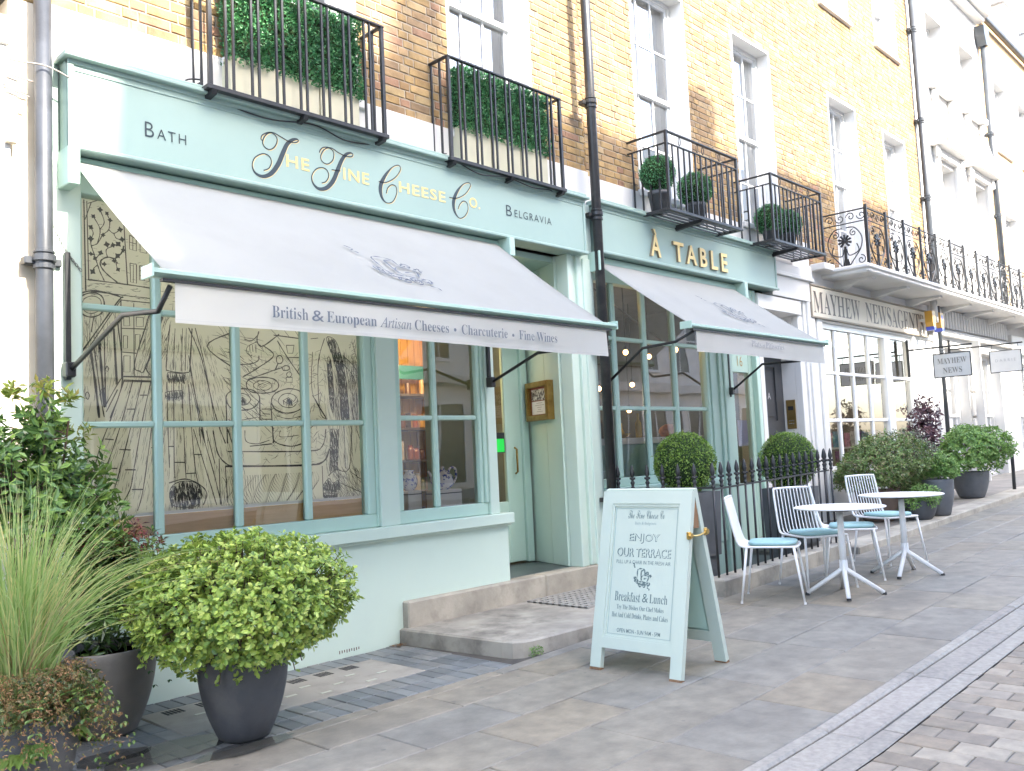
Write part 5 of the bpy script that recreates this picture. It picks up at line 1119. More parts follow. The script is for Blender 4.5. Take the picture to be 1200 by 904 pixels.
# ================================================================== white stuccoed house and the brick house beyond it
def plain_wall(house, name, m, x0, x1, z0, z1, y, holes, depth=.3): return pierced(MB(), x0, x1, z0, z1, y, holes, depth).build(name, m, house)
wh = thing('stucco_house', 'white stuccoed house with pediments over its first floor windows', 'house', (20, YB, 0))
HW = [(18.68, 19.70, 4.05, 6.87), (20.80, 21.84, 4.05, 6.87), (18.68, 19.70, 8.5, 10.0), (20.76, 21.80, 8.5, 9.95)]
plain_wall(wh, 'stucco_wall', STUCCO, 17.6, 22.25, 4.0, 11.6, YB, HW)
for h in HW: sash(wh, *h, YB, surround=False, sill=h[2] > 8, reveal=.25, singles=False, cols=2)
q = MB()
for x0, x1 in ((18.68, 19.70), (20.80, 21.84)):
    q.box(x0-.18, 5.62, 4.05, x0, 5.70, 6.95, .01).box(x1, 5.62, 4.05, x1+.18, 5.70, 6.95, .01).box(x0-.2, 5.60, 6.95, x1+.2, 5.70, 7.12, .01)
    xm = (x0+x1)/2; W = (x1-x0)/2+.34
    q.box(xm-W, 5.45, 7.12, xm+W, 5.70, 7.22, .015)
    for a in (-1, 1):
        q.prism([(a*W, 0), (0, .68), (0, .56), (a*(W-.18), 0)] if a < 0 else [(0, .56), (0, .68), (W, 0), (W-.18, 0)], (xm, 5.46, 7.22), (1, 0, 0), (0, 0, 1), (0, .25, 0))
    q.box(xm-W+.05, 5.56, 6.9, xm-W+.2, 5.62, 7.12, .02).box(xm+W-.2, 5.56, 6.9, xm+W-.05, 5.62, 7.12, .02)
q.split('pediment', STUCCO, wh)
q = MB()
for x0, x1 in ((18.68, 19.70), (20.76, 21.80)):
    q.box(x0-.16, 5.54, 8.34, x1+.16, 5.70, 8.48, .02)
    for x in (x0-.06, x1-.08): q.box(x, 5.58, 8.12, x+.14, 5.70, 8.34, .03)
q.split('window_ledge', STUCCO, wh)
MB().box(17.6, 5.50, 10.85, 22.25, 5.75, 10.95, .02).box(17.6, 5.36, 10.95, 22.3, 5.75, 11.1, .03).box(17.6, 5.44, 11.1, 22.28, 5.75, 11.2, .02).box(17.6, 5.66, 11.2, 22.25, 5.9, 11.75, .01).build('cornice', STUCCO, wh)
HG = [(18.05, 19.35, .5, 3.1), (20.2, 21.6, .5, 3.1)]
plain_wall(wh, 'ground_floor_wall', STUCCO, 17.6, 22.25, 0, 4.0, 5.66, HG)
q = MB()
for z in (1.25, 1.75, 2.25, 2.75):
    for a, b in ((19.38, 20.16),): q.box(a, 5.60, z-.47, b, 5.66, z-.015, .012)
for z in (1.25, 1.75, 2.25, 2.75): q.box(17.62, 5.60, z-.47, 18.02, 5.66, z-.015, .012)
q.box(17.6, 5.56, 3.30, 22.3, 5.66, 3.42, .01).box(19.5, 5.45, .2, 19.56, 5.6, 3.3)
for i in range(26): q.box(17.75+i*.17, 5.585, 3.46, 17.86+i*.17, 5.66, 3.82, .01)
q.split('rusticated_block', STUCCO, wh)
for h in HG: sash(wh, *h, 5.66, surround=False, reveal=.2, singles=False, cols=2, rows=1)
MB().box(17.6, 5.9, 11.2, 22.25, 9, 11.3).box(17.6, 9, 0, 22.25, 9.1, 11.3).build('rear_wall', CREAMW, wh)
BRF = None
def brick_tex():
    m = bpy.data.materials.new('distant_stock_brick'); m.use_nodes = True; t = m.node_tree; N = t.nodes; L = t.links; b = N['Principled BSDF']; b.inputs['Roughness'].default_value = .9
    g = N.new('ShaderNodeNewGeometry'); sx = N.new('ShaderNodeSeparateXYZ'); cx = N.new('ShaderNodeCombineXYZ'); L.new(g.outputs['Position'], sx.inputs[0]); L.new(sx.outputs[0], cx.inputs[0]); L.new(sx.outputs[2], cx.inputs[1])
    br = N.new('ShaderNodeTexBrick'); br.inputs['Scale'].default_value = 1; br.inputs['Brick Width'].default_value = .225; br.inputs['Row Height'].default_value = .076; br.inputs['Mortar Size'].default_value = .008
    br.inputs['Color1'].default_value = (.46, .30, .12, 1); br.inputs['Color2'].default_value = (.34, .21, .095, 1); br.inputs['Mortar'].default_value = (.38, .33, .26, 1); L.new(cx.outputs[0], br.inputs[0])
    nz = N.new('ShaderNodeTexNoise'); nz.inputs['Scale'].default_value = 1.5; nz.inputs['Detail'].default_value = 6; L.new(g.outputs['Position'], nz.inputs[0])
    mr = N.new('ShaderNodeMapRange'); mr.inputs[3].default_value = .6; mr.inputs[4].default_value = 1.35; L.new(nz.outputs[0], mr.inputs[0])
    mx = N.new('ShaderNodeMix'); mx.data_type = 'RGBA'; mx.blend_type = 'MULTIPLY'; mx.inputs[0].default_value = 1; L.new(br.outputs[0], mx.inputs[6]); L.new(mr.outputs[0], mx.inputs[7]); L.new(mx.outputs[2], b.inputs[0])
    return m
BRF = brick_tex()
fb = thing('brick_house', 'far yellow brick house with slate roof and white dormers at the end of the row', 'house', (27, YB, 0))
HF = [(23.2, 24.3, 4.3, 6.6), (25.3, 26.4, 4.3, 6.6), (27.6, 28.7, 4.3, 6.6), (23.2, 24.3, 8.1, 9.85), (25.3, 26.4, 8.1, 9.85), (27.6, 28.7, 8.1, 9.85), (30, 31.1, 8.1, 9.85)]
plain_wall(fb, 'front_wall', BRF, 22.25, 36, 4.0, 11.2, YB, HF)
for h in HF: sash(fb, *h, YB, singles=False)
HG = [(22.9, 24.6, .6, 3.0), (25.2, 27.2, .6, 3.0)]
plain_wall(fb, 'ground_floor_wall', STUCCO, 22.25, 36, 0, 4.0, 5.66, HG)
for h in HG: sash(fb, *h, 5.66, surround=False, reveal=.12, singles=False, cols=4, rows=2)
MB().box(22.3, 5.55, 3.2, 36, 5.66, 3.6, .01).build('shop_fascia', WHITE, fb)
MB().box(22.25, 5.64, 11.2, 36, 5.95, 11.32, .01).build('parapet_coping', STEPST, fb); MB().tube([(22.3, 5.58, 11.08), (36, 5.58, 11.08)], .07, 10).build('gutter', PIPEB, fb)
SLATE = mat('roof_slate', (.09, .10, .125), (.07, .075, .09), rough=.6, scale=6, stretch=(1, 1, 4))
MB().prism([(0, 0), (2.0, 1.9), (5, 2.3), (5, 0)], (22.4, 6.0, 11.25), (0, 1, 0), (0, 0, 1), (13.4, 0, 0)).build('mansard_roof', SLATE, fb)
for k, x in enumerate((23.6, 26.2, 28.8)): MB().box(x, 6.0, 11.3, x+1.3, 7.6, 12.9, .02).box(x-.1, 5.9, 12.9, x+1.4, 7.7, 13.05, .02).split('dormer', WHITE, fb)
MB().box(24.9, 6.6, 12.5, 25.9, 7.6, 14.2, .02).build('chimney', BRF, fb)
rp = pipe('drainpipe', 'slim dark drainpipe between the newsagent brick and the white house', mat('blue_grey_pipe', (.07, .08, .09), (.05, .055, .06), rough=.4), 17.62, 5.60, .055, .3, 11, (9.2, 7.4, 5.9, 3.0))
hp2 = pipe('drainpipe', 'far drainpipe with a hopper head on the edge of the white house', MATS['blue_grey_pipe'], 22.22, 5.58, .06, 4.1, 10.35, (8.2, 6.3))
MB().prism([(-.2, .32), (.2, .32), (.18, .1), (.07, -.12), (-.07, -.12), (-.18, .1)], (22.22, 5.48, 10.4), (1, 0, 0), (0, 0, 1), (0, .2, 0)).build('hopper_head', MATS['blue_grey_pipe'], hp2)
# ================================================================== white house on the left
lh = thing('white_house', 'white rendered house end at the far left with brick above', 'house', (1, 5.7, 0))
MB().box(-6, 5.66, -.1, 1.775, 5.9, 4.02, .004).build('render_wall', STUCCO, lh); MB().box(1.775, 5.70, -.1, 1.953, 5.9, 4.35, .004).build('return_strip', mat('cream_render', (.62, .55, .43), (.55, .48, .37), rough=.8), lh)
MB().box(-6, 5.64, 4.02, 1.76, 5.9, 4.2, .01).build('string_course', STUCCO, lh); MB().box(-6, 5.9, -.1, 1.95, 9, 10.5).build('house_body', BRF, lh)
MB().box(1.74, 5.62, 3.42, 1.80, 5.66, 3.82, .004).build('bracket', mat('cream_render', (.6, .5, .3)), lh); MB().box(.6, 5.63, 3.52, 1.68, 5.66, 3.57, .004).build('cream_rail', MATS['cream_render'], lh)
brick_wall(lh, -2.0, 1.953, 4.35, 8, 5.70, [], 40, 21)
# ================================================================== long stone balcony with scrolled ironwork
lb = thing('stone_balcony', 'long white stone balcony with scrolled black ironwork above the newsagent and beyond', 'balcony', (18, YB, 3.9))
MB().box(12.85, 4.97, 3.84, 30, 5.70, 3.94, .02).box(12.80, 4.94, 3.90, 30.05, 5.70, 3.962, .015).box(12.50, 5.45, 3.92, 12.85, 5.68, 4.02, .01).build('slab', STUCCO, lb)
for i, x in enumerate((13.35, 14.75, 16.3, 17.9, 19.3, 20.8, 22.4, 24)):
    MB().prism([(0, 0), (.58, 0), (.58, -.035), (.42, -.05), (.25, -.075), (.1, -.115), (0, -.13)], (x-.07, 5.67, 3.84), (0, -1, 0), (0, 0, 1), (.14, 0, 0)).build('console', STUCCO, lb)
def spiral(mb, c, r, turns, a0, o, ux, s=1, rad=.009, n=22):
    P = []
    for i in range(n+1):
        t = i/n; a = a0+s*turns*2*pi*t; q = r*(1-.85*t); P.append(Vector(o)+Vector(ux)*(c[0]+q*cos(a))+Vector((0, 0, 1))*(c[1]+q*sin(a)))
    mb.tube(P, rad, 4, cap=False)
def panel(o, ux, W, rich=True):
    """one scrolled panel W wide and .86 tall: lyre, palmette, frieze of small scrolls"""
    mb = MB(); V = lambda u, v: Vector(o)+Vector(ux)*u+Vector((0, 0, 1))*v; R = .009
    mb.tube([V(0, .86), V(W, .86)], .012, 4); mb.tube([V(0, .68), V(W, .68)], R, 4); mb.tube([V(0, .03), V(W, .03)], .011, 4); mb.tube([V(0, 0), V(0, .88)], .013, 4); mb.tube([V(W, 0), V(W, .88)], .013, 4)
    m_ = W/2
    for k in range(4):
        cx = W*(k+.5)/4; spiral(mb, (cx-.03, .77), .07, 1.2, 0, o, ux, 1 if k % 2 else -1, .008, 16)
    for s in (-1, 1):
        mb.tube([V(m_+s*u, v) for u, v in sm([(.03, .62), (m_*.5, .60), (m_*.8, .45), (m_*.72, .28), (m_*.35, .12), (.05, .04)], 5)], R, 4, cap=False)
        spiral(mb, (m_+s*m_*.42, .53), .055, 1.3, pi/2, o, ux, s, .008); spiral(mb, (m_+s*m_*.72, .11), .07, 1.3, pi/2, o, ux, -s, .008)
        mb.tube([V(m_+s*u, v) for u, v in sm([(m_*.55, .36), (m_*.62, .25), (.06, .2), (.02, .3)], 4)], R, 4, cap=False)
    for k in range(9):
        a = radians(200+k*35-0) if False else radians(-50+k*35); mb.tube([V(m_, .42), V(m_+.10*cos(a), .42+.10*sin(a))], [.012, .02], 5)
    mb.tube([V(m_, .03), V(m_, .34)], .02, 6); mb.prism([(-.06, 0), (.06, 0), (.03, .12), (-.03, .12)], tuple(V(m_, .03)-Vector((0, .006, 0))), ux, (0, 0, 1), (0, .012, 0) if abs(ux[0]) > .5 else (.012, 0, 0))
    mb.blob(tuple(V(m_, .42)), .035, 8, 6)
    return mb
Wp = .72
for i in range(12): panel((13.05+i*(Wp+.02), 5.02, 3.96), (1, 0, 0), Wp).build('iron_panel', IRON, lb)
panel((13.05, 5.04, 3.96), (0, 1, 0), .64).build('iron_panel', IRON, lb)
for i in range(13): MB().box(13.035+i*(Wp+.02), 5.0, 3.96, 13.06+i*(Wp+.02), 5.035, 4.87).build('iron_post', IRON, lb)
fr_ = MB()
for i in range(60): fr_.box(21.98+i*.13, 5.01, 3.96, 22.0+i*.13, 5.03, 4.84)
fr_.box(21.95, 5.0, 4.84, 30, 5.04, 4.87).build('plain_bars', IRON, lb, kind='stuff')
# ================================================================== the terrace across the street (it shades the pavement and shows in the glass)
def across(x0, x1, prof, label, ground, upper, doors):
    """prof: skyline as (x, z) points; the house is 9 m deep"""
    t = thing('terrace_house', label, 'house', ((x0+x1)/2, -8.6, .1))
    pts = [(x0, 3.9)]+prof+[(x1, 3.9)]
    MB().prism(pts[::-1], (0, -8.6, 0), (1, 0, 0), (0, 0, 1), (0, -9, 0)).build('upper_wall', upper, t)
    MB().box(x0, -17.6, 0, x1, -8.56, 3.9).build('ground_floor', ground, t)
    MB().box(x0, -8.56, 3.6, x1, -8.30, 3.95, .02).build('cornice', STUCCO, t)
    n = max(1, int((x1-x0)/2.3)); zt = min(p[1] for p in prof)
    for i in range(n):
        xc = x0+(x1-x0)*(i+.5)/n
        for z0, h in ((4.5, 2.5), (8.1, 2.0), (11.1, 1.6)):
            if z0+h > zt-.5: continue
            w_ = MB().box(xc-.65, -8.6, z0-.12, xc+.65, -8.52, z0, .01).box(xc-.65, -8.6, z0, xc-.53, -8.56, z0+h).box(xc+.53, -8.6, z0, xc+.65, -8.56, z0+h).box(xc-.65, -8.6, z0+h, xc+.65, -8.55, z0+h+.15)
            w_.box(xc-.53, -8.595, z0+h/2-.03, xc+.53, -8.57, z0+h/2+.03).box(xc-.02, -8.595, z0, xc+.02, -8.575, z0+h/2-.03).box(xc-.02, -8.595, z0+h/2+.03, xc+.02, -8.575, z0+h)
            wo = w_.build('window', GLOSSW, t)
            MB().quad((xc+.53, -8.59, z0), (xc-.53, -8.59, z0), (xc-.53, -8.59, z0+h), (xc+.53, -8.59, z0+h)).build('pane', mat('far_pane', (.06, .07, .085), rough=.08), wo)
        wd = .85 if doors else .9
        g = MB().box(xc-wd, -8.56, .6, xc+wd, -8.5, .7).box(xc-wd, -8.56, 3.0, xc+wd, -8.5, 3.1).box(xc-wd, -8.56, .7, xc-wd+.08, -8.5, 3.0).box(xc+wd-.08, -8.56, .7, xc+wd, -8.5, 3.0).box(xc-.03, -8.555, .7, xc+.03, -8.52, 3.0)
        go = g.build('shop_window', GLOSSW, t)
        MB().quad((xc+wd, -8.55, .7), (xc-wd, -8.55, .7), (xc-wd, -8.55, 3.0), (xc+wd, -8.55, 3.0)).build('pane', MATS['far_pane'], go)
    return t
S_ = .99
across(-14, 2.35+S_, [(-14, 13.7), (2.35+S_, 13.7)], 'lower cream house across the street at its left end', mat('cream_stucco', (.76, .73, .67), (.7, .67, .61), rough=.8), MATS['cream_stucco'], True)
across(2.36+S_, 9.0, [(2.36+S_, 16.2), (4.4, 16.4), (5.0, 16.85), (4.95+S_, 16.85), (4.95+S_, 19.2), (5.38+S_, 19.2), (5.38+S_, 16.85), (9.0, 16.95)], 'tall pale house with a narrow chimney across the street from the cheese shop', mat('bright_stucco', (.8, .785, .75), (.76, .745, .71), rough=.8), MATS['bright_stucco'], False)
across(9.01, 16.9, [(9.01, 16.95), (9.42+S_, 17.1), (9.42+S_, 17.95), (10.08+S_, 17.95), (10.08+S_, 17.3), (16.9, 17.5)], 'tall pale house with a broad chimney across the street from the restaurant', MATS['bright_stucco'], MATS['bright_stucco'], True)
across(16.91, 40, [(16.91, 14.0), (40, 14.0)], 'lower white house across the street at its right end', MATS['bright_stucco'], MATS['bright_stucco'], False)
# ================================================================== street furniture
PALEW = mat('white_powder_coat', (.80, .79, .77), (.76, .75, .73), rough=.4, scale=5)
PAD = mat('pale_teal_pad', (.33, .52, .52), (.29, .47, .475), rough=.8, scale=5, bump=.2, bscale=300)
RUB = mat('black_rubber', (.03, .03, .03), rough=.8)
def make_chair(label):
    t = thing('terrace_chair', label, 'chair', (0, 0, 0), 'white wire chairs on the terrace')
    sw, sd, sh = .215, .225, .475        # half width, half depth, seat height; faces +x
    fr = MB().tube(sm([(-sd, -sw+.01, sh), (-sd+.06, -sw, sh), (sd-.06, -sw, sh), (sd, -sw+.06, sh), (sd, sw-.06, sh), (sd-.06, sw, sh), (-sd+.06, sw, sh), (-sd, sw-.01, sh)], 5), .010, 6)
    for i in range(9): y = -sw+.04+i*(2*sw-.08)/8; fr.tube([(-sd+.02, y, sh-.004), (sd-.005, y, sh-.004)], .005, 5)
    fr.build('seat_frame', PALEW, t, True)
    ht = .87
    up = [(-sd+.05, sh), (-sd-.02, sh+.012), (-sd-.05, sh+.06), (-sd-.085, sh+.2), (-sd-.125, ht)]
    bk = MB(); yk = sw-.008
    loop = [(x, -yk+.012*(z-sh)/.4, z) for x, z in up]+[(up[-1][0]-.004, -yk+.05, ht+.028), (up[-1][0]-.004, yk-.05, ht+.028)]+[(x, yk-.012*(z-sh)/.4, z) for x, z in up[::-1]]
    bk.tube(sm(loop, 5), .011, 7)
    bk.build('back_frame', PALEW, t, True)
    for i in range(10):
        y = -yk+.04+i*(2*yk-.08)/9; MB().tube(sm([(x+.003, y*(1-.04*(z-sh)/.4), z) for x, z in up[:-1]]+[(up[-1][0]-.002, y*.95, ht+.026)], 4), .0055, 5).build('back_rod', PALEW, t, True)
    p = MB(); n = 28
    def ring(k, z): return [(k*(sd-.02)*(abs(cos(a))**.55)*(1 if cos(a) > 0 else -1)+.01, k*(sw-.018)*(abs(sin(a))**.55)*(1 if sin(a) > 0 else -1), z) for a in [2*pi*i/n for i in range(n)]]
    rings = [ring(.96, sh+.008), ring(1, sh+.018), ring(1, sh+.03), ring(.96, sh+.04), ring(.6, sh+.046)]; 
    for r in rings: p.v += r
    for j in range(len(rings)-1):
        for i in range(n): k = (i+1) % n; p.f.append((j*n+i, j*n+k, (j+1)*n+k, (j+1)*n+i))
    p.f.append(tuple(range((len(rings)-1)*n, len(rings)*n))); p.f.append(tuple(range(n))[::-1])
    p.build('seat_pad', PAD, t, True)
    for sx in (-1, 1):
        for sy in (-1, 1):
            l = MB().tube([(sx*(sd-.03), sy*(sw-.005), sh), (sx*(sd+.035), sy*(sw+.03), .0)], [.0125, .0085], 7).build('leg', PALEW, t, True)
            MB().tube([(sx*(sd+.034), sy*(sw+.029), .018), (sx*(sd+.035), sy*(sw+.03), 0)], .0105, 7).build('foot', PALEW, l)
    return t
def ztilt(x): return zg(x)
chs = [((7.31, 3.85), (.38, -.92), 'white wire chair seen edge-on, nearest the folding sign, back to the railings'),
       ((8.04, 3.80), (-.56, -.83), 'white wire chair with its slatted back square to view behind the nearer table'),
       ((8.60, 3.69), (.43, -.90), 'white wire chair half hidden behind the nearer table, seen edge-on'),
       ((9.60, 3.72), (-.42, -.90), 'white wire chair with its slatted back behind the farther table by the big bush')]
first = None
for (x, y), (fx, fy), lab in chs:
    if first is None: first = make_chair(lab); o = first; o.location = (x, y, zg(x)); o.rotation_euler = (0, 0, atan2(fy, fx))
    else: o = dup(first, (x, y, zg(x)), atan2(fy, fx), lab)
def make_table(label):
    t = thing('terrace_table', label, 'table', (0, 0, 0), 'round white terrace tables')
    h = .77
    MB().lathe([(0, h-.016), (.372, h-.016), (.385, h-.010), (.385, h-.003), (.378, h), (0, h)], 0, 0, 0, 48).build('table_top', PALEW, t)
    MB().lathe([(.075, h-.045), (.085, h-.04), (.085, h-.016)], 0, 0, 0, 20).build('mount_plate', RUB, t)
    MB().tube([(0, 0, .22), (0, 0, h-.045)], [.030, .027], 16).build('column', PALEW, t, True)
    for k in range(4):
        a = k*pi/2; r = .315
        l = MB().tube([(0.012*cos(a), .012*sin(a), .30), (.02*cos(a), .02*sin(a), .22), (r*cos(a), r*sin(a), .018)], [.022, .022, .0185], 9).build('leg', PALEW, t, True)
        MB().tube([(r*cos(a), r*sin(a), .02), (r*1.01*cos(a), r*1.01*sin(a), .0)], .02, 9).build('foot', RUB, l)
    return t
tb = make_table('round white table nearer the folding sign, with two chairs tucked behind it')
tb.location = (7.72, 3.40, zg(7.72)); tb.rotation_euler = (0, 0, radians(28))
dup(tb, (8.90, 3.30, zg(8.9)), radians(8), 'round white table farther along the terrace towards the big bush')
# ------------------------------------------------------------------ folding sign
ab = thing('folding_sign', 'pale mint folding board sign on the pavement advertising breakfast and lunch', 'sign', (5.0, 3.5, zg(5)))
y0, y1 = 3.15, 3.86; XB, XT, ZT = 4.715, 4.975, 1.165; XB2, XT2 = 5.295, 5.035
ux = Vector((0, -1, 0)); up_ = Vector((XT-XB, 0, ZT-zg(4.7)-.0)).normalized(); nf = ux.cross(up_)
LEN = Vector((XT-XB, 0, ZT-zg(4.7))).length
def onface(mb, u0, u1, v0, v1, d0, d1, O, ux, up, n):
    o = O+n*d0; return mb.prism([(u0, v0), (u1, v0), (u1, v1), (u0, v1)], tuple(o), tuple(ux), tuple(up), tuple(n*(d1-d0)))
O = Vector((XB, y1, zg(4.7))); Wd = y1-y0
def leaf_(O, ux, up, n, lab, front):
    m_ = MB(); s = .085
    for q in ((0, s, 0, LEN), (Wd-s, Wd, 0, LEN), (s, Wd-s, LEN-s, LEN), (s, Wd-s, .145, .215)): onface(m_, *q, -.038, 0, O, ux, up, n)
    fr_o = m_.build('frame', BOARDP, ab, label=lab)
    m_ = MB()
    for q in ((s, s+.016, .215, LEN-s), (Wd-s-.016, Wd-s, .215, LEN-s), (s+.016, Wd-s-.016, LEN-s-.018, LEN-s), (s+.016, Wd-s-.016, .215, .228)): onface(m_, *q, -.03, -.008, O, ux, up, n)
    m_.build('moulding', BOARDP, fr_o)
    pb = onface(MB(), s, Wd-s, .215, LEN-s, -.03, -.018, O, ux, up, n).build('panel_board', BOARDP if front else MINT2, ab)
    return pb, fr_o
def worn_feet(O, ux, up, n, par):
    for a, b in ((0, .085), (Wd-.085, Wd)): onface(MB(), a-.001, b+.001, -.001, .016, -.039, .001, O, ux, up, n).build('worn_foot', mat('worn_wood', (.30, .17, .09), (.16, .09, .05), rough=.9, scale=30), par)
pb, f1 = leaf_(O, ux, up_, nf, 'lettered front leaf of the board', True)
up2 = Vector((XT2-XB2, 0, ZT-zg(5.3))).normalized(); ux2 = Vector((0, 1, 0)); n2 = ux2.cross(up2)
pb2, f2 = leaf_(Vector((XB2, y0, zg(5.3))), ux2, up2, n2, None, False)
for yy in (y0+.0, y1-.035): MB().box(XT+.002, yy+.004, ZT-.24, XT2-.002, yy+.030, ZT-.035).build('hinge', mat('old_wood', (.25, .14, .07), rough=.7), ab)
worn_feet(O, ux, up_, nf, f1); worn_feet(Vector((XB2, y0, zg(5.3))), ux2, up2, n2, f2)
BR = mat('brass', (.62, .42, .14), rough=.3, metal=.9)
b_ = MB(); pA, pB = Vector((4.91, y0-.008, .885)), Vector((5.10, y0-.008, .895))
b_.tube(sm([pA, pA.lerp(pB, .5)-Vector((0, 0, .012)), pB], 5), .006, 6)
for p in (pA, pB): b_.tube([p+Vector((0, .02, 0)), p-Vector((0, .012, 0))], .017, 10); b_.box(p.x-.018, y0-.006, p.z-.024, p.x+.018, y0+.012, p.z+.024, .003)
b_.build('brass_stay', BR, ab)
W2 = Wd/2
def on_board(u, v, d=-.0165): return tuple(O+ux*u+up_*v+nf*d)
def btext(s, v, wid, hei, m=INKB, off=0, f=None, u=W2): return text('lettering', f(s) if f else s, pb, m, on_board(u, v, -.0178), ux, up_, wid=wid, hei=hei, off=off, depth=.0012)
GREY_I = mat('grey_sign_ink', (.15, .21, .21), rough=.6); GREY_L = mat('soft_sign_ink', (.28, .37, .36), rough=.6)
btext('The Fine Cheese Co', 1.0, .29, .055, GREY_I, -.004, script)
btext('Bath & Belgravia', .955, .17, .024, GREY_L, -.004)
btext('ENJOY', .835, .245, .066, GREY_I, .03); btext('ENJOY', .8385, .245, .062, BOARDP, -.006, u=W2-.004).location = tuple(nf*.0008)
btext('OUR TERRACE', .745, .43, .06, GREY_I, .028); btext('OUR TERRACE', .7485, .43, .056, BOARDP, -.008, u=W2-.004).location = tuple(nf*.0008)
btext('PULL UP A CHAIR IN THE FRESH AIR', .70, .43, .024, GREY_I, -.002)
cheese_mark(on_board(W2, .615), tuple(ux), tuple(up_), .125, pb, GREY_I, .62)
btext('Breakfast', .455, .205, .062, GREY_I, -.006, serif, u=W2-.105); btext('&', .458, .046, .056, GREY_I, 0, None, u=W2+.037); btext('Lunch', .457, .138, .056, GREY_I, -.006, serif, u=W2+.14)
btext('Try The Dishes Our Chef Makes', .395, .37, .038, GREY_I, -.006, serif); btext('Hot And Cold Drinks, Plates and Cakes', .345, .44, .038, GREY_I, -.006, serif)
btext('OPEN MON - SUN 9AM - 5PM', .255, .34, .026, GREY_I, .006)
ol = MB()
for q in ((.012, .015, .012, .86), (.525, .528, .012, .86)): pass
u0, u1, v0, v1 = .108, Wd-.108, .24, LEN-.115
for q in ((u0, u1, v0, v0+.003), (u0, u1, v1-.003, v1), (u0, u0+.003, v0, v1), (u1-.003, u1, v0, v1)): onface(ol, *q, -.018, -.0165, O, ux, up_, nf)
ol.build('ruled_border', GREY_L, pb)
# ------------------------------------------------------------------ spearhead railings round the restaurant area
rl = thing('iron_railing', 'black spearhead iron railings on a stone curb round the restaurant area', 'railing', (8.6, 4.4, .1))
cs = MB(); zc = lambda x: zg(x)+.155
k = 0
for a, b in ((7.22, 8.15), (8.154, 9.1), (9.104, 9.98)):
    m_ = MB(); m_ = slab(m_, a, b, 4.29, 4.50, .15, .35, .012, .001); m_.build('curb_stone', STEPST, rl)
m_ = slab(MB(), 7.20, 7.42, 4.504, 5.62, .15, .3, .012, .001); m_.build('curb_stone', STEPST, rl)
def spear(h, n=8):
    m_ = MB(); r = .0115
    m_.tube([(0, 0, 0), (0, 0, h-.24)], r, n)
    m_.lathe([(r, h-.24), (.02, h-.232), (.02, h-.222), (.013, h-.215), (.016, h-.195), (.024, h-.18), (.016, h-.165), (.012, h-.155), (.02, h-.148), (.02, h-.138), (.012, h-.13), (.014, h-.12), (.024, h-.095), (.022, h-.07), (.013, h-.03), (.004, h-.005), (0, h)], 0, 0, 0, n)
    m_.box(-.034, -.006, h-.145, .034, .006, h-.125, .004).box(-.006, -.034, h-.146, .006, .034, h-.124, .004)
    return m_
HR = 1.30-.155-.09
sp = spear(HR).build('spear_bar', IRON, rl, True)
base_x = 7.31
bars = [(7.31, 4.42+.178*i) for i in range(1, 7)]+[(7.31+.148*i, 4.40) for i in range(0, 17)]+[(9.70, 4.40), (9.76, 4.43), (9.76, 4.36)]
for i, (x, y) in enumerate(bars):
    if i == 0: sp.location = (x-rl.location.x, y-rl.location.y, zc(x)-rl.location.z); sp.data.transform(Matrix.Translation(Vector(rl.location)))
    else: inst(sp, 'spear_bar', (x-rl.location.x, y-rl.location.y, zc(x)-rl.location.z), rl)
zr = 1.30-.245
MB().box(7.30, 4.385, zr-.008, 7.32, 5.64, zr+.008).build('rail', IRON, rl)
m_ = MB(); a = (7.31, zc(7.31)+HR-.25); b = (9.78, zc(9.78)+HR-.25)
m_.prism([(a[0], a[1]-.008), (b[0], b[1]-.008), (b[0], b[1]+.008), (a[0], a[1]+.008)], (0, 4.388, 0), (1, 0, 0), (0, 0, 1), (0, .024, 0)).build('rail', IRON, rl)
# ------------------------------------------------------------------ low terrace in front of the newsagent
tr = MB()
xs = [9.99, 11, 13, 15, 17, 20, 24, 30, 38]; yf = lambda x: 4.22+.006*(x-10)
for a, b in zip(xs, xs[1:]):
    za, zb = zg(a)+.075, zg(b)+.075
    tr.quad((a, yf(a), za), (b, yf(b), zb), (b, 5.75, zb), (a, 5.75, za)).quad((a, yf(a), za-.2), (b, yf(b), zb-.2), (b, yf(b), zb), (a, yf(a), za))
tr.quad((9.99, 5.75, -.1), (9.99, 4.22, -.1), (9.99, 4.22, zg(9.99)+.075), (9.99, 5.75, zg(9.99)+.075))
ter = struct('terrace_step', tr, STONE)
x = 10.0; r_ = random.Random(2)
while x < 30:
    l = r_.uniform(1, 1.7); slab(MB(), x, x+l-.006, yf(x)-.015, yf(x)+.32, .082, .12, .01, .001).build('kerb_stone', STEPST, ter); x += l
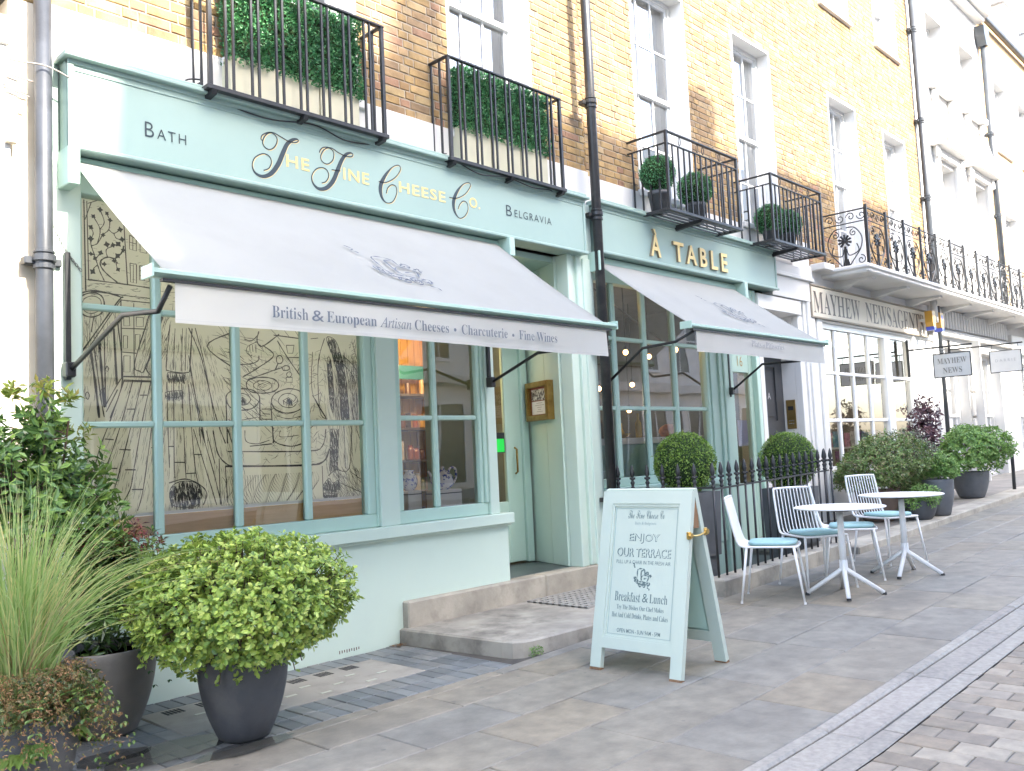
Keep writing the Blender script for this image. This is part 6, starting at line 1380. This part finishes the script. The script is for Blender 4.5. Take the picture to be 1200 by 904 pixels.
# ------------------------------------------------------------------ hanging signs and alarm boxes
def hang(x, ya, yb_, z0, z1, lab, rows):
    t = thing('hanging_sign', lab, 'sign', (x, ya, z1))
    m_ = MB().box(x-.02, min(ya, yb_)-.03, z1+.10, x+.02, 5.64, z1+.125, .003).box(x-.02, 5.60, z1-.35, x+.02, 5.64, z1+.30, .004)
    for y in (ya-.05, yb_+.05): m_.box(x-.004, y-.004, z1, x+.004, y+.004, z1+.10)
    m_.build('bracket', IRON, t)
    b = MB().box(x-.014, yb_+.012, z0+.012, x+.014, ya-.012, z1-.012).build('board', mat('hanging_board', (.62, .60, .56), (.58, .56, .52), rough=.6), t)
    e = MB()
    for q in ((yb_, yb_+.014, z0, z1), (ya-.014, ya, z0, z1), (yb_+.014, ya-.014, z0, z0+.014), (yb_+.014, ya-.014, z1-.014, z1)): e.box(x-.018, q[0], q[2], x+.018, q[1], q[3])
    e.build('board_edge', IRON, t)
    for s, z, wd, h, m_, f in rows: text('lettering', f(s), b, m_, (x-.016, (ya+yb_)/2, z), (0, -1, 0), (0, 0, 1), wid=wd, hei=h, off=-.004)
hang(16.0, 5.21, 4.61, 2.40, 2.81, 'hanging sign board lettered MAYHEW NEWS on an iron bracket', [('MAYHEW', 2.63, .46, .095, mat('taupe_ink', (.22, .20, .17)), serif), ('NEWS', 2.47, .30, .095, MATS['taupe_ink'], serif)])
hang(18.2, 4.93, 4.39, 2.53, 2.94, 'paler hanging sign board with small faint capitals beyond the newsagent board', [('D A R R I E', 2.73, .34, .05, mat('faint_ink', (.36, .35, .33)), lambda s: s)])
YEL = mat('alarm_yellow', (.60, .33, .05), (.55, .29, .05), rough=.35); BLU = mat('alarm_blue', (.03, .06, .45), rough=.35)
for k, (x, lab) in enumerate(((16.66, 'nearer yellow alarm box with a blue base under the long balcony'), (17.08, 'farther yellow alarm box with a blue badge under the long balcony'))):
    t = thing('alarm_box', lab, 'alarm box', (x, 5.3, 3.25))
    MB().prism([(-.085, .30), (.085, .30), (.08, .1), (.04, 0), (-.04, 0), (-.08, .1)], (x, 5.35, 3.34), (1, 0, 0), (0, 0, 1), (0, .13, 0)).build('box', YEL, t)
    MB().prism([(-.06, .06), (.06, .06), (.03, 0), (-.03, 0)], (x, 5.345, 3.30), (1, 0, 0), (0, 0, 1), (0, .14, 0)).build('lamp_base', BLU, t)
    if k: MB().poly([(x+.05*cos(-i*pi/5), 5.347, 3.55+.05*sin(-i*pi/5)) for i in range(10)]).build('badge', BLU, t)
    MB().box(x-.02, 5.48, 3.47, x+.02, 5.62, 3.52).build('arm', WHITE, t)
wp = thing('white_post', 'short white post with a cap hanging over the yellow alarm boxes', 'post', (16.85, 5.32, 3.5))
MB().tube([(16.85, 5.40, 3.45), (16.85, 5.40, 3.84)], .06, 12).build('shaft', WHITE, wp, True)
# far railing by the end of the terrace
fr2 = thing('iron_railing', 'low scrolled black railing at the far end of the terrace', 'railing', (19, 4.6, .5))
for i in range(3): panel((18.2+i*.95, 4.45, zg(18.2)+.08), (1, 0, 0), .9).build('iron_panel', IRON, fr2)
m_ = MB().tube(sm([(17.4, 4.5, zg(17.4)+.08), (17.4, 4.5, 1.15), (17.34, 4.6, 1.22), (17.3, 5.5, 1.22)], 4), .03, 8); m_.build('hand_rail', IRON, fr2, True)
# ================================================================== plants
def leaf_mat(name, cols, rough=.42, trans=.25):
    m = mat(name, (1.08, 1.06, 1.0), (.78, .80, .78), rough=rough, scale=9, ramp=cols, trans=trans, ramp_pos=(.3, .7)); return m
class Leaves:
    def __init__(s): s.v = []; s.f = []
    def leaf(s, p, d, up, L, W, fold=.25, curl=.0):
        """kite leaf from p along d, its blade facing up"""
        d = d.normalized(); side = d.cross(up)
        if side.length < 1e-4: side = d.orthogonal()
        side.normalize(); n = side.cross(d); k = len(s.v)
        mid = p+d*L*.45
        s.v += [tuple(p), tuple(mid+side*W*.5+n*W*fold), tuple(p+d*L-n*L*curl), tuple(mid-side*W*.5+n*W*fold), tuple(mid)]
        s.f += [(k, k+1, k+4), (k+1, k+2, k+4), (k, k+4, k+3), (k+4, k+2, k+3)]
    def oval(s, p, d, up, L, W):
        d = d.normalized(); side = d.cross(up)
        if side.length < 1e-4: side = d.orthogonal()
        side.normalize(); n = side.cross(d); k = len(s.v)
        s.v += [tuple(p), tuple(p+d*L*.3+side*W*.42+n*W*.15), tuple(p+d*L*.7+side*W*.45+n*W*.15), tuple(p+d*L), tuple(p+d*L*.7-side*W*.45+n*W*.15), tuple(p+d*L*.3-side*W*.42+n*W*.15)]
        s.f += [(k, k+1, k+2, k+3), (k, k+3, k+4, k+5)]
    def blade(s, P, w, n=None):
        k = len(s.v); m = len(P)
        for i, p in enumerate(P):
            p = Vector(p); t = (Vector(P[min(i+1, m-1)])-Vector(P[max(i-1, 0)])).normalized(); sd = t.cross(Vector((.3, .8, .2)) if n is None else n)
            sd = sd.normalized() if sd.length > 1e-4 else Vector((1, 0, 0)); q = w*(1-(i/(m-1))**2*.92); s.v += [tuple(p+sd*q*.5), tuple(p-sd*q*.5)]
        for i in range(m-1): s.f.append((k+2*i, k+2*i+1, k+2*i+3, k+2*i+2))
    build = MB.build
def rdir(r):
    while True:
        v = Vector((r.uniform(-1, 1), r.uniform(-1, 1), r.uniform(-1, 1)))
        if .05 < v.length < 1: return v.normalized()
def bush(parent, c, R, n, L, W, m, seed, twig=10, shell=(.55, 1.02), flat=-.55, oval=False, lump=.16, name='foliage', wood=None, droop=0.0, noisy=None):
    """twig ends in a lumpy shell, each with a rosette of leaves; some twigs run further in"""
    r = random.Random(seed); lv = Leaves(); c = Vector(c); R = Vector(R)
    lumps = [(rdir(r), r.uniform(-lump, lump)) for _ in range(26)]
    stems = MB()
    for i in range(n):
        d = rdir(r)
        if d.z < flat and r.random() < .85: d.z = abs(d.z)*r.uniform(-.5, 1); d.normalize()
        k = 1+sum(a*max(0, d.dot(q))**6 for q, a in lumps)*1.2
        f = r.uniform(*shell) if r.random() < .42 else r.uniform(shell[1]-.14, shell[1]+.02)
        if r.random() < .035: f += r.uniform(.04, .13)
        o = Vector((d.x*R.x, d.y*R.y, d.z*R.z))*k*f; p = c+o
        out = Vector((d.x/R.x, d.y/R.y, d.z/R.z)).normalized()
        ax = (out+Vector((0, 0, .55-droop))+rdir(r)*.5).normalized()
        if i % 3 == 0 and wood: stems.tube([p-out*L*2.2-ax*L, p], [.0035, .002], 4, cap=False)
        for j in range(twig):
            a = j*2.4+r.uniform(-.4, .4); u = ax.orthogonal().normalized(); w_ = ax.cross(u)
            h = r.uniform(-1.3, .5)*L*.9
            ld = ((u*cos(a)+w_*sin(a))*1.0+ax*r.uniform(.1, .9)).normalized(); s = r.uniform(.65, 1.15)
            (lv.oval if oval else lv.leaf)(p+ax*h+ld*.004, ld, (ax+out*.5+rdir(r)*.35), L*s, W*s)
    lv.kind = None
    o = lv.build(name, m, parent)
    if wood: stems.build('twigs', wood, parent)
    return o
WOODT = mat('twig_bark', (.12, .08, .05), (.08, .055, .035), rough=.9)
SOIL = mat('dark_soil', (.035, .027, .02), (.02, .016, .012), rough=1, bump=.6, bscale=80)
POTD = mat('charcoal_pot', (.088, .092, .10), (.06, .062, .068), rough=.5, scale=3, bump=.15, bscale=40, stain=((.19, .18, .165), 2.6, .5))
POTG = mat('bronze_grey_pot', (.175, .16, .14), (.12, .11, .098), rough=.48, scale=2.6, bump=.18, bscale=40, stain=((.34, .31, .27), 2.4, .5))
def pot(parent, x, y, z, h, rr, rb, m, n=40):
    ro = []
    for i in range(13):
        t = i/12; r_ = rb+(rr-rb)*(1-(1-t)**2.1); ro.append((r_, .012+(h-.012)*t))
    prof = [(rb-.02, 0), (rb, .012)]+ro[1:]+[(rr-.004, h+.006), (rr-.022, h+.004), (rr-.026, h-.05)]
    o = MB().lathe(prof, x, y, z, n).build('pot', m, parent, True)
    MB().lathe([(0, h-.045), (rr-.025, h-.045)], x, y, z, 20).build('soil', SOIL, parent); return o
# --- the big light green shrub in front
LG = leaf_mat('light_green_leaf', [(0.357, 0.503, 0.0925), (0.277, 0.408, 0.0822), (0.448, 0.572, 0.123), (0.205, 0.321, 0.072), (0.518, 0.606, 0.154), (0.321, 0.435, 0.0822), (0.152, 0.252, 0.0617), (0.393, 0.469, 0.103)], trans=.3)
sx, sy = 2.56, 4.52
pt = thing('potted_shrub', 'broad light green rounded shrub in a charcoal pot by the shop wall', 'plant', (sx, sy, 0))
pot(pt, sx, sy, 0, .43, .24, .135, POTD)
bush(pt, (sx, sy, .70), (.57, .56, .38), 2500, .034, .020, LG, 5, twig=10, oval=True, wood=WOODT, lump=.14, shell=(.5, 1.0))
st = MB()
for i in range(9): a = i*.7; st.tube(sm([(sx+.03*cos(a), sy+.03*sin(a), .38), (sx+.15*cos(a), sy+.15*sin(a), .6), (sx+.38*cos(a), sy+.36*sin(a), .72)], 4), [.014]*5+[.008]*4, 5)
st.build('stems', WOODT, pt)
r = random.Random(9); lv = Leaves(); st = MB()
for a0 in (3.55, 3.8, 4.0, 4.25, 4.6, 5.2, 5.6, 5.9):     # sprigs hanging over the rim, each on its stem
    q0 = .30+r.uniform(-.03, .05); h = r.uniform(.05, .15); P = [(sx+(q0-.06+.06*t)*cos(a0), sy+(q0-.06+.06*t)*sin(a0), .50-h*t*t) for t in (0, .33, .66, 1)]
    st.tube(P, .003, 4)
    for t in range(12):
        u = t/11; p = Vector(P[0]).lerp(Vector(P[3]), u); p.z = .50-h*u*u; lv.oval(p, rdir(r)+Vector((cos(a0), sin(a0), -.2)), Vector((cos(a0), sin(a0), .6)), .034, .02)
lv.build('loose_sprigs', LG, pt); st.build('sprig_stems', WOODT, pt)
# --- bronze-grey pot with a dark leafy plant and red tips
px, py = 2.13, 5.27
pt = thing('potted_shrub', 'dark green and red tipped shrub in a rounded bronze grey pot behind the light shrub', 'plant', (px, py, 0))
pot(pt, px, py, 0, .47, .275, .165, POTG)
DG = leaf_mat('dark_green_leaf', [(0.0761, 0.144, 0.0372), (0.11, 0.195, 0.0507), (0.0592, 0.11, 0.0338), (0.144, 0.22, 0.0507), (0.0929, 0.169, 0.0507)], rough=.3, trans=.12)
MG = leaf_mat('mid_green_leaf', [(0.14, 0.231, 0.056), (0.182, 0.28, 0.063), (0.105, 0.182, 0.049), (0.21, 0.294, 0.084), (0.126, 0.21, 0.042)], trans=.2)
RD = leaf_mat('dark_red_leaf', [(0.245, 0.0504, 0.0504), (0.173, 0.0432, 0.0432), (0.317, 0.0864, 0.0648), (0.144, 0.0648, 0.0432), (0.202, 0.115, 0.0504)], trans=.15)
bush(pt, (px+.02, py, .72), (.27, .25, .33), 260, .075, .024, DG, 21, twig=9, wood=WOODT, lump=.2)
bush(pt, (px+.02, py-.03, .90), (.30, .25, .26), 190, .055, .018, MG, 22, twig=9, lump=.3, name='outer_foliage')
bush(pt, (px-.0, py-.05, 1.10), (.19, .16, .09), 46, .042, .015, RD, 23, twig=10, lump=.3, name='red_tips')
bush(pt, (px+.20, py-.08, 1.02), (.13, .12, .06), 18, .036, .013, RD, 24, twig=9, lump=.3, name='red_tips')
lv = Leaves(); r = random.Random(31)         # fern frond over the rim
for k in range(5):
    a = -1.3+k*.28; P = [Vector((px+(.12+.035*i)*cos(a), py+(.12+.035*i)*sin(a), .49+.03*i-.0068*i*i)) for i in range(9)]
    for i in range(1, 9):
        for s in (-1, 1):
            t = (P[i]-P[i-1]).normalized(); sd = t.cross(Vector((0, 0, 1)))*s; lv.leaf(P[i], sd+t*.5, Vector((0, 0, 1)), .055*(1-i*.07), .017)
lv.build('fern_frond', leaf_mat('fern_leaf', [(.04, .11, .045), (.055, .13, .05), (.03, .085, .035)]), pt)
# --- tall laurel-like shrub behind the grass
lx, ly = 1.70, 5.12
pt = thing('potted_shrub', 'tall glossy leaved evergreen behind the grasses at the foot of the grey drainpipe', 'plant', (lx, ly, 0))
pot(pt, lx-.02, ly+.06, 0, .5, .24, .15, POTD)
LA = leaf_mat('glossy_leaf', [(0.0943, 0.189, 0.0565), (0.141, 0.245, 0.066), (0.189, 0.312, 0.0754), (0.0754, 0.151, 0.0471), (0.245, 0.377, 0.0848), (0.113, 0.207, 0.0565)], rough=.22, trans=.18)
LY = leaf_mat('young_leaf', [(.24, .31, .05), (.29, .34, .07), (.20, .27, .045), (.33, .30, .09)], rough=.3, trans=.35)
for (dx, dy, z, a, b, n) in ((-.05, 0, 1.28, .30, .33, 190), (.12, -.02, 1.36, .24, .26, 120), (-.2, -.02, 1.5, .2, .26, 90), (.03, -.05, 1.70, .13, .20, 60), (.28, -.05, 1.15, .13, .20, 60)):
    bush(pt, (lx+dx, ly+dy, z), (a, a*.85, b), n, .072, .030, LA, int(z*100), twig=7, wood=WOODT, lump=.35, shell=(.35, 1.05))
for (dx, z, n) in ((-.12, 1.88, 9), (.04, 1.92, 8), (.16, 1.86, 8), (.24, 1.66, 6), (-.3, 1.84, 8), (.38, 1.16, 4)): bush(pt, (lx+dx, ly-.06, z), (.06, .06, .06), n, .055, .020, LY, int(z*77+n), twig=6, name='young_shoot', lump=.3)
st = MB()
for i in range(8): a = i*.8; st.tube(sm([(lx, ly, .45), (lx+.08*cos(a), ly+.06*sin(a), .9), (lx+.2*cos(a), ly+.15*sin(a), 1.4+.05*i)], 4), [.013]*5+[.006]*4, 5)
st.build('stems', WOODT, pt)
# --- foreground pot: fountain grass, fern and dried heather
gx, gy = 1.40, 4.36
pt = thing('potted_grasses', 'charcoal pot of tall pale fountain grass with fern and browned heather around its rim', 'plant', (gx, gy, 0))
pot(pt, gx, gy, 0, .42, .235, .15, POTD)
GR = leaf_mat('pale_grass', [(0.331, 0.47, 0.164), (0.265, 0.404, 0.118), (0.413, 0.523, 0.207), (0.496, 0.539, 0.223), (0.232, 0.37, 0.103), (0.364, 0.488, 0.193), (0.629, 0.572, 0.267)], rough=.5, trans=.35)
lv = Leaves(); r = random.Random(41)
for i in range(620):
    a = r.uniform(0, 2*pi); rb_ = r.uniform(0, .13); bx, by = gx+.02+rb_*cos(a), gy+.08+rb_*sin(a)
    lean = abs(r.gauss(.27, .30))+.03; a2 = a+r.uniform(-.5, .5); H = r.uniform(.55, 1.2)*(1-.22*min(lean, 1.2)); out = H*lean*1.05
    P = []; kx, ky, kf = r.gauss(0, .03), r.gauss(0, .03), r.uniform(1, 3)
    if r.random() < .07: H *= 1.2
    bend = 1.6+r.random()*1.2
    for k in range(9):
        t = k/8; q = out*t**bend; z = .40+H*(t-.42*lean*t**3.1)
        P.append((bx+cos(a2)*q+kx*sin(kf*t*2)*t, by+sin(a2)*q+ky*sin(kf*t*2+1)*t, z))
    lv.blade(P, r.uniform(.004, .0078))
for i in range(24):     # long arching strands to the right
    a2 = r.uniform(-.45, .35); H = r.uniform(.75, .98); out = r.uniform(.55, .95)
    P = [(gx+.05+cos(a2)*out*(k/9)**1.3, gy+.1+sin(a2)*out*(k/9)**1.3, .42+H*((k/9)*1.5-.85*(k/9)**2.1)) for k in range(10)]
    lv.blade(P, .0052)
lv.build('grass_blades', GR, pt)
lv = Leaves()
for i in range(60):
    a = r.uniform(0, 2*pi); H = r.uniform(.4, .8); P = [(gx+cos(a)*.3*(k/6)**1.4, gy+.05+sin(a)*.3*(k/6)**1.4, .4+H*(k/6)*(1-.25*(k/6)**2)) for k in range(7)]; lv.blade(P, .005)
lv.build('dry_blades', leaf_mat('straw_blade', [(.42, .31, .16), (.36, .24, .11), (.46, .38, .22)]), pt)
HE = leaf_mat('browned_heather', [(0.308, 0.168, 0.077), (0.238, 0.182, 0.07), (0.168, 0.168, 0.063), (0.378, 0.21, 0.105), (0.14, 0.175, 0.056), (0.28, 0.238, 0.084), (0.462, 0.266, 0.14)], rough=.8)
lv = Leaves()
for i in range(230):       # heather sprays falling over the rim
    a = r.uniform(-2.9, 1.0); u = r.uniform(.06, .2); l = r.uniform(.14, .34); p0 = Vector((gx+u*cos(a), gy+u*sin(a), .44+r.uniform(0, .16)))
    prev = p0; ph_ = r.uniform(0, 6)
    for k in range(13):
        t = k/12; p = p0+Vector((cos(a), sin(a), 0))*l*t*.85+Vector((.015*sin(ph_+t*7), .015*cos(ph_+t*7), .16*t-.42*l/.3*t*t))
        d = (p-prev) if k else Vector((cos(a), sin(a), .3))
        for q in range(3): lv.leaf(p, d.normalized()+rdir(r)*1.1, rdir(r), r.uniform(.013, .022), .006)
        prev = p
lv.build('heather_sprays', HE, pt)
lv = Leaves()
for k in range(11):
    a = r.uniform(-2.4, .55); q0 = r.uniform(.12, .2); P = [Vector((gx+(q0+.033*i)*cos(a), gy+(q0+.033*i)*sin(a), .47+.042*i-.0085*i*i)) for i in range(11)]
    for i in range(1, 11):
        for s in (-1, 1):
            t = (P[i]-P[i-1]).normalized(); sd = t.cross(Vector((0, 0, 1)))*s
            for e in range(3): lv.leaf(P[i]+sd*.014*e, sd+t*(.5+.3*e), Vector((0, 0, 1)), .034*(1-i*.055), .013)
lv.build('fern_fronds', leaf_mat('bright_fern_leaf', [(.11, .20, .04), (.15, .24, .05), (.085, .16, .035), (.19, .26, .06)]), pt)
bush(pt, (gx+.05, gy-.08, .47), (.24, .22, .14), 200, .035, .016, leaf_mat('low_mixed_leaf', [(.09, .13, .04), (.14, .16, .05), (.06, .10, .03), (.20, .16, .07)]), 44, twig=8, lump=.3, name='low_foliage')
lv = Leaves()
for k in range(9):        # big lobed leaves low down
    a = r.uniform(-2.2, -.3); p = Vector((gx+.22*cos(a), gy+.22*sin(a), r.uniform(.3, .42)))
    for j in range(5): b = a+(j-2)*.5; lv.leaf(p, Vector((cos(b), sin(b), -.5)), Vector((cos(a), sin(a), .6)), .10-.014*abs(j-2), .042)
lv.build('lobed_leaves', leaf_mat('lobed_leaf', [(.15, .24, .05), (.11, .19, .04), (.19, .28, .06)]), pt)
# --- clipped box: balls on tall planters, balls on the balconies, hedges
BXL = leaf_mat('box_leaf', [(0.154, 0.265, 0.0449), (0.204, 0.337, 0.0612), (0.112, 0.204, 0.0367), (0.265, 0.388, 0.0714), (0.174, 0.295, 0.0571)], trans=.15)
BXD = leaf_mat('dark_box_leaf', [(0.0714, 0.243, 0.0892), (0.102, 0.318, 0.128), (0.051, 0.178, 0.0714), (0.153, 0.383, 0.167), (0.0765, 0.255, 0.115)], trans=.1)
CORE = mat('leaf_core', (.02, .04, .012), rough=1)  # solid dark filling that closes the gaps between the leaves
def clipped(parent, c, R, n, L, m, seed, core=.9):
    r = random.Random(seed); lv = Leaves(); c = Vector(c)
    for i in range(n):
        d = rdir(r); p = c+d*R*r.uniform(core+.01, 1.012)*(1+.02*sin(d.x*9+seed)*sin(d.z*8)); lv.leaf(p-d*L*.4, d+rdir(r)*.95, d+rdir(r)*.7, L*r.uniform(.7, 1.2), L*.62)
        if r.random() < .018:
            q = c+d*R*r.uniform(1.03, 1.09)
            for e in range(4): lv.leaf(q-d*L*.6*e, d*.6+rdir(r), d+rdir(r)*.7, L, L*.55)
    o = lv.build('foliage', m, parent); MB().blob(tuple(c), R*core, 20, 14).build('inner_core', CORE, parent, True); return o
for (x, y, z, R, lab, sd) in ((7.67, 4.92, 1.285, .31, 'clipped box ball behind the railings beside the folding sign', 61), (9.62, 4.80, 1.235, .325, 'clipped box ball behind the railings in front of the white doorway', 62)):
    t = thing('box_ball', lab, 'topiary', (x, y, -.7), 'clipped box balls')
    MB().prism([(-.2, 0), (.2, 0), (.25, .62), (-.25, .62)], (x, y-.23, z-R-.60), (1, 0, 0), (0, 0, 1), (0, .46, 0)).build('planter', mat('lead_planter', (.10, .105, .11), (.07, .072, .075), rough=.5), t)
    MB().box(x-.2, y-.2, -.75, x+.2, y+.2, z-R-.60).build('plinth', MATS['lead_planter'], t)
    MB().tube([(x, y, z-R-.1), (x, y, z)], .03, 8).build('trunk', WOODT, t)
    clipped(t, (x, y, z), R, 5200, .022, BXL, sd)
def small_pot(t, x, y, z, h, r0, r1): MB().lathe([(r0, 0), (r1*.93, h*.8), (r1, h*.8), (r1, h), (r1-.015, h), (r1-.02, h-.04)], x, y, z, 20).build('pot', POTD, t, True); MB().lathe([(0, h-.04), (r1-.02, h-.04)], x, y, z, 16).build('soil', SOIL, t)
for (x, y, R, zc_, lab, sd) in ((8.22, 5.40, .20, 4.46, 'box ball in a dark pot at the left end of the ringed balcony', 71), (8.98, 5.40, .205, 4.42, 'box ball in a dark pot at the right of the ringed balcony', 72), (10.80, 5.40, .205, 4.36, 'box ball in a dark pot at the left of the balcony near the newsagent', 73), (11.32, 5.42, .20, 4.38, 'box ball in a dark pot at the right of the balcony near the newsagent', 74)):
    t = thing('box_ball', lab, 'topiary', (x, y, 4.0), 'box balls on the balconies'); small_pot(t, x, y, 4.012, .24, .085, .12)
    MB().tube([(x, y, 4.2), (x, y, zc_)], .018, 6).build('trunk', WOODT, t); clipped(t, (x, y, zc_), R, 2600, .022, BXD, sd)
def hedge(x0, x1, y0, y1, z0, z1, lab, sd, n):
    t = thing('box_hedge', lab, 'hedge', ((x0+x1)/2, (y0+y1)/2, 4.03), 'hedges on the first floor balconies')
    pm = mat('cream_planter', (.58, .55, .40), (.54, .51, .37), rough=.6)
    xs = [x0+.02+(x1-x0-.04)*i/3 for i in range(4)]
    for a, b in zip(xs, xs[1:]): MB().box(a+.006, y0+.03, 4.05, b-.006, y1, z0+.05, .006).build('planter', pm, t)
    r = random.Random(sd); lv = Leaves()
    for i in range(n):
        s = r.random(); A = (x1-x0)*(z1-z0); B = (y1-y0)*(z1-z0)*2; C_ = (x1-x0)*(y1-y0); s *= A+B+C_
        if s < A: p = Vector((r.uniform(x0, x1), y0, r.uniform(z0, z1))); d = Vector((0, -1, 0))
        elif s < A+B: xx = x0 if r.random() < .5 else x1; p = Vector((xx, r.uniform(y0, y1), r.uniform(z0, z1))); d = Vector((-1 if xx == x0 else 1, 0, 0))
        else: p = Vector((r.uniform(x0, x1), r.uniform(y0, y1), z1)); d = Vector((0, 0, 1))
        b = .016*sin(p.x*13+sd)*sin(p.z*11)+.012*sin(p.x*31)*sin(p.z*27+1); seam = .02 if abs(((p.x-x0)/(x1-x0)*3+.5) % 1-.5) < .03 else 0
        lv.leaf(p+d*(b-seam-r.uniform(0, .035)), d+rdir(r)*.95, d+rdir(r)*.7, r.uniform(.018, .034), .016)
    lv.build('foliage', BXD, t); MB().box(x0+.04, y0+.04, z0+.03, x1-.04, y1-.02, z1-.04).build('inner_core', CORE, t)
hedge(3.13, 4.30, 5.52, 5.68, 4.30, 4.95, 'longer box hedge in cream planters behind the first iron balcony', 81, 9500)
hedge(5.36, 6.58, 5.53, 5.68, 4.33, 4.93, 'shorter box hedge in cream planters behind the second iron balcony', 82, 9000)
# --- planting on the terrace in front of the newsagent
def terrace_plant(name, lab, x, y, c, R, n, L, W, m, sd, ph=None, pr=None, pm=POTD, twig=9, lump=.25, wood=True):
    z = zg(x)+.08; t = thing(name, lab, 'plant', (x, y, z))
    if ph: pot(t, x, y, z, ph, pr, pr*.68, pm, 24)
    bush(t, c, R, n, L, W, m, sd, twig=twig, lump=lump, wood=WOODT if wood else None); return t
TG = leaf_mat('terrace_leaf', [(0.16, 0.256, 0.072), (0.12, 0.2, 0.056), (0.208, 0.304, 0.088), (0.256, 0.32, 0.112), (0.096, 0.16, 0.048), (0.272, 0.256, 0.128)], trans=.18)
TL = leaf_mat('fresh_leaf', [(0.168, 0.308, 0.077), (0.21, 0.364, 0.098), (0.126, 0.238, 0.063), (0.266, 0.406, 0.112)], trans=.25)
PU = leaf_mat('purple_leaf', [(0.1, 0.051, 0.0692), (0.137, 0.0637, 0.0819), (0.0728, 0.04, 0.0546), (0.182, 0.1, 0.109)], rough=.3)
GG = leaf_mat('grey_green_leaf', [(0.15, 0.21, 0.112), (0.112, 0.165, 0.0825), (0.195, 0.255, 0.143), (0.165, 0.15, 0.12)], trans=.15)
terrace_plant('potted_shrub', 'big rounded green bush behind the farther table, in front of the newsagent window', 12.5, 4.95, (12.5, 4.92, 1.02), (.72, .50, .44), 1100, .055, .026, TG, 91, .42, .30, mat('brown_pot', (.13, .09, .07), rough=.7))
terrace_plant('potted_shrub', 'grey green shrub with lilac flecks to the right of the big bush', 13.75, 5.0, (13.75, 4.95, .98), (.42, .40, .42), 520, .05, .02, GG, 92, .42, .26, MATS['brown_pot'])
terrace_plant('potted_shrub', 'low trailing light green plant in a dark bowl below the grey green shrub', 12.75, 4.48, (12.75, 4.45, .60), (.27, .24, .17), 220, .05, .02, TL, 93, .26, .22)
t = terrace_plant('potted_shrub', 'upright dark purple leaved shrub among the terrace pots', 14.9, 5.15, (14.9, 5.1, 1.38), (.27, .25, .42), 85, .095, .04, PU, 94, .55, .26, lump=.5)
bush(t, (14.7, 5.1, 1.05), (.35, .3, .25), 70, .09, .036, PU, 95, twig=8, lump=.5, name='side_foliage')
bush(t, (15.05, 5.1, 1.85), (.22, .2, .22), 40, .09, .036, PU, 97, twig=8, lump=.5, name='side_foliage')
terrace_plant('potted_shrub', 'bright green plant in the tall charcoal pot at the terrace edge', 13.25, 4.40, (13.25, 4.40, .97), (.26, .25, .20), 240, .055, .028, TL, 96, .5, .215, mat('weathered_pot', (.14, .145, .155), (.10, .105, .11), rough=.6))
POTF = mat('weathered_pot', (.14, .145, .155), (.10, .105, .11), rough=.6)
terrace_plant('potted_shrub', 'large fresh green shrub in a round dark pot beyond the charcoal pot', 15.9, 4.75, (15.9, 4.7, 1.16), (.60, .5, .44), 760, .065, .034, TL, 98, .42, .28, POTF)
# moss in the corner of the step
lv = Leaves(); r = random.Random(5)
for i in range(120):
    a = r.uniform(0, 1); p = Vector((4.76+a*.12+r.uniform(-.02, .02), 4.44-a*.015+r.uniform(-.012, .004), r.uniform(.005, .07))); lv.leaf(p, rdir(r)+Vector((0, -.8, .4)), Vector((0, -1, .4)), .018, .008)
tag(lv.build('moss_tuft', TL, None), 'small tuft of weeds growing at the corner of the stone step', 'weed')
lv = Leaves()
for i in range(40):
    p = Vector((4.50+r.uniform(-.06, .05), 5.60+r.uniform(-.05, .03), .004+r.uniform(0, .012))); lv.leaf(p, Vector((r.uniform(-1, 1), r.uniform(-1, 1), .1)), Vector((0, 0, 1)), .03, .014)
tag(lv.build('fallen_leaves', leaf_mat('dead_leaf', [(.25, .13, .06), (.18, .10, .05), (.32, .19, .09)]), None, kind='stuff'), 'scatter of brown fallen leaves in the corner by the stone step', 'leaves')
